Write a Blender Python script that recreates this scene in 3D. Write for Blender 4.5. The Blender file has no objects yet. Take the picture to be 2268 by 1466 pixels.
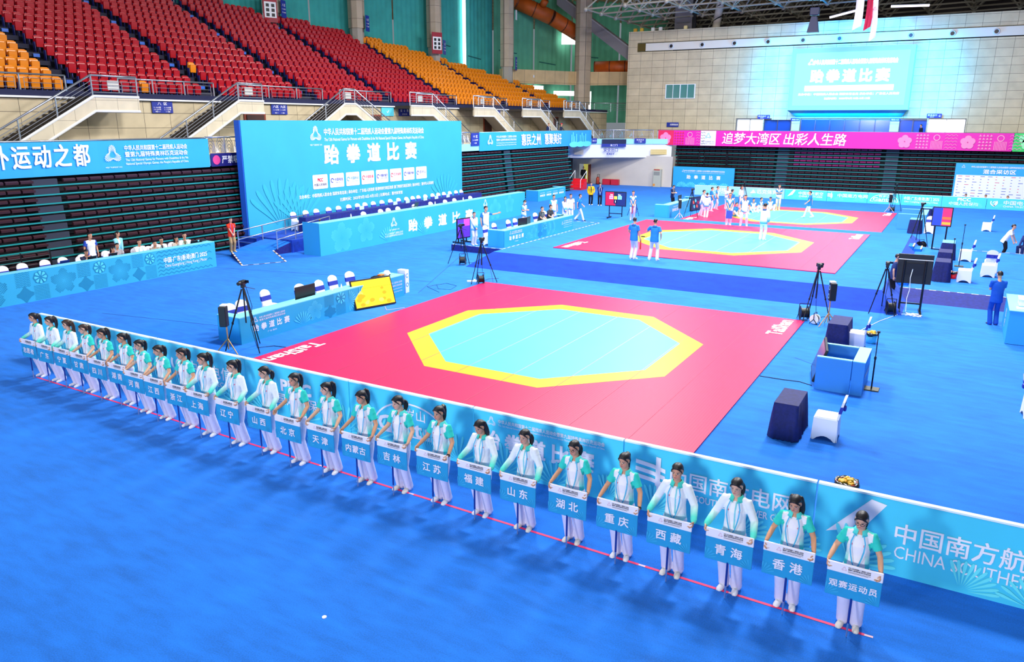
import bpy, bmesh, math, random
import numpy as np
from math import sin, cos, pi, radians
from mathutils import Vector, Matrix
random.seed(7); np.random.seed(7)
SC = bpy.context.scene
COL = SC.collection
PI = pi

# ------------------------------------------------------------------ camera
cam = bpy.data.cameras.new('camera'); camo = bpy.data.objects.new('camera', cam); COL.objects.link(camo)
cam.sensor_width = 36.0; cam.lens = 36.0*1704.0/2268.0; cam.clip_end = 400
YAW, PITCH, ROLL = -0.522, 0.2665, 0.0035
fw = Vector((sin(YAW)*cos(PITCH), cos(YAW)*cos(PITCH), -sin(PITCH)))
rt = fw.cross(Vector((0, 0, 1))).normalized(); up = rt.cross(fw)
r2 = rt*cos(ROLL)+up*sin(ROLL); u2 = up*cos(ROLL)-rt*sin(ROLL)
camo.matrix_world = Matrix(((r2.x, u2.x, -fw.x, 0), (r2.y, u2.y, -fw.y, 0), (r2.z, u2.z, -fw.z, 6.1614), (0, 0, 0, 1)))
SC.camera = camo

# ------------------------------------------------------------------ world, lamps, exposure
w = bpy.data.worlds.new('hall_world'); SC.world = w; w.use_nodes = True
bg = w.node_tree.nodes['Background']; bg.inputs[0].default_value = (0.80, 0.90, 1.0, 1); bg.inputs[1].default_value = 0.25
SC.view_settings.view_transform = 'Standard'; SC.view_settings.look = 'None'
SC.view_settings.exposure = 0.0; SC.view_settings.gamma = 1.0; SC.view_settings.use_curve_mapping = False
SC.cycles.max_bounces = 5; SC.cycles.diffuse_bounces = 3; SC.cycles.glossy_bounces = 2
SC.cycles.transmission_bounces = 3; SC.cycles.transparent_max_bounces = 4
SC.cycles.caustics_reflective = False; SC.cycles.caustics_refractive = False
SC.cycles.use_adaptive_sampling = True; SC.cycles.adaptive_threshold = 0.02

def lamp(loc, target, size, power, color=(1, 1, 1), sy=None):
    d = bpy.data.lights.new('area_lamp', 'AREA'); d.shape = 'RECTANGLE'; d.size = size; d.size_y = sy or size; d.energy = power; d.color = color
    o = bpy.data.objects.new('area_lamp', d); COL.objects.link(o); o.location = loc
    o.rotation_euler = (Vector(target)-Vector(loc)).to_track_quat('-Z', 'Y').to_euler(); return o
# rows of floodlights under the roof
for (x, y, p) in ((-4, 7, 800), (-15, 7, 800), (-2, 23, 8200), (-15, 23, 7600), (-2, 38, 9800), (-17, 38, 9000), (-3, 56, 9500), (-19, 56, 8500)):
    lamp((x, y, 19), (x-1.5, y+1, 0), 3.0, p*.50, (1.0, 0.98, 0.97))
for (x, y) in ((2, -27), (-18, -25)):        # fill lamps added far behind the camera to brighten the sign bearers
    lamp((x, y, 10), (x-3, 14, 0), 3.0, 4800, (1.0, 0.99, 0.98))
for y in (24, 44, 62):  # added fill lamps brightening the upper stand
    lamp((-14, y, 18), (-40, y+4, 8), 3.0, 350, (1.0, 0.97, 0.95))
# added blue lamps imitating the LED screen's glow on the wall around it
for (x, z, sx, sz) in ((-15.9, 9.9, .5, 5.0), (-4.1, 9.9, .5, 5.0)):
    lamp((x, 77.7, z), (x+(-1.2 if x < -10 else 1.2), 79, z), sx, 900, (.0, .42, 1.0), sz)
lamp((-10, 77.6, 13.4), (-10, 79, 14.6), 9.0, 800, (.0, .30, 1.0), .5); lamp((-10, 77.9, 6.6), (-10, 79, 6.0), 9.0, 500, (.0, .4, 1.0), .4)
lamp((-10, 76.8, 9.9), (-10, 40, 4), 9.0, 500, (.35, .85, 1.0), 4.4)  # added lamp throwing the screen's light into the hall
# ------------------------------------------------------------------ materials
def lin(h):
    h = h.lstrip('#'); v = [int(h[i:i+2], 16)/255 for i in (0, 2, 4)]
    return tuple(c/12.92 if c <= .04045 else ((c+.055)/1.055)**2.4 for c in v)
MATS = {}
def M(name, col, rough=.6, metal=0.0, noise=0.0, nscale=6.0, emit=0.0, spec=.5, coat=0.0, bump=0.0, bscale=60.0):
    if name in MATS: return MATS[name]
    m = bpy.data.materials.new(name); m.use_nodes = True; nt = m.node_tree; b = nt.nodes['Principled BSDF']
    c = lin(col) if isinstance(col, str) else col
    b.inputs['Base Color'].default_value = (*c, 1); b.inputs['Roughness'].default_value = rough; b.inputs['Metallic'].default_value = metal
    b.inputs['Specular IOR Level'].default_value = spec; b.inputs['Coat Weight'].default_value = coat
    if emit:
        b.inputs['Emission Color'].default_value = (*c, 1); b.inputs['Emission Strength'].default_value = emit
    if noise or bump:
        tc = nt.nodes.new('ShaderNodeTexCoord')
    if noise:
        n = nt.nodes.new('ShaderNodeTexNoise'); n.inputs['Scale'].default_value = nscale; n.inputs['Detail'].default_value = 4
        nt.links.new(tc.outputs['Object'], n.inputs['Vector'])
        r = nt.nodes.new('ShaderNodeMapRange'); r.inputs[1].default_value = .3; r.inputs[2].default_value = .7
        r.inputs[3].default_value = 1-noise; r.inputs[4].default_value = 1+noise*.6
        nt.links.new(n.outputs[0], r.inputs[0])
        mx = nt.nodes.new('ShaderNodeVectorMath'); mx.operation = 'SCALE'; mx.inputs[0].default_value = c
        nt.links.new(r.outputs[0], mx.inputs['Scale']); nt.links.new(mx.outputs[0], b.inputs['Base Color'])
    if bump:
        n2 = nt.nodes.new('ShaderNodeTexNoise'); n2.inputs['Scale'].default_value = bscale; n2.inputs['Detail'].default_value = 3
        nt.links.new(tc.outputs['Object'], n2.inputs['Vector'])
        bp = nt.nodes.new('ShaderNodeBump'); bp.inputs['Strength'].default_value = bump; bp.inputs['Distance'].default_value = .02
        nt.links.new(n2.outputs[0], bp.inputs['Height']); nt.links.new(bp.outputs[0], b.inputs['Normal'])
    MATS[name] = m; return m
def M_attr(name, rough, spec=.4, bump=0.0):
    m = bpy.data.materials.new(name); m.use_nodes = True; nt = m.node_tree; b = nt.nodes['Principled BSDF']
    a = nt.nodes.new('ShaderNodeAttribute'); a.attribute_name = 'Col'
    nt.links.new(a.outputs['Color'], b.inputs['Base Color']); b.inputs['Roughness'].default_value = rough; b.inputs['Specular IOR Level'].default_value = spec
    if bump:
        tc = nt.nodes.new('ShaderNodeTexCoord'); n2 = nt.nodes.new('ShaderNodeTexNoise'); n2.inputs['Scale'].default_value = 14; n2.inputs['Detail'].default_value = 3
        nt.links.new(tc.outputs['Object'], n2.inputs['Vector'])
        bp = nt.nodes.new('ShaderNodeBump'); bp.inputs['Strength'].default_value = bump; bp.inputs['Distance'].default_value = .05
        nt.links.new(n2.outputs[0], bp.inputs['Height']); nt.links.new(bp.outputs[0], b.inputs['Normal'])
    return m
FABRIC = M_attr('printed_garment_fabric', .8, .2, .22)
SKIN = M_attr('skin', .5, .35)
HAIR = M('hair', '#14101a', .45, noise=.4, nscale=40)
HAIRB = M('hair_brown', '#3a241c', .45, noise=.4, nscale=40)

# ------------------------------------------------------------------ mesh builder
class MB:
    def __init__(s): s.v = []; s.f = []; s.m = []
    def add(s, vs, fs, mi=0):
        o = len(s.v); s.v += [tuple(p) for p in vs]; s.f += [tuple(i+o for i in f) for f in fs]; s.m += [mi]*len(fs); return s
    def box(s, c, d, mi=0, rz=0.0, M4=None):
        x, y, z = d[0]/2, d[1]/2, d[2]/2; ca, sa = cos(rz), sin(rz); vs = []
        for dz in (-z, z):
            for dx, dy in ((-x, -y), (x, -y), (x, y), (-x, y)):
                p = Vector((dx*ca-dy*sa, dx*sa+dy*ca, dz))
                if M4 is not None: p = M4 @ p
                vs.append((c[0]+p[0], c[1]+p[1], c[2]+p[2]))
        return s.add(vs, [(0, 3, 2, 1), (4, 5, 6, 7), (0, 1, 5, 4), (1, 2, 6, 5), (2, 3, 7, 6), (3, 0, 4, 7)], mi)
    def bev(s, c, d, b, mi=0, M4=None):      # box with chamfered edges
        x, y, z = d[0]/2, d[1]/2, d[2]/2; b = min(b, x*.9, y*.9, z*.9)
        bm = bmesh.new(); bmesh.ops.create_cube(bm, size=1)
        for v in bm.verts: v.co = Vector((v.co.x*2*x, v.co.y*2*y, v.co.z*2*z))
        bmesh.ops.bevel(bm, geom=bm.edges[:], offset=b, segments=2, affect='EDGES', profile=.5)
        bm.verts.ensure_lookup_table()
        vs = [((M4 @ v.co) if M4 is not None else v.co)+Vector(c) for v in bm.verts]; fs = [[v.index for v in f.verts] for f in bm.faces]
        bm.free(); return s.add(vs, fs, mi)
    def cyl(s, a, b, r, n=10, mi=0, r2=None, cap=True):
        a, b = Vector(a), Vector(b); t = (b-a).normalized(); q = Vector((0, 0, 1)) if abs(t.z) < .9 else Vector((1, 0, 0))
        x = t.cross(q).normalized(); y = t.cross(x); r2 = r if r2 is None else r2; vs = []
        for p, rr in ((a, r), (b, r2)):
            for i in range(n):
                an = 2*PI*i/n; vs.append(p+x*rr*cos(an)+y*rr*sin(an))
        fs = [(i, (i+1) % n, n+(i+1) % n, n+i) for i in range(n)]
        if cap: fs += [tuple(range(n))[::-1], tuple(range(n, 2*n))]
        return s.add(vs, fs, mi)
    def tube(s, pts, r, n=8, mi=0):
        for a, b in zip(pts[:-1], pts[1:]):
            if (Vector(a)-Vector(b)).length > 1e-5: s.cyl(a, b, r, n, mi)
        return s
    def lathe(s, prof, n=16, c=(0, 0, 0), mi=0):
        vs = [(c[0]+r*cos(2*PI*i/n), c[1]+r*sin(2*PI*i/n), c[2]+z) for r, z in prof for i in range(n)]; k = len(prof)
        fs = [(j*n+i, j*n+(i+1) % n, (j+1)*n+(i+1) % n, (j+1)*n+i) for j in range(k-1) for i in range(n)]
        return s.add(vs, fs, mi)
    def quad(s, a, b, c, d, mi=0): return s.add([a, b, c, d], [(0, 1, 2, 3)], mi)
    def prism(s, poly, vec, mi=0):           # closed polygon of 3-D points swept along vec
        n = len(poly); vec = Vector(vec); vs = [Vector(p) for p in poly]+[Vector(p)+vec for p in poly]
        fs = [tuple(range(n))[::-1], tuple(range(n, 2*n))]+[(i, (i+1) % n, n+(i+1) % n, n+i) for i in range(n)]
        return s.add(vs, fs, mi)
    def poly2(s, F, pts, eps=.004, mi=0):    # flat print on a panel frame
        o, r, u, n = F; return s.add([o+r*x+u*y+n*eps for x, y in pts], [tuple(range(len(pts)))], mi)
    def mesh(s, name, mats=None, smooth=False):
        me = bpy.data.meshes.new(name); me.from_pydata(s.v, [], s.f)
        for m in ([] if mats is None else mats if isinstance(mats, (list, tuple)) else [mats]): me.materials.append(m)
        if len(me.materials) > 1: me.polygons.foreach_set('material_index', s.m)
        if smooth: me.polygons.foreach_set('use_smooth', [True]*len(me.polygons))
        me.update(); return me
    def build(s, name, mats, parent=None, smooth=False, loc=None, rz=None, label=None):
        o = bpy.data.objects.new(name, s.mesh(name, mats, smooth)); COL.objects.link(o)
        if parent is not None: o.parent = parent
        if loc is not None: o.location = loc
        if rz is not None: o.rotation_euler = (0, 0, rz)
        if label: o['label'] = label
        return o
def tag(o, label, cat, group=None, kind=None):
    o['label'] = label; o['category'] = cat
    if group: o['group'] = group
    if kind: o['kind'] = kind
    return o
def thing(name, label, cat, loc=(0, 0, 0), rz=0.0, group=None):
    o = bpy.data.objects.new(name, None); o.empty_display_size = .2; COL.objects.link(o); o.location = loc; o.rotation_euler = (0, 0, rz)
    return tag(o, label, cat, group)
def struct(name, mb, mats, smooth=False):
    o = mb.build(name, mats, None, smooth); o['kind'] = 'structure'; return o
def kids(o): return [c for c in KID.get(o.name, [])] if o.name in KID else list(o.children)
KID = {}
def dup(root, loc, rz=None, label=None, group=None, scale=None):
    def cp(o, parent):
        c = o.copy(); COL.objects.link(c)
        if parent is not None: c.parent = parent
        for ch in KIDS(o): cp(ch, c)
        return c
    r = cp(root, None); r.location = loc
    if rz is not None: r.rotation_euler = (0, 0, rz)
    if label: r['label'] = label
    if group: r['group'] = group
    if scale: r.scale = scale
    return r
_kc = {}
def KIDS(o):                                   # children of a prototype, looked up once
    if o.name not in _kc: _kc[o.name] = list(o.children)
    return _kc[o.name]
def frame(o, r, u=(0, 0, 1)):
    r = Vector(r).normalized(); u = Vector(u).normalized(); return (Vector(o), r, u, r.cross(u))

# ------------------------------------------------------------------ lettering
TS = bpy.data.scenes.new('lettering_workshop')
_tc = bpy.data.curves.new('lettering', 'FONT'); _to = bpy.data.objects.new('lettering_workshop', _tc); TS.collection.objects.link(_to)
TXT = {}
def glyphs(s, bold):
    if (s, bold) not in TXT:
        _tc.body = s; _tc.align_x = 'CENTER'; _tc.resolution_u = 2; _tc.offset = bold
        vl = TS.view_layers[0]; vl.update(); dg = vl.depsgraph
        me = _to.evaluated_get(dg).to_mesh()
        v = np.empty(len(me.vertices)*3); me.vertices.foreach_get('co', v); v = v.reshape(-1, 3)
        TXT[(s, bold)] = (v.copy(), [tuple(p.vertices) for p in me.polygons]); _to.evaluated_get(dg).to_mesh_clear()
    return TXT[(s, bold)]
def put_text(mb, F, s, x, y, h, width=None, bold=.012, eps=.006, mi=0, slant=0.0, spacing=None, vert=False):
    """centre of the writing at (x, y) on the frame, letter height h, total width if given"""
    if spacing is not None:
        n = len(s)
        for i, ch in enumerate(s):
            if ch.strip(): put_text(mb, F, ch, x+(i-(n-1)/2)*spacing, y, h, width, bold, eps, mi, slant)
        return mb
    v, f = glyphs(s, 0.0); lo, hi = v.min(0), v.max(0); o, r, u, n = F
    cjk = any(ord(c) > 0x2e80 for c in s)
    sy = h/(.92 if cjk else .74); sx = sy if width is None else width/max(hi[0]-lo[0], 1e-6)
    cx = (lo[0]+hi[0])/2; cy = .36 if cjk else .35
    X = (v[:, 0]-cx)*sx+slant*(v[:, 1]-cy)*sy+x; Y = (v[:, 1]-cy)*sy+y
    sh = ((0, 0),) if bold < .009 else ((-1, -1), (1, 1), (1, -1), (-1, 1))     # heavier strokes: the glyph laid down several times, a hair apart
    for q, (dx, dy) in enumerate(sh):
        k = min(bold, .045)*sy*.9; P = np.array(o)[None]+(X+dx*k)[:, None]*np.array(r)+(Y+dy*k)[:, None]*np.array(u)+(eps+.0007*q)*np.array(n); mb.add(P.tolist(), f, mi)
    return mb
# ------------------------------------------------------------------ people
def V3(*a): return np.array(a, float)
def nrm(v): return v/(np.linalg.norm(v)+1e-12)
def rotm(axis, a):
    x, y, z = nrm(np.array(axis, float)); c, s = cos(a), sin(a); k = 1-c
    return np.array([[c+x*x*k, x*y*k-z*s, x*z*k+y*s], [y*x*k+z*s, c+y*y*k, y*z*k-x*s], [z*x*k-y*s, z*y*k+x*s, c+z*z*k]])
class Soup:
    def __init__(s): s.v = []; s.f = []; s.n = 0
    def tube(s, P, R, side=(1, 0, 0), n=14, cap=True):
        P = [np.array(p, float) for p in P]; R = [(r, r) if np.isscalar(r) else r for r in R]; k = len(P); rings = []
        for i in range(k):
            t = nrm(P[min(i+1, k-1)]-P[max(i-1, 0)]); sd = np.array(side, float); sd = sd-t*(sd@t)
            if np.linalg.norm(sd) < .1: sd = np.array((0, 1., 0))-t*t[1]
            sd = nrm(sd); d = np.cross(t, sd); rings.append((P[i], sd, d, R[i], t))
        if cap:
            p, sd, d, r, t = rings[0]; m = min(r); pre = [(p-t*m*q, sd, d, (r[0]*c, r[1]*c), t) for q, c in ((.92, .38), (.7, .71))]
            p, sd, d, r, t = rings[-1]; m = min(r); post = [(p+t*m*q, sd, d, (r[0]*c, r[1]*c), t) for q, c in ((.7, .71), (.92, .38))]
            rings = pre+rings+post
        an = np.arange(n)*2*PI/n
        vs = np.concatenate([p+np.outer(np.cos(an)*r[0], sd)+np.outer(np.sin(an)*r[1], d) for p, sd, d, r, t in rings]); s.rings(vs, len(rings), n)
    def rings(s, vs, k, n):
        b = s.n; s.v.append(vs)
        for j in range(k-1):
            for i in range(n): s.f.append((b+j*n+i, b+j*n+(i+1) % n, b+(j+1)*n+(i+1) % n, b+(j+1)*n+i))
        s.f.append(tuple(b+i for i in range(n))[::-1]); s.f.append(tuple(b+(k-1)*n+i for i in range(n))); s.n += len(vs)
    def loft(s, secs, T, n=18):              # horizontal sections (z, halfwidth, front y, back y) moved by T
        an = np.arange(n)*2*PI/n; out = []
        for z, hw, f, bk in secs:
            out.append(np.stack([hw*np.cos(an), (f+bk)/2+(bk-f)/2*np.sin(an), np.full(n, z)], 1))
        s.rings(T(np.concatenate(out)), len(secs), n)
    def ball(s, c, r, T=None):
        an = np.arange(12)*2*PI/12; out = []
        for a in np.linspace(-PI/2+.25, PI/2-.25, 7):
            out.append(np.stack([r[0]*cos(a)*np.cos(an), r[1]*cos(a)*np.sin(an), np.full(12, r[2]*sin(a))], 1)+np.array(c))
        v = np.concatenate(out); s.rings(T(v) if T else v, 7, 12)
RS = bpy.data.scenes.new('sculpt_workshop')
_ro = bpy.data.objects.new('sculpt_workshop', bpy.data.meshes.new('sculpt_workshop')); RS.collection.objects.link(_ro)
_rm = _ro.modifiers.new('r', 'REMESH'); _rm.mode = 'VOXEL'; _sm = _ro.modifiers.new('s', 'SMOOTH'); _sm.factor = .5
def skin_over(soup, name, voxel, smooth=3):  # one continuous surface over overlapping limbs
    me = bpy.data.meshes.new('t'); me.from_pydata(np.concatenate(soup.v).tolist(), [], soup.f); me.update()
    bm = bmesh.new(); bm.from_mesh(me); bmesh.ops.recalc_face_normals(bm, faces=bm.faces); bm.to_mesh(me); bm.free()
    old = _ro.data; _ro.data = me; bpy.data.meshes.remove(old)
    _rm.voxel_size = voxel; _sm.iterations = smooth; vl = RS.view_layers[0]; vl.update(); dg = vl.depsgraph
    out = bpy.data.meshes.new_from_object(_ro.evaluated_get(dg), depsgraph=dg); out.name = name
    out.polygons.foreach_set('use_smooth', [True]*len(out.polygons)); return out
def coords(me):
    v = np.empty(len(me.vertices)*3, np.float32); me.vertices.foreach_get('co', v); return v.reshape(-1, 3).astype(float)
def paint(me, rgb):
    a = me.color_attributes.new('Col', 'FLOAT_COLOR', 'POINT'); c = np.ones((len(me.vertices), 4), np.float32); c[:, :3] = rgb; a.data.foreach_set('color', c.ravel())
def seg(p, a, b):
    ab = b-a; t = np.clip(((p-a)@ab)/(ab@ab+1e-12), 0, 1); return np.linalg.norm(p-a-np.outer(t, ab), axis=1), t
def ik(a, c, l1, l2, pole):
    d = c-a; L = np.linalg.norm(d); mx = (l1+l2)*.998
    if L > mx: c = a+d*(mx/L); d = c-a; L = mx
    if L < abs(l1-l2)*1.02: L = abs(l1-l2)*1.02
    u = d/np.linalg.norm(d); k = (l1*l1-l2*l2+L*L)/(2*L); h = math.sqrt(max(l1*l1-k*k, 0)); p = np.array(pole, float); p = p-u*(p@u)
    return a+u*k+nrm(p)*h, c
HEADS = [(0, .026, -.058, -.015), (.012, .042, -.074, .0), (.034, .055, -.079, .03), (.06, .063, -.08, .055), (.092, .068, -.079, .08), (.122, .071, -.077, .095), (.155, .074, -.081, .1), (.182, .070, -.075, .096), (.205, .055, -.056, .077), (.22, .03, -.026, .045)]
def hand(sp, W, d, nrml, sgn, S, curl, k=1.0, fine=True):
    d = nrm(d); nrml = nrm(nrml-d*(nrml@d)); s = np.cross(d, nrml)*sgn          # s points to the thumb side
    sp.tube([W-d*.02*S, W+d*.03*S, W+d*.085*S], [(.026*S, .018*S), (.036*S, .015*S), (.038*S, .013*S)], side=s)
    for i, (off, L) in enumerate(((.029, .068), (.010, .076), (-.010, .070), (-.028, .054))):
        b = W+d*.082*S+s*off*S; a1, a2 = curl*(.6+.08*i), curl*(1.15+.1*i); r = .0088*S*k
        d1 = d*cos(a1)+nrml*sin(a1); d2 = d*cos(a1+a2)+nrml*sin(a1+a2); p1 = b+d1*L*.52*S; p2 = p1+d2*L*.5*S
        sp.tube([b-d*.01, p1, p2], [r*1.08, r, r*.85], n=8)
    b = W+d*.025*S+s*.03*S; t1 = nrm(d*.62+s*.62+nrml*.45); t2 = nrm(d*.85+s*.1+nrml*.55); p1 = b+t1*.04*S
    sp.tube([b, p1, p1+t2*.034*S], [.0125*S*k, .0105*S*k, .0085*S*k], n=8)
def lerp(a, b, t): return np.array(a)[None]*(1-t)[:, None]+np.array(b)[None]*t[:, None]

def person(label, loc, rz=0.0, H=1.68, sex='m', top=None, legs='#d6d6ea', shoes='#eeeef2', hair='short', hairmat=None, pose='stand',
           yaw=0.0, pitch=0.1, glasses=None, lanyard=None, cap=None, mask=False, fine=False, group=None, seed=0, sleeve_long=False, watch=False, arm=None, skin='#d9a184', lean=None, badge=True):
    """a figure facing its own -Y; the body is one mesh, hair, clothes and shoes are its parts"""
    rnd = random.Random(seed); S = H/1.70; fem = sex == 'f'; vb, vc = (.0070, .0105) if fine else (.0105, .0145)
    top = top or dict(base='#f0f2fa'); sw = (.150 if fem else .180)*S
    sit = pose in ('sit', 'typing', 'chin', 'face'); floor = pose == 'floor'
    hipz = (.50 if sit else .13 if floor else .905)*S; ln = (lean if lean is not None else {'bend': .75, 'typing': .22, 'chin': .35, 'face': .3, 'sit': .1, 'floor': .15}.get(pose, 0.0))
    P0 = V3(0, 0, hipz); U = V3(0, -sin(ln), cos(ln)); Fd = V3(0, -cos(ln), -sin(ln))
    NB = P0+U*.525*S; SHc = P0+U*.485*S
    A = lambda x, f, z: P0+V3(1, 0, 0)*x*S+Fd*f*S+U*z*S          # torso space: side, forward, up from the pelvis
    # ---- legs
    ft = {'walk': ((-.07, -.30, 0), (.07, .22, 0)), 'wide': ((-.16, 0, 0), (.16, .02, 0)), 'step': ((-.10, -.06, 0), (.10, .10, 0))}.get(pose, ((-.085, 0, 0), (.085, 0, 0)))
    if sit: ft = ((-.11, -.40, 0), (.11, -.42, 0))
    if floor: ft = ((-.18, -.42, 0), (.20, -.38, 0))
    L = []
    for sx, fpos in zip((-1, 1), ft):
        hip = P0+V3(sx*.085*S, 0, -.02*S); an = V3(fpos[0]*S, fpos[1]*S+.03*S, .085*S+fpos[2])
        if pose == 'walk' and fpos[1] > 0: an[2] += .06*S
        kn, an = ik(hip, an, .415*S, .41*S, V3(sx*.55, -.4, .5) if floor else V3(sx*.12, -1, .3)); L.append((hip, kn, an))
    # ---- arms
    dflt = {'stand': ((-.24, .04, -.02), (.24, .04, -.02)), 'walk': ((-.25, -.12, .02), (.25, .22, .06)), 'wide': ((-.24, .04, -.02), (.24, .04, -.02)), 'step': ((-.24, .10, .0), (.24, .02, -.02)),
            'clasp': ((-.045, .20, .02), (.045, .21, .0)), 'crossed': ((.10, .21, .27), (-.11, .23, .25)), 'phone': ((-.05, .28, .26), (.06, .27, .24)), 'sign': ((-.315, .225, .115), (.315, .225, .115)),
            'point': ((-.25, .03, -.02), (.40, .42, .44)), 'sit': ((-.14, .30, .06), (.14, .30, .06)), 'typing': ((-.10, .36, .20), (.10, .36, .20)), 'chin': ((-.04, .26, .52), (.05, .30, .36)), 'face': ((-.05, .22, .56), (.06, .24, .54)),
            'floor': ((-.22, .34, .16), (.24, .30, .12)), 'bend': ((-.20, .38, .10), (.20, .42, .12)), 'hip': ((-.2, .2, .1), (.2, .2, .1))}.get(pose, ((-.24, .04, -.02), (.24, .04, -.02)))
    if arm: dflt = arm
    AR = []
    for sx, tg in zip((-1, 1), dflt):
        sh = SHc+V3(sx*sw, 0, 0); wr = A(*tg); el, wr = ik(sh, wr, .275*S, .245*S, V3(sx*(.42 if pose == 'sign' else .7), .75, -.8) if pose != 'crossed' else V3(sx*.5, .1, -1)); AR.append((sh, el, wr))
    # ---- head
    HB = NB+U*.03*S+Fd*.01*S; Rh = rotm((0, 0, 1), yaw) @ rotm((1, 0, 0), pitch) if True else None
    T = lambda v: (np.array(v)*S*np.array([1, 1, 1])-V3(0, .02, -.045)*S) @ Rh.T+HB
    body = Soup()
    body.tube([A(0, 0, -.08), A(0, 0, 0), A(0, 0, .12), A(0, .005, .22), A(0, .012, .34), A(0, 0, .44), A(0, 0, .50)],
              [(r*S, q*S) for r, q in ((.13, .09), (.155, .105), (.13, .09), (.122, .085), (.145, .10), (.15 if not fem else .13, .082), (.07, .06))])
    body.tube([A(0, -.005, .47), HB+U*.02*S, T([[0, .02, .05]])[0]], [.06*S, .050*S, .052*S])
    body.loft(HEADS, T, 20)
    body.tube(T([[0, -.078, .128], [0, -.089, .108], [0, -.096, .09]]), [.007*S, .009*S, .0125*S], n=8)
    body.tube(T([[-.02, -.079, .056], [0, -.083, .057], [.02, -.079, .056]]), [.006*S, .008*S, .006*S], n=8)
    for sx in (-1, 1): body.ball((sx*.074, .012, .11), (.011, .022, .032), T)
    for i, (sh, el, wr) in enumerate(AR):
        sx = -1 if i == 0 else 1; fd = nrm(wr-el)
        body.tube([sh+nrm(el-sh)*.02*S, sh*.5+el*.5, el, el*.45+wr*.55, wr], [.040*S, .043*S, .037*S, .035*S, .025*S])
        if pose == 'sign': d = nrm(V3(-sx*.05, -.62, -.62)); n_ = V3(-sx, -.35, 0)
        elif pose in ('clasp', 'phone', 'crossed', 'chin', 'face', 'typing'): d = nrm(fd+V3(-sx*.3, -.2, .1)); n_ = V3(-sx*.6, .3, -.6)
        elif pose == 'point' and i == 1: d = fd; n_ = V3(0, 0, -1)
        else: d = fd; n_ = V3(-sx, -.2, 0)
        hand(body, wr, d, n_, 1 if i == 0 else -1, S, {'sign': 1.0, 'stand': .45, 'walk': .6, 'point': .15}.get(pose, .6), 1.0 if fine else 1.12)
    for hip, kn, an in L: body.tube([hip, hip*.5+kn*.5, kn, kn*.6+an*.4, an], [.07*S, .062*S, .05*S, .046*S, .036*S], n=8) if not fine else body.tube([hip, hip*.8+kn*.2], [.07*S, .066*S])
    me = skin_over(body, 'person', vb, 2)
    v = coords(me); hl = ((v-HB) @ Rh+V3(0, .02, -.045)*S)/S; c = np.tile(np.array(lin(skin)), (len(v), 1)); x, y, z = hl.T; ax = abs(x); fr = (y < -.03) & (z > 0) & (z < .2)
    def put(mask, col, k=1.0): c[mask] = c[mask]*(1-k)+np.array(lin(col))*k
    put(fr & (np.hypot((ax-.032)/.026, (z-.075)/.02) < 1), '#e58f80', .35)
    put(fr & (np.hypot(x/.023, (z-.056)/.0085) < 1), '#b4464c', .8)
    put(fr & (np.hypot((ax-.031)/.016, (z-.113)/.0068) < 1), '#efe6e2'); put(fr & (np.hypot((ax-.031)/.0085, (z-.113)/.008) < 1), '#1c1414')
    put(fr & (abs(ax-.032) < .018) & (abs(z-.1215) < .0035), '#2a1a18', .8); put(fr & (abs(ax-.033) < .021) & (abs(z-(.1375-.10*np.clip(ax-.018, 0, 1))) < .0034), '#2a1a16', .55)
    for sh, el, wr in AR: put(np.linalg.norm(v-(wr+nrm(wr-el)*.15*S), axis=1) < .05*S, '#dd8f7c', .4)
    paint(me, c); me.materials.clear(); me.materials.append(SKIN)
    root = bpy.data.objects.new('person', me); COL.objects.link(root); root.location = loc; root.rotation_euler = (0, 0, rz); tag(root, label, 'person', group)
    def part(name, mesh, mat, parent=root, lab=None):
        mesh.materials.clear(); mesh.materials.append(mat); o = bpy.data.objects.new(name, mesh); COL.objects.link(o); o.parent = parent
        if lab: o['label'] = lab
        return o
    # ---- hair
    hs = Soup(); hm = hairmat or HAIR
    lo = .045 if fem else .075
    secs = [(lo, .058, .045, .104), (.085, .0765, .022, .117), (.112, .0785, .0, .118), (.135, .0795, -.026, .118), (.155, .0805, -.046, .116), (.172, .079, -.070 if fem else -.078, .113), (.188, .075, -.0815, .107), (.207, .062, -.068, .092), (.222, .044, -.044, .064), (.231, .022, -.02, .034)]
    if hair == 'crop': secs = [(a, b*.97, f+.006, k-.008) for a, b, f, k in secs[1:]]
    if hair != 'bald': hs.loft(secs, T, 20)
    if fem:
        for sx in (-1, 1): hs.tube(T([[sx*.018, -.072, .196], [sx*.052, -.066, .172], [sx*.072, -.035, .135], [sx*.076, -.01, .09]]), [.012*S, .0115*S, .010*S, .007*S], n=8)
    if hair in ('pony', 'pony_high', 'pony_low', 'pony_long'):
        hz = {'pony': .15, 'pony_high': .185, 'pony_low': .075, 'pony_long': .16}[hair]; ln_ = {'pony': 1, 'pony_high': 1.15, 'pony_low': .62, 'pony_long': 1.6}[hair]; sxo = rnd.uniform(-.03, .03)
        base = T([[0, .095, hz], [sxo*.3, .128, hz+.010], [sxo*.6, .148, hz-.025]]); hang = [base[2]+V3(sxo*.4, .016, -.06*ln_)*S, base[2]+V3(sxo*.6, .014, -.15*ln_)*S, base[2]+V3(sxo*.7, .0, -.22*ln_)*S, base[2]+V3(sxo*.7, -.008, -.28*ln_)*S]
        hs.tube(list(base)+hang, [.024*S, .028*S, .040*S, .044*S, .040*S, .028*S, .010*S])
    elif hair == 'long':
        for sx in (-1, 0, 1): hs.tube(T([[sx*.055, .07, .16], [sx*.07, .075, .06], [sx*.075, .07, -.03]]).tolist()+[(T([[sx*.075, .07, -.03]])[0]+V3(0, .02, -.16)*S).tolist()], [.04*S, .042*S, .04*S, .015*S])
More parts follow.
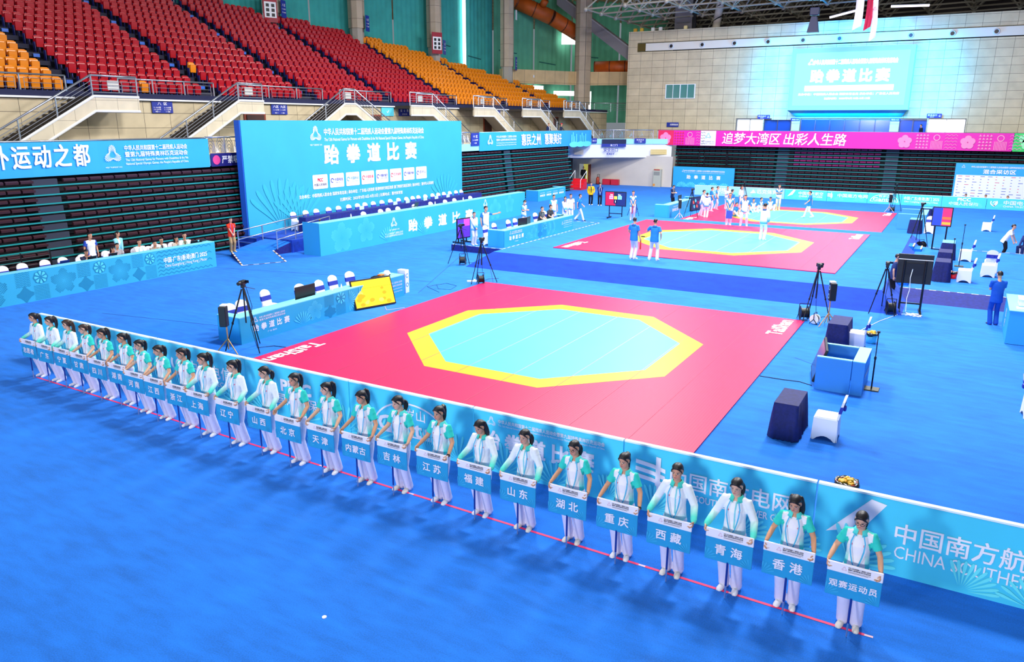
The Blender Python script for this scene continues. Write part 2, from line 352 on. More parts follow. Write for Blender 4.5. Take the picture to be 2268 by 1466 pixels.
    if hs.v:
        ho = part('hair', skin_over(hs, 'hair', .008 if fine else .012, 2), hm)
        if hair.startswith('pony') and fine:
            mb = MB(); p = T([[0, .118, hz+.006]])[0]; mb.cyl(p-V3(0, .006, 0), p+V3(0, .012, 0), .025*S, 12); mb.build('hair_band', M('hair_band', '#1b1a22' if rnd.random() < .7 else '#d8cfae', .6), ho)
    # ---- shirt
    ss = Soup(); hem = top.get('hem_z', -.13); long_ = top.get('long', False); lo_ = .011 if fem else .020
    if sit or floor: hem = max(hem, -.10)
    ss.tube([A(0, 0, hem), A(0, 0, hem+.06), A(0, .0, .08), A(0, .006, .20), A(0, .014, .34), A(0, .002, .43), A(0, -.004, .475), A(0, -.004, .50)],
            [((r*(.95 if fem else 1)+lo_)*S, (q+lo_)*S) for r, q in ((.165 if fem else .166, .118), (.163 if fem else .165, .119), (.148 if fem else .155, .108), (.138 if fem else .155, .10), (.146 if fem else .165, .108), (.128 if fem else .15, .083), (.085, .062), (.052, .05))], cap=False, n=20)
    for i, (sh, el, wr) in enumerate(AR):
        sx_ = (-1, 1)[i]
        ins = SHc*.25+sh*.75; ss.tube([A(sx_*.035, .0, .487), A(sx_*.095, 0, .482), sh-V3(0, 0, .006)*S, sh*.7+el*.3], [.046*S, .053*S, .061*S, .062*S])
        if long_: ss.tube([ins, sh, sh*.5+el*.5, el, el*.5+wr*.5, wr*.93+el*.07, wr], [.058*S, .062*S, .058*S, .054*S, .05*S, .045*S, .040*S])
        else: ss.tube([sh, sh*.55+el*.45, sh*.3+el*.7], [(.058 if fem else .064)*S, (.057 if fem else .064)*S, (.062 if fem else .068)*S], cap=False)
    me = skin_over(ss, 'shirt', vc, 3 if fine else 2); v = coords(me); tz = (v-P0) @ U/S; tx = v[:, 0]/S; tf = (v-P0) @ Fd/S
    c = np.tile(np.array(lin(top['base'])), (len(v), 1))
    def put(mask, col, k=1.0):
        k = np.broadcast_to(k, (len(c),))[:, None]*mask[:, None]; c[:] = c*(1-k)+np.array(lin(col))*k
    dm = np.full(len(v), 9.0); ta = np.zeros(len(v))
    for sh, el, wr in AR:
        d1, t1 = seg(v, sh, el); d2, t2 = seg(v, el, wr); d = np.minimum(d1, d2); q = np.where(d1 < d2, t1, 1+t2); k = d < dm; dm[k] = d[k]; ta[k] = q[k]
    slv = (dm < .10*S) & ((abs(tx) > sw/S+.005) | (ta > .25)) & ((abs(tx) > .13) | (ta > .3))
    if 'side' in top: put((abs(tx) > .085+.1*np.clip(.3-tz, 0, 1)) & (tz < .36) & ~slv & (tf < .09), top['side'], np.clip((.30-tz)/.25, 0, 1))
    if 'hem' in top: put(~slv, top['hem'], np.clip((top.get('hem_top', .1)-tz-.9*tx*top.get('diag', 0))/.14, 0, 1))
    if 'yoke' in top: put((tz > .40) & (tf < .02) & ~slv, top['yoke'])
    if 'back' in top: put((tf < -.02) & ~slv, top['back'])
    if 'sleeve' in top: put(slv, top['sleeve'])
    if 'cuff' in top: put(slv, top['cuff'], np.clip((ta-.9)/.9, 0, 1))
    if 'inner' in top: put((abs(tx) < .035+.05*np.clip(tz-.2, 0, 1)) & (tf > .03) & ~slv & (tz > .05), top['inner'])
    if 'stripe' in top: put((abs(tx-.02) < .008) & (tf > .03) & (tz > .1), top['stripe'])
    if 'patch' in top: put((np.hypot(tx-.075, tz-.36) < .014) & (tf > .02), top['patch']); put((np.hypot(tx+.075, tz-.355) < .012) & (tf > .02), top['patch'])
    paint(me, c); so = part('shirt' if not long_ else 'jacket', me, FABRIC)
    # ---- collar
    if 'collar' in top:
        mb = MB(); n = 18; ring = []
        for j, (rr, dz) in enumerate(((.060, .085), (.070, .080), (.108, .022), (.098, .012))):
            for i in range(n+1):
                a = -PI/2+.30+(2*PI-.60)*i/n; fz = -.028*max(0, -sin(a))**2 if j > 1 else -.02*max(0, -sin(a))**2
                ring.append(A(rr*cos(a)*1.06, -rr*sin(a)*.92-.004, .475+dz+fz))
        fs = [(j*(n+1)+i, j*(n+1)+i+1, (j+1)*(n+1)+i+1, (j+1)*(n+1)+i) for j in range(3) for i in range(n)]
        mb.add(ring, fs); mb.build('collar', M('collar_'+top['collar'], top['collar'], .7), so, True)
    # ---- trousers
    ts = Soup(); ts.tube([A(0, 0, -.10), A(0, 0, -.03), A(0, 0, .05)], [(.155*S, .112*S), (.156*S, .115*S), (.14*S, .10*S)])
    wd = top.get('leg', 1.12 if fem else 1.0)
    for (hip, kn, an), fpos in zip(L, ft):
        ts.tube([hip, hip*.55+kn*.45, kn, kn*.5+an*.5, an-nrm(an-kn)*.01*S, an+nrm(an-kn)*.035*S], [.088*S, .084*S*wd, .073*S*wd, .070*S*wd, .073*S*wd, .075*S*wd], cap=True)
    me = skin_over(ts, 'trousers', vc, 3); v = coords(me); c = np.tile(np.array(lin(legs)), (len(v), 1)); paint(me, c); part('trousers', me, FABRIC)
    # ---- shoes
    for (hip, kn, an), sx in zip(L, (-1, 1)):
        mb = MB(); n = 14; fdir = nrm(V3(an[0]-kn[0], an[1]-kn[1], 0)*0+V3(sx*.16, -1, 0)); sd = np.cross(fdir, V3(0, 0, 1)); vs = []; tipd = 0.0
        zb = max(an[2]-.085*S, 0)
        for u_, hw, zt in ((-.075, .018, .05), (-.065, .032, .075), (-.02, .038, .088), (.04, .040, .082), (.09, .046, .062), (.14, .046, .05), (.175, .034, .04), (.187, .014, .03)):
            ctr = V3(an[0], an[1], zb)+fdir*u_*S
            for i in range(n):
                a = 2*PI*i/n; h = (0.0 if sin(a) < -.2 else (sin(a)+.2)/1.2*zt)
                vs.append(ctr+sd*hw*S*np.sign(cos(a))*abs(cos(a))**.7+V3(0, 0, h*S))
        fs = [(j*n+i, j*n+(i+1) % n, (j+1)*n+(i+1) % n, (j+1)*n+i) for j in range(7) for i in range(n)]+[tuple(range(n))[::-1], tuple(range(7*n, 8*n))]
        mb.add(vs, fs); sho = mb.build('shoe', M('shoe_'+shoes, shoes, .55), root, True)
        if fine:
            mb = MB()
            for q in range(3):
                ctr = V3(an[0], an[1], zb)+fdir*(.045+.028*q)*S+V3(0, 0, (.083-.011*q)*S); mb.tube([ctr-sd*.026*S+V3(0, 0, -.008), ctr+V3(0, 0, .004), ctr+sd*.026*S+V3(0, 0, -.008)], .0045, 5)
            mb.build('shoelace', M('shoelace', '#c9cbd6', .8), sho)
    # ---- extras
    if glasses:
        mb = MB()
        for sx in (-1, 1):
            mb.tube([T([[sx*.031+.0245*cos(a), -.092+.006*abs(cos(a)), .111+.019*sin(a)]])[0] for a in np.linspace(0, 2*PI, 13)], .0024*S if glasses == 'black' else .0017*S, 5)
            mb.tube(T([[sx*.056, -.086, .114], [sx*.076, -.04, .116], [sx*.077, .012, .118]]), .0018*S, 5)
        mb.tube(T([[-.008, -.096, .114], [.008, -.096, .114]]), .002*S, 5); mb.build('glasses', M('spectacle_'+glasses, {'black': '#15121a', 'thin': '#b9a8a8'}[glasses], .3), root)
    if lanyard:
        mb = MB(); fz = [.475, .40, .30, .20, .10, .04]; prof = [(.055, .105), (.085, .132), (.082, .155), (.065, .152), (.04, .146), (.012, .148)]; fz[0] = .50
        for sx in (-1, 1):
            pts = [A(sx*px_, pf, z_) for (px_, pf), z_ in zip(prof, fz)]
            for a, b in zip(pts[:-1], pts[1:]):
                e = V3(.0085*S, 0, 0); mb.quad(a-e, a+e, b+e, b-e)
        lo2 = mb.build('lanyard', M('lanyard_'+lanyard, lanyard, .6), so)
        if badge:
            mb = MB(); pa = A(0, .15, -.01); R3 = Matrix(((1, 0, 0), (0, cos(ln), sin(ln)), (0, -sin(ln), cos(ln)))).to_4x4()
            mb.box(pa, (.075*S, .006, .105*S), 0, M4=R3); mb.box(pa+V3(-.018*S, -.0045, .0), (.026*S, .002, .05*S), 1); mb.box(pa+V3(.014*S, -.0045, -.012), (.03*S, .002, .018*S), 2)
            mb.build('badge', [M('badge_card', '#3aa9e6', .3), M('badge_photo', '#263053', .4), M('badge_red', '#d2355a', .4)], lo2)
    if watch:
        el, wr = AR[1][1], AR[1][2]; d = nrm(wr-el); mb = MB(); mb.cyl(wr-d*.012, wr+d*.012, .031*S, 14); mb.build('wristwatch', M('watch_black', '#17161c', .4), root)
    if cap:
        sp = Soup(); sp.loft([(.15, .083, -.086, .116), (.17, .088, -.096, .122), (.20, .083, -.092, .116), (.225, .064, -.07, .088), (.243, .03, -.03, .045)], T, 18); part('cap', skin_over(sp, 'cap', .012, 1), M('cap_'+cap, cap, .7))
    if mask:
        sp = Soup(); sp.loft([(.02, .05, -.083, -.02), (.05, .066, -.093, 0), (.08, .07, -.096, .0), (.098, .06, -.088, -.02)], T, 16); part('face_mask', skin_over(sp, 'face_mask', .012, 1), M('mask_white', '#eef2f6', .8))
    root['_w'] = 0; del root['_w']
    return root, AR, A
POLO = dict(base='#f3f2fb', sleeve='#35d3c6', side='#49e6de', hem='#58ecec', hem_top=-.02, diag=.35, yoke='#45dcd2', collar='#4fdfdc', inner='#f7f4ff', patch='#f07f9a')
JACKET = dict(base='#f1f4fd', long=True, sleeve='#eef5fc', cuff='#5fe9d6', hem='#6ff0e2', hem_top=.10, collar='#3fd8c8', inner='#f8f8ff', patch='#f0708c', stripe='#7fd6e2', hem_z=-.10)
TEE_W = dict(base='#f2f4fc', sleeve='#2d7fc4', hem='#3d96dc', hem_top=.02, diag=.5, collar='#2b5f9c', yoke='#2f80c6')
TEE_T = dict(base='#2a83c9', collar='#1f66a8')
JKT_W = dict(base='#f2f4fc', long=True, cuff='#4aa3dc', hem='#3f9bd8', hem_top=.06, collar='#22488a')
# ------------------------------------------------------------------ the setting
def M_carpet(name, col, amount=.34):
    m = bpy.data.materials.new(name); m.use_nodes = True; nt = m.node_tree; b = nt.nodes['Principled BSDF']; L = nt.links.new
    tc = nt.nodes.new('ShaderNodeTexCoord'); c = lin(col)
    n1 = nt.nodes.new('ShaderNodeTexNoise'); n1.inputs['Scale'].default_value = .55; n1.inputs['Detail'].default_value = 5; n1.inputs['Roughness'].default_value = .65
    n2 = nt.nodes.new('ShaderNodeTexNoise'); n2.inputs['Scale'].default_value = 55; n2.inputs['Detail'].default_value = 2
    n3 = nt.nodes.new('ShaderNodeTexNoise'); n3.inputs['Scale'].default_value = 3.2; n3.inputs['Detail'].default_value = 3
    mp = nt.nodes.new('ShaderNodeMapping'); mp.inputs['Scale'].default_value = (.45, 1.6, 1); mp.inputs['Rotation'].default_value = (0, 0, .5)
    L(tc.outputs['Object'], n1.inputs['Vector']); L(tc.outputs['Object'], n2.inputs['Vector']); L(tc.outputs['Object'], mp.inputs['Vector']); L(mp.outputs[0], n3.inputs['Vector'])
    a = nt.nodes.new('ShaderNodeMath'); a.operation = 'ADD'; L(n1.outputs[0], a.inputs[0]); L(n2.outputs[0], a.inputs[1])
    a2 = nt.nodes.new('ShaderNodeMath'); a2.operation = 'ADD'; L(a.outputs[0], a2.inputs[0]); L(n3.outputs[0], a2.inputs[1])
    r = nt.nodes.new('ShaderNodeMapRange'); r.inputs[1].default_value = 1.0; r.inputs[2].default_value = 2.0; r.inputs[3].default_value = 1-amount; r.inputs[4].default_value = 1+amount; L(a2.outputs[0], r.inputs[0])
    v = nt.nodes.new('ShaderNodeVectorMath'); v.operation = 'SCALE'; v.inputs[0].default_value = c; L(r.outputs[0], v.inputs['Scale']); L(v.outputs[0], b.inputs['Base Color'])
    b.inputs['Roughness'].default_value = .85; b.inputs['Specular IOR Level'].default_value = .25; b.inputs['Sheen Weight'].default_value = .12; b.inputs['Sheen Roughness'].default_value = .5; b.inputs['Sheen Tint'].default_value = (.45, .75, 1, 1)
    bp = nt.nodes.new('ShaderNodeBump'); bp.inputs['Strength'].default_value = .25; bp.inputs['Distance'].default_value = .01; L(n2.outputs[0], bp.inputs['Height']); L(bp.outputs[0], b.inputs['Normal'])
    return m
def M_tile(name, col, bw, bh, axis, joint='#6a6052', var=.06, rough=.55, jw=.012, off=(0, 0)):
    m = bpy.data.materials.new(name); m.use_nodes = True; nt = m.node_tree; b = nt.nodes['Principled BSDF']; L = nt.links.new
    tc = nt.nodes.new('ShaderNodeTexCoord'); sp = nt.nodes.new('ShaderNodeSeparateXYZ'); L(tc.outputs['Object'], sp.inputs[0])
    cb = nt.nodes.new('ShaderNodeCombineXYZ'); L(sp.outputs[axis], cb.inputs[0]); L(sp.outputs[2], cb.inputs[1])
    ad = nt.nodes.new('ShaderNodeVectorMath'); ad.operation = 'ADD'; ad.inputs[1].default_value = (off[0], off[1], 0); L(cb.outputs[0], ad.inputs[0])
    br = nt.nodes.new('ShaderNodeTexBrick'); br.offset = 0.0; br.squash = 1.0; L(ad.outputs[0], br.inputs['Vector'])
    c = lin(col); k = lambda f: tuple(min(1, x*f) for x in c)+(1,)
    br.inputs['Color1'].default_value = k(1-var); br.inputs['Color2'].default_value = k(1+var); br.inputs['Mortar'].default_value = (*lin(joint), 1)
    br.inputs['Scale'].default_value = 1; br.inputs['Mortar Size'].default_value = jw; br.inputs['Brick Width'].default_value = bw; br.inputs['Row Height'].default_value = bh; br.inputs['Mortar Smooth'].default_value = .0
    n = nt.nodes.new('ShaderNodeTexNoise'); n.inputs['Scale'].default_value = 1.3; n.inputs['Detail'].default_value = 5; L(tc.outputs['Object'], n.inputs['Vector'])
    r = nt.nodes.new('ShaderNodeMapRange'); r.inputs[1].default_value = .3; r.inputs[2].default_value = .7; r.inputs[3].default_value = .9; r.inputs[4].default_value = 1.08; L(n.outputs[0], r.inputs[0])
    v = nt.nodes.new('ShaderNodeVectorMath'); v.operation = 'SCALE'; L(br.outputs['Color'], v.inputs[0]); L(r.outputs[0], v.inputs['Scale']); L(v.outputs[0], b.inputs['Base Color'])
    b.inputs['Roughness'].default_value = rough; return m
CARPET = M_carpet('blue_carpet', '#1270da')
CARPET_D = M_carpet('blue_carpet_darkened', '#0a3cb4')  # darker copy of the same carpet, carries the shade of the stage slopes
NAVY = M('navy_skirt_cloth', '#10207c', .85, noise=.25, nscale=9)
WHITE = M('white_paint', '#f2f4f8', .55)
CYAN = M('cyan_print_board', '#48d6f8', .45, noise=.05, nscale=.7)
CYAN_S = M('cyan_print_darkened', '#2fa9cf', .6, noise=.05, nscale=.7)  # same cyan darkened to offset the strong light on sideways faces
CYAN_D = M('blue_cyan_print', '#2aa9ee', .5, noise=.05, nscale=.7)
CYAN_L = M('pale_cyan_print', '#6ff3fb', .45)
CYAN_M = M('mid_cyan_print', '#1f9fd0', .45)
INK = M('white_lettering', '#fbf8ff', .5)
STEEL = M('brushed_steel', '#c9ccd8', .28, .9)
STEEL_D = M('dark_steel', '#5a5e78', .35, .8)
BLACK = M('black_plastic', '#0d0e14', .45)
BLACKM = M('black_metal', '#12131c', .4, .3)
DARK = M('void_shade', '#07080e', .9)  # near-black colour stands in for the shade under the galleries
BLUE_SIGN = M('blue_sign', '#1a2f9a', .5)

mb = MB(); mb.quad((-38, -6, 0), (16, -6, 0), (16, 80, 0), (-38, 80, 0)); struct('floor', mb, CARPET)
mb = MB()
for a, b in (((-27.0, 22.2), (-17.6, 24.4)), ((-24.0, 14.6), (-18.1, 15.7)), ((-16.9, 22.4), (-20.5, 31.0)), ((-15.6, 25.6), (-17.2, 28.0)), ((-3.3, 21.1), (-2.3, 20.4)), ((3.9, 11), (4.2, 28))):
    a, b = Vector((*a, .003)), Vector((*b, .003)); n = Vector((-(b-a).y, (b-a).x, 0)).normalized()*.012; mb.quad(a-n, b-n, b+n, a+n)
struct('trim_1', mb, M('carpet_seam', '#123f9a', .9))

# raised stage with sloping carpet skirts and the two lower platforms beside it
Z1, Z2 = .6, .3
X0, X1, Y0, Y1 = -17.5, -1.9, 28.75, 44.5
st = thing('stage', 'broad low stage under blue carpet carrying the middle red mat', 'stage', (0, 0, 0))
mb = MB(); mb.quad((X0, Y0, Z1), (X1, Y0, Z1), (X1, Y1, Z1), (X0, Y1, Z1)); mb.quad((X0, Y1, Z1), (X1, Y1, Z1), (X1, Y1+.9, 0), (X0, Y1+.9, 0)); mb.build('deck', CARPET, st)
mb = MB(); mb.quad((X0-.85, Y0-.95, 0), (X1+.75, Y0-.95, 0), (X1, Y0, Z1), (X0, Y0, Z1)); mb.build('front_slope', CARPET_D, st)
mb = MB(); mb.quad((X0, Y1, Z1), (X0-.85, Y1+.9, 0), (X0-.85, Y0-.95, 0), (X0, Y0, Z1)); mb.build('side_slope', CARPET, st)
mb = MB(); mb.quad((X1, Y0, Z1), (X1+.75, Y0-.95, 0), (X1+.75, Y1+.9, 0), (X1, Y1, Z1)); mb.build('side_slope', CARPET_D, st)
def hazard(mb, a, b, wd=.05, n=None):
    a, b = Vector(a), Vector(b); L = (b-a).length; k = int(L/.22); d = (b-a)/k; q = Vector((-d.y, d.x, 0)).normalized()*wd/2
    for i in range(k):
        p = a+d*i; e = p+d; mb.quad(p-q, e-q, e+q, p+q, i % 2)
HAZ = [M('hazard_tape_white', '#f4ead9', .6), M('hazard_tape_brown', '#6b4a3e', .6)]
lp = thing('side_platform', 'low carpeted platform with dashed edge left of the stage under the two officials', 'platform', (0, 0, 0))
mb = MB(); mb.quad((-21.35, 31.1, Z2), (X0-.4, 31.1, Z2), (X0-.4, 42.6, Z2), (-21.35, 42.6, Z2)); mb.build('deck', CARPET, lp)
mb = MB(); mb.quad((-21.35, 31.1, 0), (X0-.6, 31.1, 0), (X0-.4, 31.1, Z2), (-21.35, 31.1, Z2)); mb.quad((-21.35, 42.6, 0), (-21.35, 31.1, 0), (-21.35, 31.1, Z2), (-21.35, 42.6, Z2)); mb.quad((X0-.4, 42.6, 0), (-21.35, 42.6, 0), (-21.35, 42.6, Z2), (X0-.4, 42.6, Z2)); mb.build('skirt', NAVY, lp)
mb = MB(); hazard(mb, (-21.3, 31.15, Z2+.004), (-18.4, 31.15, Z2+.004)); hazard(mb, (-18.45, 31.2, Z2+.004), (-18.45, 42.5, Z2+.004)); hazard(mb, (-21.3, 42.5, Z2+.004), (-17.9, 42.5, Z2+.004)); hazard(mb, (-21.3, 31.2, Z2+.004), (-21.3, 42.5, Z2+.004)); mb.build('edge_tape', HAZ, lp)
rp = thing('side_platform', 'low carpeted platform with dashed edge right of the stage under the chairs', 'platform', (0, 0, 0))
mb = MB(); mb.quad((X1+.42, 31.2, Z2), (9, 31.2, Z2), (9, 42.4, Z2), (X1+.42, 42.4, Z2)); mb.build('deck', CARPET, rp)
mb = MB(); mb.quad((X1+.62, 30.15, 0), (9, 30.15, 0), (9, 31.2, Z2), (X1+.42, 31.2, Z2)); mb.quad((9, 42.4, 0), (X1+.42, 42.4, 0), (X1+.42, 42.4, Z2), (9, 42.4, Z2)); mb.build('skirt', NAVY, rp)
mb = MB(); hazard(mb, (X1+.5, 31.22, Z2+.004), (9, 31.22, Z2+.004)); hazard(mb, (X1+.5, 42.35, Z2+.004), (9, 42.35, Z2+.004)); mb.build('edge_tape', HAZ, rp)
for yy, lab in ((32.2, 'small carpeted steps with yellow nosings behind the big wheeled monitor'), (41.2, 'small carpeted steps with yellow nosings near the far end of the stage')):
    sp_ = thing('step_unit', lab, 'steps', (X1, yy, 0))
    mb = MB()
    for k, (xx, zz) in enumerate(((.28, .5), (.62, .4))): mb.box((xx-.14, 0, zz/2+.02), (.36, 1.1, zz))
    mb.build('tread', CARPET, sp_)
    mb = MB()
    for k, (xx, zz) in enumerate(((.45, .545), (.78, .445))): mb.box((xx-.14, 0, zz-.02), (.06, 1.1, .03))
    mb.build('nosing', M('yellow_nosing', '#e9d48a', .6), sp_)

# competition mats
RED = None
def M_mat(name, col, rough, ribs=60):
    m = bpy.data.materials.new(name); m.use_nodes = True; nt = m.node_tree; b = nt.nodes['Principled BSDF']; L = nt.links.new
    tc = nt.nodes.new('ShaderNodeTexCoord'); wv = nt.nodes.new('ShaderNodeTexWave'); wv.wave_type = 'BANDS'; wv.bands_direction = 'X'; wv.inputs['Scale'].default_value = 5.2; L(tc.outputs['Object'], wv.inputs['Vector'])
    n = nt.nodes.new('ShaderNodeTexNoise'); n.inputs['Scale'].default_value = .9; n.inputs['Detail'].default_value = 3; L(tc.outputs['Object'], n.inputs['Vector'])
    r = nt.nodes.new('ShaderNodeMapRange'); r.inputs[3].default_value = .93; r.inputs[4].default_value = 1.07; L(n.outputs[0], r.inputs[0])
    v = nt.nodes.new('ShaderNodeVectorMath'); v.operation = 'SCALE'; v.inputs[0].default_value = lin(col); L(r.outputs[0], v.inputs['Scale']); L(v.outputs[0], b.inputs['Base Color'])
    b.inputs['Roughness'].default_value = rough; b.inputs['Specular IOR Level'].default_value = .45
    bp = nt.nodes.new('ShaderNodeBump'); bp.inputs['Strength'].default_value = .12; bp.inputs['Distance'].default_value = .004; L(wv.outputs['Fac'], bp.inputs['Height']); L(bp.outputs[0], b.inputs['Normal'])
    return m
MRED = M_mat('mat_red_foam', '#cf1058', .42); MYEL = M_mat('mat_yellow_foam', '#d0b820', .38); MBLU = M_mat('mat_pale_blue_foam', '#58cadf', .40)
def mat_at(c, label):
    t = thing('taekwondo_mat', label, 'mat', (c[0], c[1], c[2])); h = .035
    mb = MB(); mb.bev((0, 0, h/2), (12, 12, h), .008); mb.build('red_border', MRED, t)
    mb = MB(); s = 4*(math.sqrt(2)-1); k = 3.39; s2 = k*(math.sqrt(2)-1)
    oc = lambda a, q: [(-a, q), (-a, -q), (-q, -a), (q, -a), (a, -q), (a, q), (q, a), (-q, a)]
    O, I = oc(4, s), oc(k, s2)
    for i in range(8):
        j = (i+1) % 8; mb.quad((*O[i], h+.002), (*O[j], h+.002), (*I[j], h+.002), (*I[i], h+.002))
    mb.build('yellow_octagon', MYEL, t)
    mb = MB(); mb.add([(*p, h+.002) for p in I], [tuple(range(8))]); mb.build('contest_area', MBLU, t)
    mb = MB()
    for i in range(1, 9): mb.box((-6+i*12/9, 0, h+.0025), (.012, 11.98, .003))
    mb.build('strip_seam', M('mat_seam', '#b84a6e', .6), t)
    mb = MB(); put_text(mb, frame((-5.48, -4.75, h+.001), (0, -1, 0), (1, 0, 0)), 'TaiShan', 0, 0, .46, 1.95, .03); put_text(mb, frame((5.48, 4.75, h+.001), (0, 1, 0), (-1, 0, 0)), 'TaiShan', 0, 0, .46, 1.95, .03)
    mb.build('lettering', INK, t); return t
mat_at((-9.77, 19.31, 0), 'red and pale blue octagon taekwondo mat nearest, empty on the floor')
mat_at((-9.71, 37.02, Z1), 'red and pale blue octagon taekwondo mat on the raised stage')
mat_at((-9.65, 54.26, 0), 'red and pale blue octagon taekwondo mat farthest away with seated people')

# left side: wall under the gallery, gallery floor, back wall, parapet
TILE_L = M_tile('beige_tile_left', '#cdbd9c', 1.5, .72, 1)
TILE_F = M_tile('beige_tile_far', '#cfc0a2', 1.25, .68, 0, off=(.3, .1))
mb = MB(); mb.quad((-33.2, 5, 0), (-33.2, 69.5, 0), (-33.2, 69.5, 4.1), (-33.2, 5, 4.1)); struct('lower_wall', mb, DARK)
mb = MB(); mb.box((-34.0, 38, 4.2), (5.0, 84, .22)); struct('gallery_floor', mb, M('gallery_slab', '#8f8a86', .7))
mb = MB(); mb.quad((-36, 5, 4.3), (-36, 84, 4.3), (-36, 84, 7.05), (-36, 5, 7.05)); struct('wall_left', mb, TILE_L)
mb = MB(); mb.box((-31.5, 37.3, 4.28), (.16, 64.8, .5)); struct('parapet_wall', mb, M('parapet_paint', '#9fe4f6', .5))
mb = MB(); mb.box((-35.92, 44.5, 7.12), (.2, 79, .08)); struct('trim_2', mb, WHITE)
mb = MB(); mb.box((-36.05, 44.5, 7.28), (.2, 79, .26)); struct('trim_3', mb, M('dark_kerb', '#141a44', .8))
# bowl of the upper stand
BY = [8, 20, 43.6, 54.4, 62.4, 67.5, 73.2, 76, 78.6]; BX = [-54.5, -53.4, -50.6, -48.3, -46.2, -43.9, -42.0, -40.2, -38.0]
def ymax(x): return float(np.interp(-x, [-b for b in BX][::-1], BY[::-1]))
ROWX = lambda n: -37.25-.82*n
ROWZ = lambda n: 7.22+.433*n
mb = MB()
for n in range(0, 19):
    ye = ymax(ROWX(n)-.4)+.6
    if ye < 9: continue
    mb.box((ROWX(n)-.2, (6+ye)/2, ROWZ(n)-.5), (.82, ye-6, 1.0))
mb.box((-36.45, 42, 6.9), (.8, 72, .62)); struct('stand_floor', mb, M('stand_concrete', '#1c1d33', .85, noise=.2, nscale=2))
# far end: wall block above the doors, gallery, parapet
mb = MB(); W = 79
for x0, x1, z0, z1 in ((-31.7, 12, 6.5, 13.0), (-31.7, 12, 13.9, 15.0), (-31.7, -20.1, 4.3, 6.5), (-.4, 12, 4.3, 6.5), (-16.7, -14.8+.0, 6.35, 6.5)):
    mb.quad((x0, W, z0), (x1, W, z0), (x1, W, z1), (x0, W, z1))
mb.quad((-31.7, W, 13.0), (-30.7, W, 13.0), (-30.7, W, 13.9), (-31.7, W, 13.9)); mb.quad((-31.7, W+14, 4.3), (-31.7, W, 4.3), (-31.7, W, 15), (-31.7, W+14, 15))
mb.quad((-31.7, W, 15), (12, W, 15), (12, W+14, 15), (-31.7, W+14, 15)); struct('wall_far', mb, TILE_F)
mb = MB(); mb.box((-9, W-.02, 13.45), (41.6, .08, .72)); struct('trim_4', mb, M('white_band', '#e6e2da', .6))
mb = MB(); mb.box((-30.2, W-.01, 13.45), (.95, .06, .72)); mb.build('vent_grille', M('brown_vent', '#5a4a16', .8))
tag(bpy.data.objects['vent_grille'], 'brown rectangular vent at the end of the white band on the far wall', 'vent')
mb = MB(); mb.box((-7, 76.85, 4.2), (38, 5.0, .2)); struct('far_gallery_floor', mb, M('gallery_slab', '#8f8a86', .7))
mb = MB(); mb.box((-9.4, 74.25, 4.28), (33.6, .16, .5)); struct('far_parapet_wall', mb, M('parapet_paint', '#9fe4f6', .5))
mb = MB(); mb.quad((-24.6, 76.2, 0), (12, 76.2, 0), (12, 76.2, 4.1), (-24.6, 76.2, 4.1)); struct('far_lower_wall', mb, DARK)
# corner with the exit: fascia, parapet and ground-floor wall
FR, FI = M('fascia_white', '#e9ebf4', .6), M('soffit_grey', '#9a9db4', .7)
mb = MB(); cr = [(-33.4, 68.2), (-31.4, 70.2), (-28.9, 72.2), (-26.6, 73.6), (-24.9, 74.3)]
for (xa, ya), (xb, yb) in zip(cr[:-1], cr[1:]):
    mb.quad((xa, ya, 2.75), (xb, yb, 2.75), (xb, yb, 4.05), (xa, ya, 4.05), 0); mb.quad((xa, ya, 2.75), (xa-1.5, ya+1.8, 2.55), (xb-1.5, yb+1.8, 2.55), (xb, yb, 2.75), 1)
    mb.box(((xa+xb)/2, (ya+yb)/2, 4.28), (math.hypot(xb-xa, yb-ya)+.05, .16, .5), 2, rz=math.atan2(yb-ya, xb-xa))
struct('corner_wall', mb, [FR, FI, M('parapet_paint', '#9fe4f6', .5)])
mb = MB()
for x0, x1, z0, z1 in ((-36, -34.25, 0, 2.9), (-34.25, -33.1, 1.95, 2.9), (-33.1, -24.4, 0, 2.9)): mb.quad((x0, 73.3, z0), (x1, 73.3, z0), (x1, 73.3, z1), (x0, 73.3, z1))
mb.quad((-24.6, 73.3, 0), (-24.6, 76.3, 0), (-24.6, 76.3, 2.9), (-24.6, 73.3, 2.9)); struct('corner_lower_wall', mb, M('cream_plaster', '#cfc6ba', .7, noise=.06, nscale=.8))
mb = MB(); mb.box((-33.7, 74.6, 1), (1.3, .1, 2.1)); struct('doorway_wall', mb, M('corridor_glow', '#d9d264', .7, emit=.5))  # the corridor's light is put into this wall as emission
d = MB().box((-33.0, 73.05, .97), (.1, .5, 1.95)).build('door_1', M('door_brown', '#8a3a22', .5)); d['kind'] = 'structure'; MB().box((-32.94, 72.85, .95), (.04, .03, .14)).build('door_handle', STEEL, d)
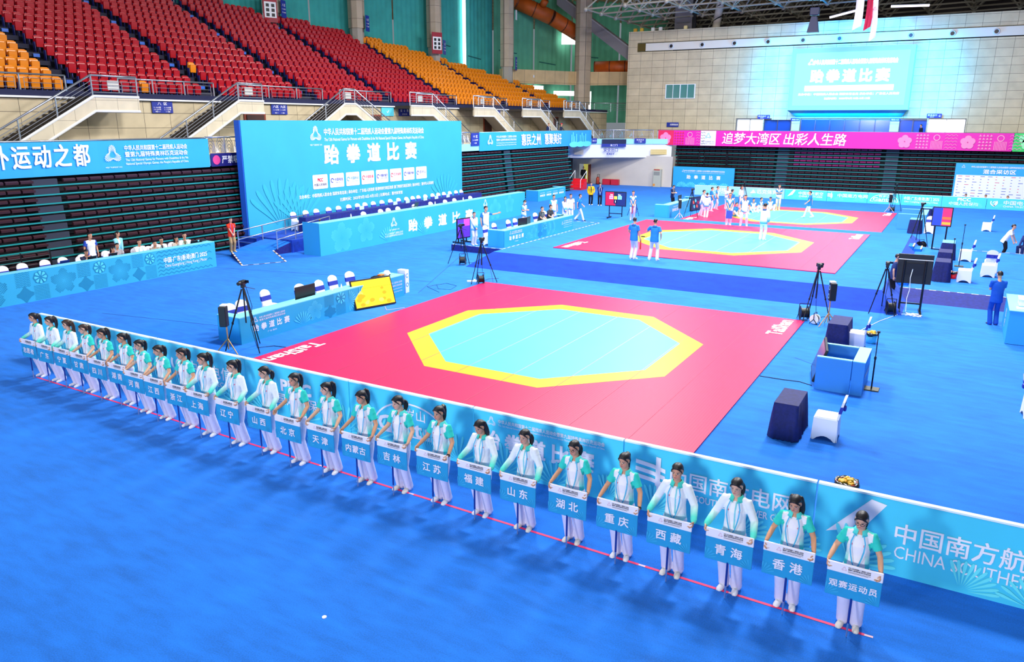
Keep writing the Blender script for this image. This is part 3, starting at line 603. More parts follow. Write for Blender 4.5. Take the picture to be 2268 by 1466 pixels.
# doors of the far gallery
GL = M('door_glass', '#1c4fae', .12, spec=.8); DAY = M('daylight_pane', '#eef7e4', .5, emit=1.6)
k = 0
for x0, x1, mat, lab in ((-20.0, -17.5, DAY, 'd'), (-17.4, -14.9, GL, 'g'), (-14.0, -6.3, GL, 'g'), (-5.6, -3.4, GL, 'g'), (-3.3, -.5, DAY, 'd')):
    k += 1; mb = MB(); mb.box(((x0+x1)/2, W+.25, 5.35), (x1-x0, .06, 2.1)); o = mb.build('door_%d' % (k+1), mat); o['kind'] = 'structure'
    fr = MB(); nn = max(2, int((x1-x0)/1.25))
    for i in range(nn+1): fr.box((x0+(x1-x0)*i/nn, W+.17, 5.35), (.07, .1, 2.1))
    fr.box(((x0+x1)/2, W+.17, 6.38), (x1-x0, .1, .09)); fr.build('door_frame', STEEL_D if lab == 'g' else STEEL, o)
mb = MB()
for x in (-17.45, -14.45, -5.95, -3.35): mb.box((x, W-.02, 5.4), (.75 if x in (-14.45, -5.95) else .1, .12, 2.2))
struct('pier_wall', mb, TILE_F)
# window high in the far wall
o = MB().box((-25.92, W-.03, 9.1), (3.05, .06, 1.35)).build('window_1', M('green_glass', '#4f8f8a', .1, spec=.9)); o['kind'] = 'structure'
mb = MB()
for i in range(5): mb.box((-27.42+3.0*i/4, W-.07, 9.1), (.05 if i % 2 else .09, .05, 1.35))
for z in (8.43, 9.77): mb.box((-25.92, W-.07, z), (3.1, .08, .06))
mb.build('window_frame', WHITE, o)

# ceiling over the far end and the side
CEIL = M('roof_sheet', '#a08560', .7, noise=.15, nscale=.4); mb = MB()
for i in range(84):                                   # ribbed roof sheet
    x0, x1 = -70+i*1.0, -70+i*1.0+.8; mb.quad((x0, 66, 21.0), (x0, 100, 18.6), (x1, 100, 18.6), (x1, 66, 21.0)); mb.quad((x1, 66, 21.0), (x1, 100, 18.6), (x1+.1, 100, 18.4), (x1+.1, 66, 20.8)); mb.quad((x1+.1, 66, 20.8), (x1+.1, 100, 18.4), (x1+.2, 100, 18.6), (x1+.2, 66, 21.0))
struct('ceiling', mb, CEIL)
mb = MB(); mb.quad((-34, 96, 14), (14, 96, 14), (14, 96, 21), (-34, 96, 21)); struct('rear_wall', mb, M('roof_dark', '#3a3336', .8))
# ------------------------------------------------------------------ columns, curtains, beams, ducts, roof frame
TILE_C = M_tile('column_tile', '#b9a892', .7, 1.45, 1, joint='#5a5046', jw=.012)
CURT = M('teal_curtain', '#35a09c', .85, noise=.12, nscale=1.1); CURT_G = M('green_curtain', '#5aa888', .85, noise=.1, nscale=1.1)
CP = [(-49.6, 47.6), (-47.6, 55.4), (-45.4, 63.9), (-42.7, 73.0), (-37.9, 81.3)]; CZ = [13.7, 13.2, 12.2, 10.9, 7.2]
clab = ['tiled octagonal column farthest left at the top of the red seats', 'tiled octagonal column where red seats meet orange seats', 'tiled octagonal column with a red notice among orange seats', 'tiled octagonal column rising behind the last full orange block', 'thick tiled octagonal column by the far corner with an orange duct behind']
for (x, y), z, lb in zip(CP, CZ, clab):
    c = thing('column', lb, 'column', (x, y, z)); r = .72 if z > 8 else .95
    MB().cyl((0, 0, .7), (0, 0, 25-z), r, 8).build('shaft', TILE_C, c); MB().cyl((0, 0, -.9), (0, 0, .7), r*.86, 8).build('base', M('column_base', '#a79f94', .6), c)
pl = [(-53.5, 24), (-51.6, 40), (-50.4, 47.4), (-48.5, 55.8), (-46.3, 64.6), (-45.4, 74.6), (-41.6, 86), (-32.0, 92)]
n = 0
for (xa, ya), (xb, yb) in zip(pl[:-1], pl[1:]):
    seg_n = 2; zb = 6.0
    for i in range(seg_n):
        g = .07; t0, t1 = i/seg_n+g/8, (i+1)/seg_n-g/8; n += 1
        P = [Vector((xa+(xb-xa)*t, ya+(yb-ya)*t, 0)) for t in np.linspace(t0, t1, 17)]; nn = Vector((yb-ya, xa-xb, 0)).normalized(); mb = MB()
        for q, (a, b) in enumerate(zip(P[:-1], P[1:])):
            a = a+nn*.05*(q % 2); b = b+nn*.05*((q+1) % 2); U_ = Vector((0, 0, 1)); mb.quad(a+U_*zb, b+U_*zb, b+U_*25, a+U_*25)
        cu = thing('curtain', ['teal blackout curtain panel behind the top of the red seats', 'teal blackout curtain panel between the columns behind the stand', 'green lit curtain panel near the far corner'][0 if ya < 50 else 1 if ya < 75 else 2]+', panel %s' % ['one', 'two', 'three', 'four', 'five', 'six', 'seven', 'eight', 'nine', 'ten', 'eleven', 'twelve', 'thirteen', 'fourteen'][n-1]+' along the wall', 'curtain')
        mb.build('cloth', CURT if ya < 73 else CURT_G, cu)
        mb = MB(); m0 = P[2]+nn*.07; m1 = P[9]+nn*.07; mb.cyl(m0+Vector((0, 0, 12.6+(n % 2)*.9)), m1+Vector((0, 0, 12.4+(n % 2)*.9)), .05, 6); mb.build('hem_bar', M('curtain_hem', '#12595c', .8), cu)
DAYW = M('bright_daylight', '#ffffff', .5, emit=5.0)
for k, (a, b, z0, z1) in enumerate((((-52.4, 32), (-42, 79.0), 6, 25), ((-44.6, 77.6), (-42.6, 81.0), 9.6, 10.0), ((-42.0, 82.4), (-40.0, 84.9), 9.0, 9.5), ((-38.4, 83.0), (-37.7, 83.3), 7.4, 9.4), ((-41.7, 83.6), (-40.0, 84.6), 14.6, 15.8), ((-33.6, 85.5), (-32.3, 86.1), 13.3, 14.6))):
    if k == 0: continue
    w_ = MB().quad((*a, z0), (*b, z0), (*b, z1), (*a, z1)).build('window_%d' % (k+1), DAYW); w_['kind'] = 'structure'
for k, (x, y) in enumerate(((-51.0, 43.5), (-49.5, 51.4), (-47.5, 60.0), (-45.0, 69.3))):     # daylight in the gaps of the curtains
    w_ = MB().quad((x-.6, y-.22, 9), (x-.5, y+.22, 9), (x-.5, y+.22, 25), (x-.6, y-.22, 25)).build('window_%d' % (k+7), DAYW); w_['kind'] = 'structure'
bm_ = thing('tiled_beam', 'long beige tiled beam below the curtains at the far corner', 'beam')
for a, b in (((-43.2, 72.6), (-38.0, 81.6)), ((-38.0, 81.6), (-31.5, 84.2))):
    MB().box(((a[0]+b[0])/2, (a[1]+b[1])/2, 10.7), (math.hypot(b[0]-a[0], b[1]-a[1]), .6, 1.4), rz=math.atan2(b[1]-a[1], b[0]-a[0])).build('beam_span', M_tile('beam_tile%d' % int(a[0]), '#c9ab7c', 1.1, 1.45, 1 if a[0] < -40 else 0), bm_)
MB().box((-41.0, 75.9, 10.75), (.05, .6, .25)).build('small_plate', WHITE, bm_)
ORNG = M('orange_duct_wrap', '#c0560f', .55, noise=.18, nscale=2.0); BAND = M('duct_band', '#5d2a0c', .6)
def duct(label, pts, r):
    d = thing('air_duct', label, 'duct'); mb = MB(); bd = MB()
    for a, b in zip(pts[:-1], pts[1:]):
        a, b = Vector(a), Vector(b); mb.cyl(a, b, r, 18); k = max(1, int((b-a).length/1.6)); t = (b-a).normalized()
        for i in range(k+1):
            p = a+(b-a)*i/k; bd.cyl(p-t*.05, p+t*.05, r*1.02, 18)
    mb.build('duct_tube', ORNG, d, True); bd.build('joint_band', BAND, d); return d
d = duct('thick orange air duct sloping down from the roof to the corner column', [(-47.0, 73.5, 21.3), (-44.0, 77.3, 18.5), (-41.0, 79.6, 17.0), (-38.6, 83.6, 15.0)], .78)
for p in ((-43.6, 77.0, 19.3), (-41.6, 78.6, 18.1)): MB().cyl(p, (p[0]+.5, p[1]-.2, p[2]+.5), .38, 12).build('outlet', ORNG, d, True)
duct('short level orange air duct lying on the beam beside the far wall', [(-37.2, 83.0, 11.9), (-32.3, 84.3, 12.0)], .68)
# roof space frame
tr = thing('roof_truss', 'white tubular space frame with ball joints under the roof above the far wall', 'truss'); PIPE = M('truss_pipe', '#a9a294', .5, .2)
rnd = random.Random(3); lo, hi = {}, {}
for i in range(12):
    for j in range(8):
        x, y = -32.5+i*3.9, 70+j*3.6; lo[i, j] = Vector((x, y, 16.2+.10*i)); hi[i, j] = Vector((x+1.95, y+1.8, 18.4+.1*i))
mb, nb = MB(), MB()
for (i, j), p in lo.items():
    nb.lathe([(.0, -.24), (.17, -.17), (.24, 0), (.17, .17), (.0, .24)], 8, p)
    for q in ((i+1, j), (i, j+1)):
        if q in lo: mb.cyl(p, lo[q], .085, 6)
    for q in ((i, j), (i-1, j), (i, j-1), (i-1, j-1)):
        if q in hi: mb.cyl(p, hi[q], .075, 6)
for (i, j), p in hi.items():
    nb.lathe([(.0, -.2), (.15, -.14), (.2, 0), (.15, .14), (.0, .2)], 8, p)
    for q in ((i+1, j), (i, j+1)):
        if q in hi: mb.cyl(p, hi[q], .08, 6)
mb.build('lattice', PIPE, tr); nb.build('node_joint', PIPE, tr, True)
rb = thing('roof_beam', 'grey diagonal concrete roof beam running down to the far wall corner', 'beam'); MB().prism([(-41.6, 82, 19.9), (-31.9, 80.5, 13.4), (-31.9, 80.5, 12.1), (-41.6, 82, 18.6)], (.0, .9, .0)).build('beam_body', M('concrete_grey', '#8d8a90', .7), rb); MB().prism([(-41.7, 81.9, 19.95), (-31.8, 80.4, 13.45), (-31.8, 80.4, 13.3), (-41.7, 81.9, 19.8)], (.0, 1.0, .0)).build('flange', M('concrete_pale', '#a8a6ac', .7), rb)
d = thing('roof_pipe', 'thick pale vertical pipe wrapped in cable standing on the far wall', 'pipe', (-23.2, 80.6, 15.0)); MB().cyl((0, 0, 0), (.6, 0, 5), .38, 14).build('pipe', M('pale_pipe', '#c8beb0', .5), d, True)
mb = MB(); mb.tube([(.12*q/4+.41*cos(q*.8), .41*sin(q*.8), q*.16) for q in range(30)], .05, 5); mb.build('wrapped_cable', BLACKM, d)
d = thing('ladder_cage', 'grey caged ladder shaft beside the wrapped pipe on the far wall', 'ladder', (-26.6, 81.0, 15.0)); MB().box((0, 0, 2.4), (1.8, .5, 4.8)).build('shaft', M('grey_metal', '#7f7c84', .5, .4), d); MB().box((1.2, -.3, 2.4), (.3, .2, 4.8)).build('cable_tray', BLACKM, d)
mb = MB()
for q in range(9): mb.cyl((-.7, -.32, .3+.5*q), (.7, -.32, .3+.5*q), .035, 6)
mb.build('rungs', STEEL, d)
for k, (x, col) in enumerate(((-31.2, '#d9a62c'), (-30.5, '#e0b840'), (-29.3, '#eceef2'), (-28.5, '#eceef2'), (-25.9, '#e9d9a0'))):
    tag(MB().bev((x, 79.5, 15.18), (.34, .3, .36), .04).build('fixture_box', M('fixture%d' % k, col, .5)), ['dark yellow', 'bright yellow', 'white, nearest the yellow pair,', 'white, beside another white one,', 'cream, set apart from the rest,'][k]+' small box on top of the far wall', 'box')

# ------------------------------------------------------------------ stadium seats
RSEAT, OSEAT = M('red_seat_plastic', '#b2041a', .32, spec=.5), M('orange_seat_plastic', '#f08a05', .3, spec=.6); BRK = M('seat_bracket', '#1b2470', .5)
def seat_bms():
    b = MB(); prof = [(-.20, .36), (-.10, .36), (-.06, .62), (-.085, .80), (-.13, .845), (-.19, .84), (-.20, .60)]
    b.prism([(x, -.20, z) for x, z in prof], (0, .40, 0)); b.prism([(-.13, -.17, .84), (-.13, .17, .84), (-.13, .13, .875), (-.13, -.13, .875)], (-.06, 0, 0))
    p = MB(); p.prism([(-.05, -.20, .40), (-.045, -.205, .70), (.03, -.215, .74), (.075, -.215, .70), (.035, -.17, .34), (-.02, -.16, .30)], (0, .40, 0)) if False else p.prism([(-.03, -.185, .33), (-.045, -.185, .70), (.02, -.185, .745), (.075, -.185, .715), (.03, -.185, .30)], (0, .37, 0))
    k = MB(); k.box((-.08, -.235, .30), (.16, .03, .5)); k.box((-.06, .0, .16), (.05, .06, .32)); return b, p, k
sb, sp_, sk = seat_bms()
seats = []; AIS = [23.0, 30.75, 38.4, 46.4, 54.8, 63.2, 71.6]; edges = [9.0]+AIS+[79.6]
for n_ in range(0, 18):
    ye = ymax(ROWX(n_)-.2)
    for bi, (a, b) in enumerate(zip(edges[:-1], edges[1:])):
        a2, b2 = a+.62, b-.62; k = int((b2-a2)/.525); st_ = (b2-a2)/k
        for i in range(k):
            y = a2+st_*(i+.5)
            if y < ye-.3: seats.append((ROWX(n_), y, ROWZ(n_), bi, n_, i))
CI = np.array(camo.matrix_world.inverted()); F_ = 1704.0
def pix(p):
    q = CI @ np.array([*p, 1.0]); return (1134+F_*q[0]/-q[2], 733-F_*q[1]/-q[2], -q[2])
vis = [s for s in seats if (lambda q: -25 < q[0] < 2290 and q[1] > -25)(pix((s[0], s[1], s[2]+.6)))]
vis.sort(key=lambda s: pix((s[0], s[1], s[2]))[2]); near, rest = vis[:300], vis[300:]
odd = {(n_, bi, i) for n_, bi, i in ((3, 2, 0), (0, 1, 5))}
col_of = lambda s: 1 if ((s[3] in (0,) or s[3] >= 5) != ((s[4], s[3], s[5]) in odd)) else 0
protos = []
for m, lab in ((RSEAT, 'red'), (OSEAT, 'orange')):
    r = sb.build('stadium_seat', m); sp_.build('seat_pan', m, r); sk.build('bracket', BRK, r, label='dark blue seat bracket'); protos.append(r)
BLK = ['orange tip-up stadium seat in the block at the left edge of the upper stand', 'red tip-up stadium seat in the block between the two left stairs of the upper stand', 'red tip-up stadium seat in the block left of the central double stair', 'red tip-up stadium seat in the block right of the central double stair', 'red tip-up stadium seat in the last red block', 'orange tip-up stadium seat in the first orange block after the red', 'orange tip-up stadium seat in the second orange block', 'orange tip-up stadium seat in the end block']
used = [False, False]
for s in near:
    c = col_of(s); lab = BLK[s[3]]; grp = lab.replace('tip-up stadium seat', 'seats')
    if (s[4], s[3], s[5]) in odd: lab = ['single orange seat in the front row of a red block behind the rail', 'single orange seat among red seats higher up'][s[4] > 0]; grp = None
    lo_ = (s[0], s[1], s[2])
    if not used[c]: o = protos[c]; o.location = lo_; used[c] = True
    else: o = dup(protos[c], lo_)
    tag(o, lab, 'seat', grp)
    if grp is None and 'group' in o: del o['group']
for c in (0, 1):
    if not used[c]: protos[c].location = (ROWX(0), 12, ROWZ(0)); tag(protos[c], BLK[0], 'seat', 'orange seats in the block')
def replicate(mbs, pts, mats_of):
    V = np.concatenate([np.array(m.v) for m, _ in mbs]); Fs = []; Ms = []; o = 0
    for m, mi in mbs: Fs += [tuple(i+o for i in f) for f in m.f]; Ms += [mi]*len(m.f); o += len(m.v)
    out = MB(); nv = len(V)
    for k, p in enumerate(pts):
        out.v += (V+np.array(p[:3])).tolist(); out.f += [tuple(i+k*nv for i in f) for f in Fs]; c = mats_of(p); out.m += [c if q == 0 else 2 for q in Ms]
    return out
so_ = replicate([(sb, 0), (sp_, 0), (sk, 1)], rest, col_of).build('stadium_seats', [RSEAT, OSEAT, BRK]); tag(so_, 'remaining red and orange tip-up seats higher up and farther along the stand', 'seats', None, 'stuff')
# aisle steps and blue row signs
for ai, y in enumerate(AIS):
    t = thing('aisle_stair', 'dark stepped aisle through the stand seats, %s from the left edge' % ['first', 'second', 'third', 'fourth', 'fifth', 'sixth', 'seventh'][ai], 'aisle'); mb = MB(); sg = MB(); dt = MB()
    for n_ in range(0, 18):
        if y > ymax(ROWX(n_))+.2: break
        mb.box((ROWX(n_)+.30, y, ROWZ(n_)-.11), (.4, 1.05, .216)); dt.box((ROWX(n_)+.12, y-.5, ROWZ(n_)+.05), (.05, .05, .05))
        if n_ % 3 == 1: sg.box((ROWX(n_)-.25, y+.32, ROWZ(n_)+.28), (.03, .32, .16))
    mb.build('tread', M('aisle_tread', '#24253c', .8), t); dt.build('marker_light', WHITE, t); sg.build('row_plate', M('row_plate_blue', '#2b6fe0', .4), t)

# ------------------------------------------------------------------ rails and stairs of the upper stand
def guard(label, a, b, z0, h=.9, post=2.2, bars=4, fan=False, name='guard_rail'):
    a, b = Vector((*a, z0)), Vector((*b, z0)); g = thing(name, label, 'railing', a); d = b-a; L = d.length; k = max(1, round(L/post)); Z = Vector((0, 0, 1))
    for i in range(k+1): MB().cyl(d*i/k, d*i/k+Z*h, .035, 8).build('post', STEEL, g)
    mb = MB(); mb.cyl(Z*h, d+Z*h, .04, 8); mb.build('top_rail', STEEL, g, True); mb = MB()
    for i in range(k):
        p, q = d*i/k, d*(i+1)/k; e = (q-p)
        if fan:
            c = (p+q)/2
            for cc in (p+e*.25, p+e*.75):
                for r in (.16, .27, .38, .49):
                    pts = [cc+e.normalized()*r*cos(t)*e.length/2.1+Z*(r*1.45*sin(t)+.1) for t in np.linspace(0.0, PI, 9)]; mb.tube(pts, .014, 5)
        else:
            s0, s1 = p+e*.1, p+e*.9
            for zz in np.linspace(.16, h-.16, bars): mb.cyl(s0+Z*zz, s1+Z*zz, .014, 5)
            for s in (s0, s1): mb.cyl(s+Z*.16, s+Z*(h-.16), .014, 5)
    mb.build('infill', STEEL, g); return g
RX = -36.0
for a, b, lb in ((9.5, 21.7, 'steel guard rail before the orange block at the left edge'), (24.3, 29.9, 'steel guard rail before the red block between the left stairs'), (31.6, 38.3, 'steel guard rail before the red block left of the double stair'), (39.9, 45.2, 'steel guard rail right of the double stair'), (48.2, 53.5, 'steel guard rail before the first orange seats'), (56.8, 61.5, 'steel guard rail before the second orange block'), (65.2, 69.8, 'steel guard rail before the end orange seats'), (73.5, 80.5, 'steel guard rail turning toward the far corner')):
    guard(lb, (RX, a), (RX, b), 7.16, .92)
guard('steel guard rail on the short landing at the far corner', (RX, 80.5), (-33.2, 83), 7.16, .92)
STR = M_tile('stair_tile', '#d4c8b0', 1.05, .9, 1, joint='#8a8070', jw=.008)
def stairs(label, y0, y1, dirs):
    """landing from y0 to y1 at the stand level with flights going down towards -Y and/or +Y"""
    s = thing('staircase', label, 'staircase', (-35.2, (y0+y1)/2, 4.31)); ym = (y0+y1)/2; z1 = 2.87; sl = .555; run = z1/sl; f = lambda y: y-ym
    poly = []
    A_, B_ = f(y0), f(y1)
    if -1 in dirs: lower = [(A_-run+1.15, 0), (A_-run, 0), (A_, z1)]
    else: lower = [(A_, z1-.65), (A_, z1)]
    if 1 in dirs: upper = [(B_, z1), (B_+run, 0), (B_+run-1.15, 0)]
    else: upper = [(B_, z1), (B_, z1-.65)]
    bot = ([] if 1 not in dirs else [(B_, z1-.65)])+([] if -1 not in dirs else [(A_, z1-.65)])
    pts = lower+upper+bot
    MB().prism([(.66, y, z) for y, z in pts], (.14, 0, 0)).build('stringer', STR, s)
    tm = MB(); T_ = lambda a, b, r=.06: tm.cyl((.80, *a), (.80, *b), r, 6)
    chain = ([(A_-run, 0)] if -1 in dirs else [])+[(A_, z1), (B_, z1)]+([(B_+run, 0)] if 1 in dirs else [])
    for a, b in zip(chain[:-1], chain[1:]): T_(a, b)
    ch2 = ([(A_-run+1.15, 0)] if -1 in dirs else [])+[(A_, z1-.65), (B_, z1-.65)]+([(B_+run-1.15, 0)] if 1 in dirs else [])
    for a, b in zip(ch2[:-1], ch2[1:]): T_(a, b)
    tm.build('edge_trim', WHITE, s); stp = MB(); sof = MB()
    stp.box((-.05, (A_+B_)/2, z1-.1), (1.5, B_-A_, .2)); nst = 17
    for dr in dirs:
        e = A_ if dr < 0 else B_
        for i in range(nst): stp.box((-.05, e+dr*(i+.5)*run/nst, z1-(i+1)*z1/(nst+1)-.08), (1.42, run/nst, .17))
        sof.quad((-.75, e, z1-.3), (.66, e, z1-.3), (.66, e+dr*(run-.6), 0), (-.75, e+dr*(run-.6), 0))
    stp.build('steps', M('stair_steps', '#3b3430', .8), s); sof.build('soffit', M('stair_soffit', '#b7ab9a', .7), s)
    hr = MB(); inf = MB(); pts = []
    for a, b in zip(chain[:-1], chain[1:]):
        L = math.hypot(b[0]-a[0], b[1]-a[1]); k = max(1, round(L/1.9))
        for i in range(k+1):
            y, z = a[0]+(b[0]-a[0])*i/k, a[1]+(b[1]-a[1])*i/k
            if (round(y, 2), round(z, 2)) not in pts: pts.append((round(y, 2), round(z, 2)))
        hr.cyl((.73, a[0], a[1]+.9), (.73, b[0], b[1]+.9), .045, 8)
        for q in (.18, .34, .50, .66): inf.cyl((.73, a[0], a[1]+q), (.73, b[0], b[1]+q), .015, 5)
    for y, z in pts: MB().cyl((.73, y, z), (.73, y, z+.9), .035, 8).build('post', STEEL, s)
    hr.build('handrail', STEEL, s, True); inf.build('infill', STEEL, s)
    MB().box((.62, 0, z1+.5), (.03, .55, .42)).build('notice_plate', M('rail_plate', '#8fd4ee' if y0 > 35 else '#d5d2cc', .4), s)
    return s
stairs('tiled stair rising to the orange block at the left edge of the stand', 21.95, 24.2, (-1,))
stairs('tiled stair rising to the aisle just left of the big blue backdrop', 30.2, 31.9, (-1,))
stairs('double tiled stair like a gable above the middle of the backdrop', 38.6, 39.6, (-1, 1))
stairs('tiled stair coming down behind the right end of the backdrop', 45.4, 48.1, (1,))
stairs('tiled stair coming down above the left half of the calligraphy banner', 53.65, 56.7, (1,))
stairs('tiled stair coming down behind the person in the red cap', 61.6, 65.0, (1,))
stairs('last tiled stair coming down beside the far corner', 69.85, 73.4, (1,))
c = thing('corner_staircase', 'yellowish tiled staircase wall descending at the far corner beside the far wall', 'staircase', (-33.2, 83, 4.31))
MB().prism([(0, 0, 2.85), (0, 0, .9), (.4, 0, .9), (2.4, 0, -.1), (5, 0, -.1), (1.6, 0, 2.85)], (0, .2, 0)).build('stringer', M_tile('stair_tile_y', '#d9b98a', 1.2, .9, 0), c)
mb = MB(); mb.cyl((0, 0, 3.75), (1.6, 0, 3.75), .045, 8); mb.cyl((1.6, 0, 3.75), (4.6, 0, 1.2), .045, 8)
for q in (.2, .45, .7):
    mb.cyl((0, 0, 2.85+q), (1.6, 0, 2.85+q), .016, 5); mb.cyl((1.6, 0, 2.85+q), (4.6, 0, .3+q), .016, 5)
mb.build('handrail', STEEL, c)
# openings and signs on the gallery back wall
for k, (y, wd, lb) in enumerate(((32.6, 1.6, 1), (43.0, 2.0, 2), (58.2, 1.3, 3), (71.2, 1.0, 4))):
    d = MB().box((-35.97, y, 5.45), (.06, wd, 2.2)).build('door_%d' % (k+8), M('door_brown', '#8a3a22', .5)); d['kind'] = 'structure'; MB().box((-35.92, y, 5.45), (.06, wd*.8, 2.0)).build('door_leaf', M('door_dark', '#3c1f1a', .6), d)
e = thing('entrance_canopy', 'small entrance with glass canopy under the double stair', 'entrance', (-34.3, 39.2, 4.31)); MB().box((-.1, 0, 1.35), (.4, 3.3, .22)).build('canopy', M('canopy_cream', '#c9b98f', .6), e); MB().box((-.2, 0, .62), (.2, 2.5, 1.25)).build('opening', M('entrance_dark', '#1c2233', .4), e)
mb = MB()
for y in (-1.4, 1.4): mb.box((-.1, y, .62), (.3, .25, 1.3))
mb.build('jamb', M('canopy_cream', '#c9b98f', .6), e); MB().box((-.05, 0, 1.0), (.1, 1.4, .35)).build('sign_box', M('pale_sign', '#aebfd6', .4), e)
def wall_sign(label, F, wd, h, lines, mat=BLUE_SIGN, name='direction_sign'):
    o = thing(name, label, 'sign', F[0]); F0 = (Vector((0, 0, 0)), F[1], F[2], F[3]); mb = MB(); p = [F[1]*x+F[2]*y+F[3]*.0 for x, y in ((-wd/2, -h/2), (wd/2, -h/2), (wd/2, h/2), (-wd/2, h/2))]; mb.prism(p, F[3]*.04); mb.build('plate', mat, o)
    if lines:
        mb = MB()
        for s, x, y, hh, w_ in lines: put_text(mb, F0, s, x, y, hh, w_, .012, .046)
        mb.build('lettering', INK, o)
    return o
LX = lambda y, z, x=-35.96: frame((x, y, z), (0, 1, 0))
wall_sign('blue sign reading block eight beside the first stair', LX(26.55, 6.78), 1.2, .58, [('八  区', 0, .17, .15, .55), ('1-16排', -.3, -.02, .08, .4), ('1-16排', .3, -.02, .08, .4), ('13-24号', -.3, -.12, .07, .4), ('1-12号', .3, -.12, .07, .38), ('←', -.3, -.22, .08, .3), ('→', .3, -.22, .08, .3)])
wall_sign('narrow blue restroom sign partly behind the second stair', LX(32.9, 6.78), .7, .58, [('卫生间', 0, -.12, .13, .5)])
wall_sign('blue sign reading blocks eight and nine right of the second stair', LX(34.5, 6.78), 1.25, .58, [('八区  九区', 0, .15, .15, 1.0), ('1-16排 1-16排', 0, -.03, .08, .95), ('← →', 0, -.2, .08, .8)])
wall_sign('pale cyan poster with dark corners right of the double stair', LX(44.7, 6.78), 1.35, .62, [('✓', 0, 0, .3, None)], M('poster_cyan', '#5fd8f0', .5), 'poster')
wall_sign('blue toilet sign with two figures right of the cyan poster', LX(46.6, 6.78), 1.25, .58, [('女  ↓  男', 0, .08, .2, .95), ('卫生间', 0, -.17, .1, .6)])
wall_sign('blue block sign behind the stair that passes the backdrop edge', LX(49.6, 6.78), 1.3, .58, [('九  区', 0, .1, .17, .7)])
wall_sign('blue block sign beside the stair above the calligraphy banner', LX(57.6, 6.78), 1.3, .58, [('十  区', 0, .1, .17, .7)])
wall_sign('blue toilet sign beside the block sign above the calligraphy banner', LX(59.6, 6.78), 1.3, .58, [('女 ↓ 男', 0, .05, .2, .95)])
wall_sign('blue block sign behind the stair with the red-capped person', LX(67.0, 6.78), 1.3, .58, [('十  区', 0, .1, .17, .7)])
wall_sign('blue toilet sign beside the last stair', LX(75.5, 6.78), 1.6, .62, [('女 ↓ 男', 0, .05, .2, 1.2)])
wall_sign('low blue block sign on the gallery rail right of the backdrop', LX(49.0, 4.85, -31.38), 1.1, .9, [('十 区', 0, .2, .2, .6), ('1-16排', 0, -.05, .12, .7), ('→', 0, -.26, .12, .4)])
sgn = [(LX(45.6, 14.6, -47.0), .95, 1.5, '红', 'notice'), ]
for (x, y), z, lb in (((-48.75, 48.0), 14.7, 'blue block plate on the column farthest left'), ((-46.75, 55.8), 14.3, 'blue block plate on the column where red meets orange seats'), ((-44.55, 64.3), 12.9, 'blue block plate on the column with the red notice'), ((-41.85, 73.4), 11.9, 'blue block plate on the column behind the orange block')):
    wall_sign(lb, frame((x, y, z), (-.3, .95, 0)), .75, 1.3, [('八 区', 0, .3, .2, .5), ('1-16排', 0, 0, .12, .55), ('17-26排', 0, -.25, .12, .55)])
for (x, y), z, lb in (((-48.65, 46.5), 14.5, 'red framed notice board on the column farthest left'), ((-44.55, 63.1), 13.2, 'red framed notice board on the column among orange seats')):
    nb_ = wall_sign(lb, frame((x, y, z), (.35, .94, 0)), 1.15, 1.9, [], M('notice_red', '#a01830', .5), 'notice_board'); F0 = (Vector((0, 0, 0)), Vector((.35, .94, 0)).normalized(), Vector((0, 0, 1)), Vector((.94, -.35, 0)).normalized()); mb = MB()
    mb.poly2(F0, [(-.48, -.6), (.48, -.6), (.48, .55), (-.48, .55)], .05); mb.build('sheet', WHITE, nb_); mb = MB()
    for i in range(6): cx_, cy_ = (-.22, .22)[i % 2], (.3, -.05, -.4)[i//2]; mb.poly2(F0, [(cx_-.13, cy_-.12), (cx_+.13, cy_-.12), (cx_+.13, cy_+.12), (cx_-.13, cy_+.12)], .055)
    mb.build('pictogram', BLACK, nb_)
wall_sign('small white notice high on the column behind the orange block', frame((-41.8, 73.3, 16.6), (-.3, .95, 0)), .55, .95, [], WHITE, 'notice')
YS = lambda x, z: frame((x, 78.93, z), (1, 0, 0))
wall_sign('blue wheelchair access sign low on the far wall', YS(-26.5, 5.85), 1.25, .45, [('无障碍坐席', .15, 0, .18, .85)])
wall_sign('blue exit sign over the bright left doors of the far wall', YS(-17.45, 6.62), 1.15, .36, [('安全出口', -.15, .05, .15, .7), ('EXIT', -.15, -.1, .08, .3), ('↓', .42, 0, .2, None)])
wall_sign('blue exit sign over the bright right doors of the far wall', YS(-2.9, 6.72), 1.15, .36, [('安全出口', -.15, .05, .15, .7), ('EXIT', -.15, -.1, .08, .3), ('↓', .42, 0, .2, None)])
wall_sign('small blue gate sign under the left end of the screen', YS(-14.5, 6.38), .8, .26, [('看台入口', 0, 0, .13, .6)])
wall_sign('small blue gate sign under the right end of the screen', YS(-5.95, 6.38), .8, .26, [('看台入口', 0, 0, .13, .6)])
for x in (-27.1, -23.95, -20.8, -17.65, -14.5, -11.35, -5.57, -2.4, .8):
    v = thing('round_vent', 'round nozzle vent in the white band of the far wall', 'vent', (x, W-.08, 13.45), 0, 'nozzle vents along the white band'); mb = MB(); mb.lathe([(.26, 0), (.24, .08), (.17, .08), (.15, .0)], 18)
    for i, p in enumerate(mb.v): mb.v[i] = (p[0], -p[2], p[1])
    mb.build('ring', M('vent_ring', '#cfd0d8', .4), v, True); MB().cyl((0, -.005, 0), (0, -.05, 0), .16, 14).build('nozzle', BLACK, v)
guard('fan patterned rail between the left banner and the backdrop', (-31.5, 25.4), (-31.5, 27.6), 4.53, .83, 1.1, fan=True)
guard('fan patterned rail between the backdrop and the calligraphy banner', (-31.5, 46.5), (-31.5, 49.8), 4.53, .83, 1.1, fan=True)
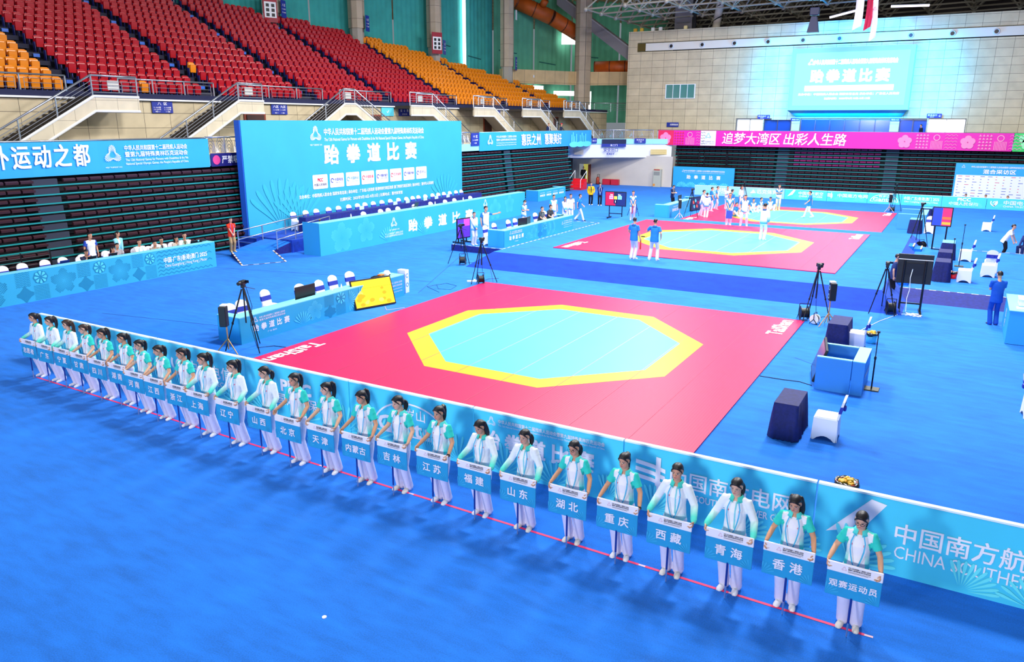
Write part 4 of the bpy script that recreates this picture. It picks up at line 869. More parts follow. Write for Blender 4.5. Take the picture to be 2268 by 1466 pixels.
guard('fan patterned rail above the exit sign at the corner', (-31.4, 70.2), (-26.6, 73.6), 4.53, .83, 1.9, fan=True)
guard('fan patterned gallery rail carrying the left city slogan banner', (-31.5, 6), (-31.5, 25.4), 4.53, .80, 2.4, fan=False, bars=2)
guard('gallery rail carrying the calligraphy banner', (-31.5, 49.8), (-31.5, 69.6), 4.53, .80, 2.4, bars=2)
guard('gallery rail of the far end carrying the pink banner', (-26.4, 74.3), (8, 74.3), 4.53, .80, 2.4, bars=2)

# ------------------------------------------------------------------ telescopic seating, closed
TEAL = M('teal_tread_edge', '#0f8f92', .5); FSEAT = M('folded_seat_brown', '#3a1622', .6); FSEAT_M = M('folded_seat_magenta', '#8a1d5c', .55); RIS = M('tread_riser_dark', '#0b0c18', .85); GRYS = M('grey_step', '#262d40', .7)
def tele(label, F, L, zt, x_ais, seatfn, gaps=()):
    o, r, u, nn = F; t = thing('telescopic_stand', label, 'telescopic stand', o); rows = int((zt-.1)/.345); mb = MB(); seats_ = []
    bk = [Vector((0, 0, 0)), r*L, r*L+u*zt-nn*.9, u*zt-nn*.9]; mb.quad(*[p-nn*.35 for p in bk]); mb.prism([Vector((0, 0, 0))-nn*.3, -nn*1.3, u*zt-nn*1.6, u*zt-nn*.9], r*.06); mb.prism([r*(L-.06)-nn*.3, r*(L-.06)-nn*1.3, r*(L-.06)+u*zt-nn*1.6, r*(L-.06)+u*zt-nn*.9], r*.06); mb.build('frame', RIS, t)
    sm = MB(); sb_ = MB()
    for k in range(rows):
        z = .16+.345*k; off = -.05*k
        e = MB(); e.prism([nn*off+u*z, nn*(off+.04)+u*z, nn*(off+.04)+u*(z+.055), nn*off+u*(z+.055)], r*L); e.build('tread_edge', TEAL, t)
        x = .15
        while x < L-.5:
            if not any(abs(x+.25-a) < .62 for a in x_ais): seats_.append((r*(x+.25)+nn*(off-.02)+u*(z+.20), k, x))
            x += .555
        for a in x_ais: sb_.add([r*(a+p)+nn*(off+q)+u*(z+s) for q, s in ((.03, .06), (.03, .28), (-.2, .28), (-.2, .06)) for p in (-.5, .5)], [(0, 1, 3, 2), (2, 3, 5, 4)])
    sb_.build('aisle_step', GRYS, t)
    proto_ = {}
    def sh(): return MB().prism([nn*-.06+u*-.07-r*.24, nn*.055+u*-.05-r*.24, nn*.075+u*.03-r*.24, nn*.0+u*.075-r*.24, nn*-.08+u*.05-r*.24], r*.48)
    W0 = Vector(o)
    def score(s): q = pix(W0+s[0]); return q[2] if -10 < q[0] < 2278 and 0 < q[1] else 999
    seats_.sort(key=score); rest_ = MB()
    for i, (p, k, x) in enumerate(seats_):
        m = seatfn(x, k)
        if i < 100:
            if m.name not in proto_:
                ob = sh().build('folded_seat', m, t); proto_[m.name] = ob
            else: ob = proto_[m.name].copy(); COL.objects.link(ob); ob.parent = t
            ob.location = p
        else: 
            g = sh(); b0 = len(rest_.v); rest_.v += [tuple(Vector(q)+p) for q in g.v]; rest_.f += [tuple(i_+b0 for i_ in f) for f in g.f]; rest_.m += [0 if m is FSEAT else 1]*len(g.f)
    rr = rest_.build('folded_seats', [FSEAT, FSEAT_M], t); rr['kind'] = 'stuff'; return t
tele('closed telescopic seating bank left of the backdrop behind the long table', frame((-30.7, 8, 0), (0, 1, 0)), 19.4, 4.05, [9.4], lambda x, k: FSEAT)
tele('closed telescopic seating bank between the backdrop and the exit corner', frame((-31.0, 44.5, 0), (0, 1, 0)), 20.6, 4.0, [9.3], lambda x, k: FSEAT)
tele('closed telescopic seating bank under the pink banner at the far end', frame((-24.8, 74.5, 0), (1, 0, 0)), 33, 3.95, [10.3, 19.3], lambda x, k: FSEAT_M if 11 < x < 18.9 and k > 5 else FSEAT)
for y in (8.6, 11.5, 14.4):
    g = thing('stacked_rail', 'black stacked front rails leaning on the telescopic seats, near y %s' % {8.6: 'the left edge', 11.5: 'the middle', 14.4: 'the seated group'}[y], 'railing', (-30.3, y+1.2, 0)); mb = MB()
    for zz in np.linspace(.2, 1.25, 8): mb.cyl((0, -1.1, zz), (0, 1.1, zz), .02, 5)
    for yy in (-1.1, 0, 1.1): mb.cyl((0, yy, 0), (0, yy, 1.3), .03, 6)
    mb.build('bars', BLACKM, g)
for k, x in enumerate((-23.2, -20.6, -18.4)):
    g = thing('black_gate', 'black barred gate hung on the far seating bank, %s' % ['nearest the corner', 'middle of three', 'farthest from the corner'][k], 'gate', (x, 74.35, 2.05)); mb = MB()
    for zz in np.linspace(0, 1.2, 9): mb.cyl((-1.05, 0, zz), (1.05, 0, zz), .022, 5)
    for xx in (-1.05, 1.05): mb.cyl((xx, 0, -.1), (xx, 0, 1.3), .05, 6)
    mb.build('bars', BLACKM, g)
# ------------------------------------------------------------------ printed motifs
def fan(mb, F, cx, cy, r, a0, a1, n, wd=.055, eps=.003, r0=.18, mi=0, ymin=None):
    for i in range(n):
        a = radians(a0+(a1-a0)*i/max(1, n-1)); c, s = cos(a), sin(a); pts = []
        for t, k in ((r0, .04), (.55, .55), (.8, 1.0), (.93, .85), (.985, .45), (1.0, 0)): pts.append((t*r, k*wd*r))
        poly = [(t, k) for t, k in pts]+[(t, -k) for t, k in pts[-2::-1]]
        P = [(cx+t*c-k*s, cy+t*s+k*c) for t, k in poly]
        if ymin is not None: P = [(x, max(y, ymin)) for x, y in P]
        mb.poly2(F, P, eps+.0012*i, mi)
def emblem(mb, F, cx, cy, R, eps=.006, mi=0, n=36):
    for i in range(n):
        a = 2*PI*i/n; rr = R*(.72+.28*cos(3*(a-PI/2))); c, s = cos(a), sin(a); w = R*.045
        mb.poly2(F, [(cx+.3*R*c-w*.4*s*-1, cy+.3*R*s-w*.4*c), (cx+rr*c+w*s, cy+rr*s-w*c), (cx+rr*1.03*c, cy+rr*1.03*s), (cx+rr*c-w*s, cy+rr*s+w*c)], eps+.0002*i, mi)
def disc(mb, F, cx, cy, r, n=20, eps=.004, mi=0, ry=None): mb.poly2(F, [(cx+r*cos(2*PI*i/n), cy+(ry or r)*sin(2*PI*i/n)) for i in range(n)], eps, mi)
def ring(mb, F, cx, cy, r, w, a0=0, a1=360, n=28, eps=.006, mi=0):
    for i in range(n):
        a, b = radians(a0+(a1-a0)*i/n), radians(a0+(a1-a0)*(i+1)/n)
        mb.poly2(F, [(cx+r*cos(a), cy+r*sin(a)), (cx+r*cos(b), cy+r*sin(b)), (cx+(r-w)*cos(b), cy+(r-w)*sin(b)), (cx+(r-w)*cos(a), cy+(r-w)*sin(a))], eps, mi)
def rect(mb, F, x0, y0, x1, y1, eps=.004, mi=0): mb.poly2(F, [(x0, y0), (x1, y0), (x1, y1), (x0, y1)], eps, mi)
def zig(mb, F, x0, x1, y, amp, per, th, eps=.003, mi=0):
    k = int((x1-x0)/per*2)
    for i in range(k):
        a, b = x0+i*per/2, x0+(i+1)*per/2; ya, yb = (y+amp*(1 if i % 2 else -1), y+amp*(-1 if i % 2 else 1)); mb.poly2(F, [(a, ya-th), (b, yb-th), (b, yb+th), (a, ya+th)], eps, mi)
def halftone(mb, F, cx, cy, R, n=17, eps=.003, mi=0, pet=5):
    for i in range(-n, n+1):
        for j in range(-n, n+1):
            x, y = i*R/n, j*R/n; r = math.hypot(x, y); a = math.atan2(y, x); lim = R*(.62+.38*abs(cos(pet*(a-PI/2)/2)))
            if .12*R < r < lim and (i+j) % 2 == 0:
                s = R/n*.85*(.35+.6*r/R); mb.poly2(F, [(cx+x+s, cy+y), (cx+x, cy+y+s), (cx+x-s, cy+y), (cx+x, cy+y-s)], eps, mi)
TITLE = '中华人民共和国第十二届残疾人运动会暨第九届特殊奥林匹克运动会'
T1, T2 = '中华人民共和国第十二届残疾人运动会', '暨第九届特殊奥林匹克运动会'
ENG = "The 12th National Games for Persons with Disabilities & the 9th National Special Olympic Games, the People's Republic of China"
E1, E2 = 'The 12th National Games for Persons with Disabilities & the 9th', "National Special Olympic Games, the People's Republic of China"
PLACE, PLACE_E = '中国·广东|香港|澳门 2025', 'China·Guangdong | Hong Kong | Macao'
TKD = '跆拳道比赛'
def tiles(mb, F, x, y0, y1, w):       # cluster of decorative tiles: waves, flower octagon, pinwheel, ripples
    hh = (y1-y0)/2; hw = w/2
    for r in range(9): zig(mb, F, x+.02, x+hw-.02, y0+hh+(r+.5)*hh/9, hh*.03, .11, hh*.022, .004, 0)
    disc(mb, F, x+hw*1.5, y0+hh*1.5, hw*.46, 8, .004, 0, hh*.46); fan(mb, F, x+hw*1.5, y0+hh*1.5, hw*.38, 0, 315, 8, .22, .006, .25, 1)
    for qx in (.25, .75):
        for qy in (.25, .75):
            cx, cy = x+hw*qx, y0+hh*qy; a0 = {(.25, .25): 0, (.75, .25): 90, (.25, .75): 270, (.75, .75): 180}[(qx, qy)]; r = hw*.38
            mb.poly2(F, [(cx+r*cos(radians(a0+45+t)), cy+r*sin(radians(a0+45+t))) for t in range(-90, 91, 15)], .004+.001*(qx > .5)+.002*(qy > .5), 0)
    for r in range(10): zig(mb, F, x+hw+.02, x+w-.02, y0+(r+.5)*hh/10, hh*.022, .07, hh*.018, .004, 0)

# ------------------------------------------------------------------ foreground line of advertising boards
def adboard(label, o, r, L, H, cont, base=CYAN, rnd_=0, foot=True, gap=.012):
    t = thing('advertising_board', label, 'advertising board', o); rr = Vector(r).normalized(); t.rotation_euler = (0, 0, math.atan2(rr.y, rr.x)); F = frame((gap, 0, 0), (1, 0, 0)); L2 = L-2*gap
    MB().box((L/2, .035, H/2-.01), (L2, .06, H-.02)).build('panel', base, t); MB().box((L/2, .035, H), (L2, .075, .028)).build('top_trim', M('board_edge_white', '#e4fbff', .5), t)
    lf, tx = MB(), MB(); cont(F, L2, H, lf, tx)
    if lf.v: lf.build('leaf_print', [CYAN_L, CYAN_D], t)
    if tx.v: tx.build('lettering', INK, t)
    if foot:
        mb = MB()
        for x in (.4, L-.4): mb.prism([(x, .07, 0), (x, .5, 0), (x, .07, .6)], (.03, 0, 0))
        mb.build('foot', M('board_back', '#3f9fc0', .6), t)
    return t
def leaves(F, lf, L, seed):
    rn = random.Random(seed)
    for cx in (L*.2, L*.62, L*.93):
        fan(lf, F, cx+rn.uniform(-.15, .15), .03, rn.uniform(.45, .62), rn.choice((8, 20)), rn.choice((110, 165)), 10, .05, .003, .2, 0, .015)
def c_bank0(F, L, H, lf, tx): leaves(F, lf, L, 1); put_text(tx, F, '北江', L-.45, .62, .28); put_text(tx, F, 'CO.', L-.3, .33, .13); disc(tx, F, .5, .7, .1); disc(tx, F, .3, .5, .07)
def c_bank(F, L, H, lf, tx): leaves(F, lf, L, 2); ring(tx, F, .75, .72, .22, .08); put_text(tx, F, '银行', 2.2, .66, .32, .75); put_text(tx, F, 'BANK', 1.35, .42, .15)
def swirl(tx, F, x, y, s): ring(tx, F, x, y, .24*s, .07*s, 150, 400, 24); ring(tx, F, x+.05*s, y-.02*s, .13*s, .05*s, -60, 200, 20); tx.poly2(F, [(x-.02*s, y-.30*s), (x+.05*s, y-.28*s), (x+.12*s, y+.02*s), (x+.05*s, y+.02*s)], .006)
def c_telecom(F, L, H, lf, tx): leaves(F, lf, L, 3); swirl(tx, F, .72, .68, 1.0); put_text(tx, F, '中国电信', 1.82, .66, .30, 1.45); put_text(tx, F, 'CHINA TELECOM', 1.82, .40, .12, 1.45)
def c_picc(F, L, H, lf, tx): leaves(F, lf, L, 4); put_text(tx, F, 'PICC', 1.5, .74, .26, .85, .05); put_text(tx, F, '中国人民保险', 1.5, .42, .24, 1.75)
def c_ganten(F, L, H, lf, tx):
    leaves(F, lf, L, 5); pts = [(1.5+.92*cos(a), .30+.66*sin(a)) for a in np.linspace(0, PI, 25)]
    for a, b in zip(pts[:-1], pts[1:]): tx.poly2(F, [a, b, (1.5+(b[0]-1.5)*.96, .3+(b[1]-.3)*.95), (1.5+(a[0]-1.5)*.96, .3+(a[1]-.3)*.95)], .006)
    rect(tx, F, .58, .27, 2.42, .30, .006); put_text(tx, F, '百岁山', 1.5, .74, .22, .72); put_text(tx, F, 'Ganten', 1.5, .46, .33, 1.55, .03)
def c_event(F, L, H, lf, tx):
    leaves(F, lf, L, 6); emblem(tx, F, .38, .97, .1); put_text(tx, F, TITLE, 1.55, 1.0, .075, 2.05); put_text(tx, F, ENG, 1.55, .93, .035, 2.05, .006); put_text(tx, F, TKD, 1.30, .62, .34, None, .035, spacing=.46)
def grid_logo(tx, F, x, y, s):
    for q_, dy in enumerate((.12, .0, -.12)): tx.poly2(F, [(x-.34*s, y+(dy+.05)*s), (x-.05*s, y+(dy+.02)*s), (x+.16*s, y+(dy-.03)*s), (x+.16*s, y+(dy-.10)*s), (x-.05*s, y+(dy-.05)*s), (x-.34*s, y+(dy-.02)*s)], .006+.001*q_)
    tx.poly2(F, [(x+.0*s, y+.28*s), (x+.08*s, y+.27*s), (x+.08*s, y-.34*s), (x+.0*s, y-.32*s)], .010)
def c_grid(F, L, H, lf, tx): leaves(F, lf, L, 7); grid_logo(tx, F, .55, .72, 1); put_text(tx, F, '中国南方电网', 1.72, .70, .30, 1.85); put_text(tx, F, 'CHINA SOUTHERN POWER GRID', 1.72, .44, .12, 1.85)
def tail(tx, F, x, y, s): tx.poly2(F, [(x-.38*s, y-.30*s), (x+.16*s, y+.34*s), (x+.36*s, y+.30*s), (x+.1*s, y-.12*s)], .006); 
def c_south(F, L, H, lf, tx): leaves(F, lf, L, 8); tail(tx, F, .55, .74, 1.0); put_text(tx, F, '中国南方航空', 1.98, .66, .30, 1.85); put_text(tx, F, 'CHINA SOUTHERN', 1.95, .38, .20, 1.75, -.005)
xs = [-20.9, -19.05, -16.05, -13.05, -10.07, -7.12, -4.2, -1.22, 1.8]
for k, (a, b) in enumerate(zip(xs[:-1], xs[1:])):
    adboard(['cyan advertising board at the far end of the line behind the sign bearers, lettered CO', 'cyan advertising board lettered BANK behind the sign bearers', 'cyan advertising board of a telecom company behind the sign bearers', 'cyan advertising board lettered PICC behind the sign bearers', 'cyan advertising board with an arched logo lettered Ganten', 'cyan event board with five large Chinese characters behind the sign bearers', 'cyan advertising board lettered POWER GRID behind the sign bearers', 'cyan advertising board lettered CHINA SOUTHERN nearest the camera'][k],
            (a, 10.97, 0), (1, 0, 0), b-a, 1.15, [c_bank0, c_bank, c_telecom, c_picc, c_ganten, c_event, c_grid, c_south][k])
tp = MB(); rn = random.Random(5); x = -19.2
while x < -.3:
    l_ = rn.choice((1.2, 1.6, 2.0)); e = min(x+l_, -.3); f_ = lambda q: 9.79-(q+19.2)*(.44/18.9)
    if not -10.45 < x < -9.8: tp.quad((x, f_(x)-.025, .004), (e, f_(e)-.025, .004), (e, f_(e)+.025, .004), (x, f_(x)+.025, .004), 0)
    tp.quad((e, f_(e)-.02, .004), (e+.1, f_(e)-.02, .004), (e+.1, f_(e)+.02, .004), (e, f_(e)+.02, .004), 1); x = e+.1
tag(tp.build('floor_tape', [M('pink_tape', '#f02468', .5), M('tape_join', '#f3c4d4', .5)]), 'thin pink tape line on the carpet in front of the sign bearers', 'tape')
tag(MB().cyl((-6.35, 6.23, 0), (-6.35, 6.23, .012), .03, 12).build('bottle_cap', WHITE), 'tiny white cap lying alone on the near carpet', 'cap')
tag(MB().bev((-2.55, 6.5, .006), (.06, .03, .012), .004).build('paper_scrap', M('scrap_red', '#d2486e', .6)), 'tiny red scrap on the carpet near the bottom edge', 'scrap')

# ------------------------------------------------------------------ far advertising boards
def farc(kind):
    def f(F, L, H, lf, tx):
        fan(lf, F, L*.3, .02, .42, 20, 160, 11, .05, .003, .2, 0, .01); fan(lf, F, L*.8, .02, .42, 20, 160, 11, .05, .003, .2, 0, .01); m = L/2; k = kind
        if k == 'move': put_text(tx, F, '中国移动', m+.2, .5, .34, 1.7); put_text(tx, F, 'China Mobile', m+.2, .25, .13, 1.6)
        if k == 'peak': tx.poly2(F, [(m-1.15, .35), (m-.9, .68), (m-.65, .35)], .006); put_text(tx, F, '匹克体育', m+.25, .5, .36, 1.6)
        if k == 'csn': tail(tx, F, m-1.1, .5, .85); put_text(tx, F, '中国南方航空', m+.4, .54, .26, 1.9); put_text(tx, F, 'CHINA SOUTHERN', m+.4, .3, .15, 1.8)
        if k == 'csg': grid_logo(tx, F, m-1.2, .5, .8); put_text(tx, F, '中国南方电网', m+.4, .5, .28, 2.2)
        if k == 'gan': 
            for a, b in zip(np.linspace(0, PI, 20)[:-1], np.linspace(0, PI, 20)[1:]): tx.poly2(F, [(m+1.0*cos(a), .2+.55*sin(a)), (m+1.0*cos(b), .2+.55*sin(b)), (m+.95*cos(b), .2+.51*sin(b)), (m+.95*cos(a), .2+.51*sin(a))], .006)
            rect(tx, F, m-1, .17, m+1, .2, .006); put_text(tx, F, '百岁山', m, .58, .17, .8); put_text(tx, F, 'Ganten', m, .36, .28, 1.6, .03)
        if k == 'place': put_text(tx, F, PLACE, m, .52, .26, 2.4); put_text(tx, F, PLACE_E, m, .28, .13, 2.3)
        if k == 'picc': put_text(tx, F, 'PICC', m, .62, .24, .85, .05); put_text(tx, F, '中国人民保险', m, .3, .24, 1.9)
        if k == 'tel': swirl(tx, F, m-1.1, .5, 1.0); put_text(tx, F, '中国电信', m+.3, .52, .3, 1.6); put_text(tx, F, 'CHINA TELECOM', m+.3, .26, .13, 1.6)
    return f
PALE = M('pale_print_board', '#8fd3ee', .5); fx = [-20.2, -15.9, -12.6, -9.3, -6.3, -3.9, -1.15, 1.75, 4.9]
for k, (a, b) in enumerate(zip(fx[:-1], fx[1:])):
    adboard(['pale far advertising board partly behind the standing officials', 'pale far advertising board with a triangle logo', 'far advertising board lettered CHINA SOUTHERN', 'far advertising board with the power grid logo', 'far advertising board lettered Ganten', 'far board lettered with the place names and 2025', 'far advertising board lettered PICC', 'far advertising board lettered CHINA TELECOM'][k],
            (a, 67, 0), (1, 0, 0), b-a, .82, farc(['move', 'peak', 'csn', 'csg', 'gan', 'place', 'picc', 'tel'][k]), M('pale_far_board', '#9ccfe8', .5) if k < 2 else CYAN)

# ------------------------------------------------------------------ banners on the gallery rails
def banner(label, o, r, L, H, mat, cont, mats=None):
    t = thing('rail_banner', label, 'banner', o); rr = Vector(r).normalized(); t.rotation_euler = (0, 0, math.atan2(rr.y, rr.x)); F = frame((0, 0, 0), (1, 0, 0)); mb = MB(); n = 40
    for i in range(n):
        a, b = L*i/n, L*(i+1)/n; w_ = lambda q, h: -.012*sin(q*5.1+h*2)-.01*sin(q*11+1)
        for h0, h1 in ((0, .5), (.5, 1)): mb.quad((a, w_(a, h0)+.012, H*h0), (b, w_(b, h0)+.012, H*h0), (b, w_(b, h1)+.012, H*h1), (a, w_(a, h1)+.012, H*h1))
    mb.build('cloth', mat, t, True); lf, tx = MB(), MB(); cont(F, L, H, lf, tx)
    if lf.v: lf.build('pattern_print', mats or [CYAN_L, CYAN_D], t)
    if tx.v: tx.build('lettering', INK, t)
    return t
EP = .035
def c_left(F, L, H, lf, tx):
    put_text(tx, F, '户外运动之都', 10.15, .76, .86, .66, .02, EP, spacing=.80); X = 13.5; emblem(tx, F, X, .74, .40, EP); put_text(tx, F, PLACE, X, .22, .06, .75, .008, EP); put_text(tx, F, T1, X+2.15, 1.0, .22, 3.15, .012, EP); put_text(tx, F, T2, X+2.15, .73, .22, 3.15, .012, EP); put_text(tx, F, E1, X+2.15, .5, .11, 3.15, .004, EP); put_text(tx, F, E2, X+2.15, .34, .11, 3.15, .004, EP)
banner('long blue banner on the left gallery rail with large characters and the games emblem', (-31.38, 7.0, 3.98), (0, 1, 0), 18.45, 1.32, CYAN_D, c_left)
def c_call(F, L, H, lf, tx):
    emblem(tx, F, 1.5, .74, .42, EP); put_text(tx, F, T1, 3.95, 1.0, .17, 3.1, .01, EP); put_text(tx, F, T2, 3.95, .76, .17, 3.1, .01, EP); put_text(tx, F, E1, 3.95, .54, .1, 3.1, .004, EP); put_text(tx, F, E2, 3.95, .38, .1, 3.1, .004, EP)
    put_text(tx, F, '惠民之州', 8.0, .68, .9, 3.3, .02, EP, 0, -.15); put_text(tx, F, '惠聚美好', 12.0, .68, .9, 3.2, .02, EP, 0, -.15)
    for i, (x, h) in enumerate(((15.6, .75), (15.9, .95), (16.2, .6), (16.6, .8), (17.4, .7), (17.8, .9), (18.2, .65), (18.6, .8))): rect(lf, F, x, .3, x+.18, .25+h, EP-.004, 0)
    for q_, x in enumerate((16.2, 17.6, 19.0)): disc(lf, F, x, .12, 1.0, 24, EP+.002*q_, 0, .25)
banner('blue banner with white calligraphy on the rail right of the backdrop', (-31.38, 49.6, 3.98), (0, 1, 0), 20.1, 1.36, CYAN_D, c_call)
PINK, PINK_L, PINK_R = M('magenta_banner', '#ec1bb0', .5), M('pale_pink_print', '#ff8fc4', .5), M('red_pink_print', '#f0245c', .5)
def flower(lf, F, x, y, r, mi):
    for i in range(5):
        a = PI/2+2*PI*i/5; disc(lf, F, x+r*.5*cos(a), y+r*.5*sin(a), r*.42, 16, EP+.001*i, mi)
    for i in range(7): a = 2*PI*i/7; lf.poly2(F, [(x, y), (x+r*.4*cos(a-.08), y+r*.4*sin(a-.08)), (x+r*.4*cos(a+.08), y+r*.4*sin(a+.08))], EP+.007+.0005*i, 1)
def c_pink(F, L, H, lf, tx):
    rect(lf, F, 0, .02, 1.55, H-.02, EP-.006, 2); flower(lf, F, .75, .65, .62, 1)
    for bx in (1.6, 22.4, 26.9):
        for r in range(5):
            for q in range(4): lf.poly2(F, [(bx+.25*q+.02, .12+.25*r), (bx+.25*q+.23, .12+.25*r), (bx+.25*q+.125, .3+.25*r)], EP, 1 if bx > 2 else 2)
        for q in range(9): rect(lf, F, bx+1.15+.1*q, .08, bx+1.2+.1*q, .75, EP, 1)
        ring(lf, F, bx+1.55, 1.0, .26, .08, 0, 360, 16, EP, 1)
        for r in range(5): zig(lf, F, bx+2.15, bx+3.1, .2+.25*r, .05, .3, .02, EP, 1)
    flower(lf, F, 21.6, .65, .6, 1); flower(lf, F, 26.2, .65, .6, 1)
    rect(tx, F, 4.2, .02, 5.65, H-.02, EP); emblem(lf, F, 4.92, .9, .3, EP+.004, 0); put_text(lf, F, PLACE, 4.92, .38, .12, 1.2, .01, EP+.004, 3); put_text(lf, F, T1, 4.92, .22, .1, 1.25, .006, EP+.004, 3)
    put_text(tx, F, '追梦大湾区', 8.9, .70, 1.02, 5.2, .012, EP, 0, .12); put_text(tx, F, '出彩人生路', 14.45, .70, 1.02, 5.2, .012, EP, 0, .12)
b_ = banner('long magenta banner with white slogan on the far gallery rail', (-26.25, 74.1, 3.95), (1, 0, 0), 29.3, 1.4, PINK, c_pink, [M('emblem_teal', '#3fbfb0', .5), PINK_L, PINK_R, M('grey_print', '#6a6a80', .5)])
def c_green(F, L, H, lf, tx): disc(lf, F, 1.0, .6, .5, 8, EP, 0); disc(lf, F, .6, 1.0, .3, 8, EP, 0)
banner('bright green banner continuing the magenta one at the far gallery', (3.1, 74.1, 3.95), (1, 0, 0), 6, 1.4, M('green_banner', '#38d86a', .5), c_green, [M('pale_green_print', '#9df5b4', .5)])

# ------------------------------------------------------------------ stage backdrop, head table, podium desk, ramp
bd = thing('stage_backdrop', 'huge cyan event backdrop wall with five white characters and a row of logos', 'backdrop', (-30.42, 26.65, .6)); F = frame((0, 0, 0), (0, 1, 0)); BW, BH = 19.15, 5.55
MB().box((-.12, BW/2, BH/2), (.22, BW, BH)).build('panel', CYAN_S, bd); MB().box((-.22, -.03, BH/2), (.36, .05, BH)).build('side_panel', M('backdrop_side_blue', '#1d5fd0', .6), bd)
lf, tx, co = MB(), MB(), MB(); emblem(tx, F, 5.0, 4.82, .45); put_text(tx, F, PLACE, 5.0, 4.28, .09, .9, .008)
put_text(tx, F, TITLE, 10.2, 4.95, .36, 9.1, .016); put_text(tx, F, ENG, 10.2, 4.55, .18, 9.1, .002); put_text(tx, F, TKD, 9.75, 3.72, 1.0, 1.12, .04, spacing=1.8)
put_text(tx, F, '主办单位：中国残疾人联合会 国家体育总局 | 承办单位：广东省人民政府 香港特别行政区政府 澳门特别行政区政府 | 协办单位：惠州市人民政府', 9.6, 1.6, .2, 12.2, .012); put_text(tx, F, '比赛时间：2025年9月10日-9月13日 | 比赛地点：惠州体育馆', 9.5, 1.22, .2, 5.7, .012)
sponsors = [('PICC', '中国人民保险', 1), ('中国电信', 'CHINA TELECOM', 0), ('中国移动', 'China Mobile', 2), ('中国联通', 'China unicom', 1), ('中国南方航空', 'CHINA SOUTHERN', 0), ('匹克体育', '', 1), ('中国南方电网', '', 0), ('百岁山', '', 0)]
tl = MB()
for i, (a, b, c) in enumerate(sponsors):
    x = 5.15+i*1.32; w_, h_ = .57, .38; r_ = .06; P = []
    for qx, qy, a0 in ((1, 1, 0), (-1, 1, 90), (-1, -1, 180), (1, -1, 270)): P += [(x+qx*(w_-r_)+r_*cos(radians(a0+t)), 2.32+qy*(h_-r_)+r_*sin(radians(a0+t))) for t in (0, 45, 90)]
    tl.poly2(F, P, .006)
    if a == 'PICC': put_text(co, F, a, x, 2.42, .18, .4, .04, .012, 1); put_text(co, F, b, x, 2.16, .14, .95, .012, .012, 3)
    else:
        lx = x-.38; ring(co, F, lx, 2.33, .13, .05, 0, 300, 14, .012, c); put_text(co, F, a, x+.15, 2.36, .17, .68, .01, .012, c)
        if b: put_text(co, F, b, x+.15, 2.2, .07, .62, .0, .012, c)
for cx, s in ((2.2, 2.6), (3.4, 2.2), (17.0, 2.0)): fan(lf, F, cx, .1, s, 40, 140, 9, .05, .003, .15, 0, .02)
lf.build('leaf_print', M('backdrop_leaf', '#36b2d8', .45), bd); tx.build('lettering', INK, bd); tl.build('logo_tile', INK, bd); co.build('logo_print', [M('logo_blue', '#1d3fb0', .5), M('logo_red', '#d31a4c', .5), M('logo_sky', '#3a9bd8', .5), M('logo_navy', '#202860', .5)], bd)
pf = thing('podium_stage', 'low blue carpeted podium under the head table and backdrop', 'stage', (0, 0, 0)); MB().box((-28.3, 37.0, .3), (4.5, 18.4, .6)).build('deck', CARPET_D, pf); MB().box((-29.0, 27.2, .3), (3.0, 1.2, .598)).build('deck_end', CARPET_D, pf)
rp_ = thing('access_ramp', 'blue carpeted ramp with steel handrails up to the podium stage', 'ramp', (0, 0, 0)); mb = MB()
top = [(-29.35, 27.0, .6), (-27.55, 27.0, .6)]; mid = [(-29.35, 24.5, .22), (-27.75, 25.6, .22)]; tip = [(-26.85, 22.95, .0), (-25.95, 24.65, .0)]
mb.quad(mid[0], mid[1], top[1], top[0]); mb.quad(mid[0], tip[0], tip[1], mid[1])
mb.build('surface', CARPET, rp_); mb = MB(); g0 = lambda p: (p[0], p[1], 0)
mb.quad(g0(mid[1]), g0(top[1]), top[1], mid[1]); mb.quad(g0(top[0]), g0(mid[0]), mid[0], top[0]); mb.add([g0(mid[0]), tip[0], mid[0]], [(0, 1, 2)]); mb.add([tip[1], g0(mid[1]), mid[1]], [(0, 1, 2)]); mb.build('side_skirt', NAVY, rp_)
mb = MB(); up_ = lambda p: Vector(p)+Vector((0, 0, .012)); hazard(mb, up_(mid[0]), up_(tip[0]), .07); hazard(mb, up_(tip[0]), up_(tip[1]), .07); hazard(mb, up_(tip[1]), up_(mid[1]), .07); mb.build('edge_tape', HAZ, rp_)
for xa, nm in ((-29.25, 0), (-27.65, 1)):
    a, b = Vector((xa, 24.9+nm*.9, .26+nm*.0)), Vector((xa, 29.4, .6)); hr = MB()
    for i in range(4):
        p = a+(b-a)*i/3; MB().cyl(p, p+Vector((0, 0, .85)), .03, 8).build('post', STEEL, rp_)
    for h in (.45, .85): hr.cyl(a+Vector((0, 0, h)), b+Vector((0, 0, h)), .03, 8)
    hr.build('handrail', STEEL, rp_, True)
s_ = thing('step_block', 'dark blue carpeted steps against the podium beside the ramp', 'steps', (-30.0, 26.0, 0)); mb = MB()
for i in range(3): mb.box((0, .15*i*2-.3, (.2*(i+1))/2), (1.2, .34, .2*(i+1)))
mb.build('tread', CARPET_D, s_); mb = MB()
for i in range(3): mb.box((0, .3*i-.47, .2*(i+1)-.01), (1.2, .02, .02))
mb.build('nosing', STEEL, s_)
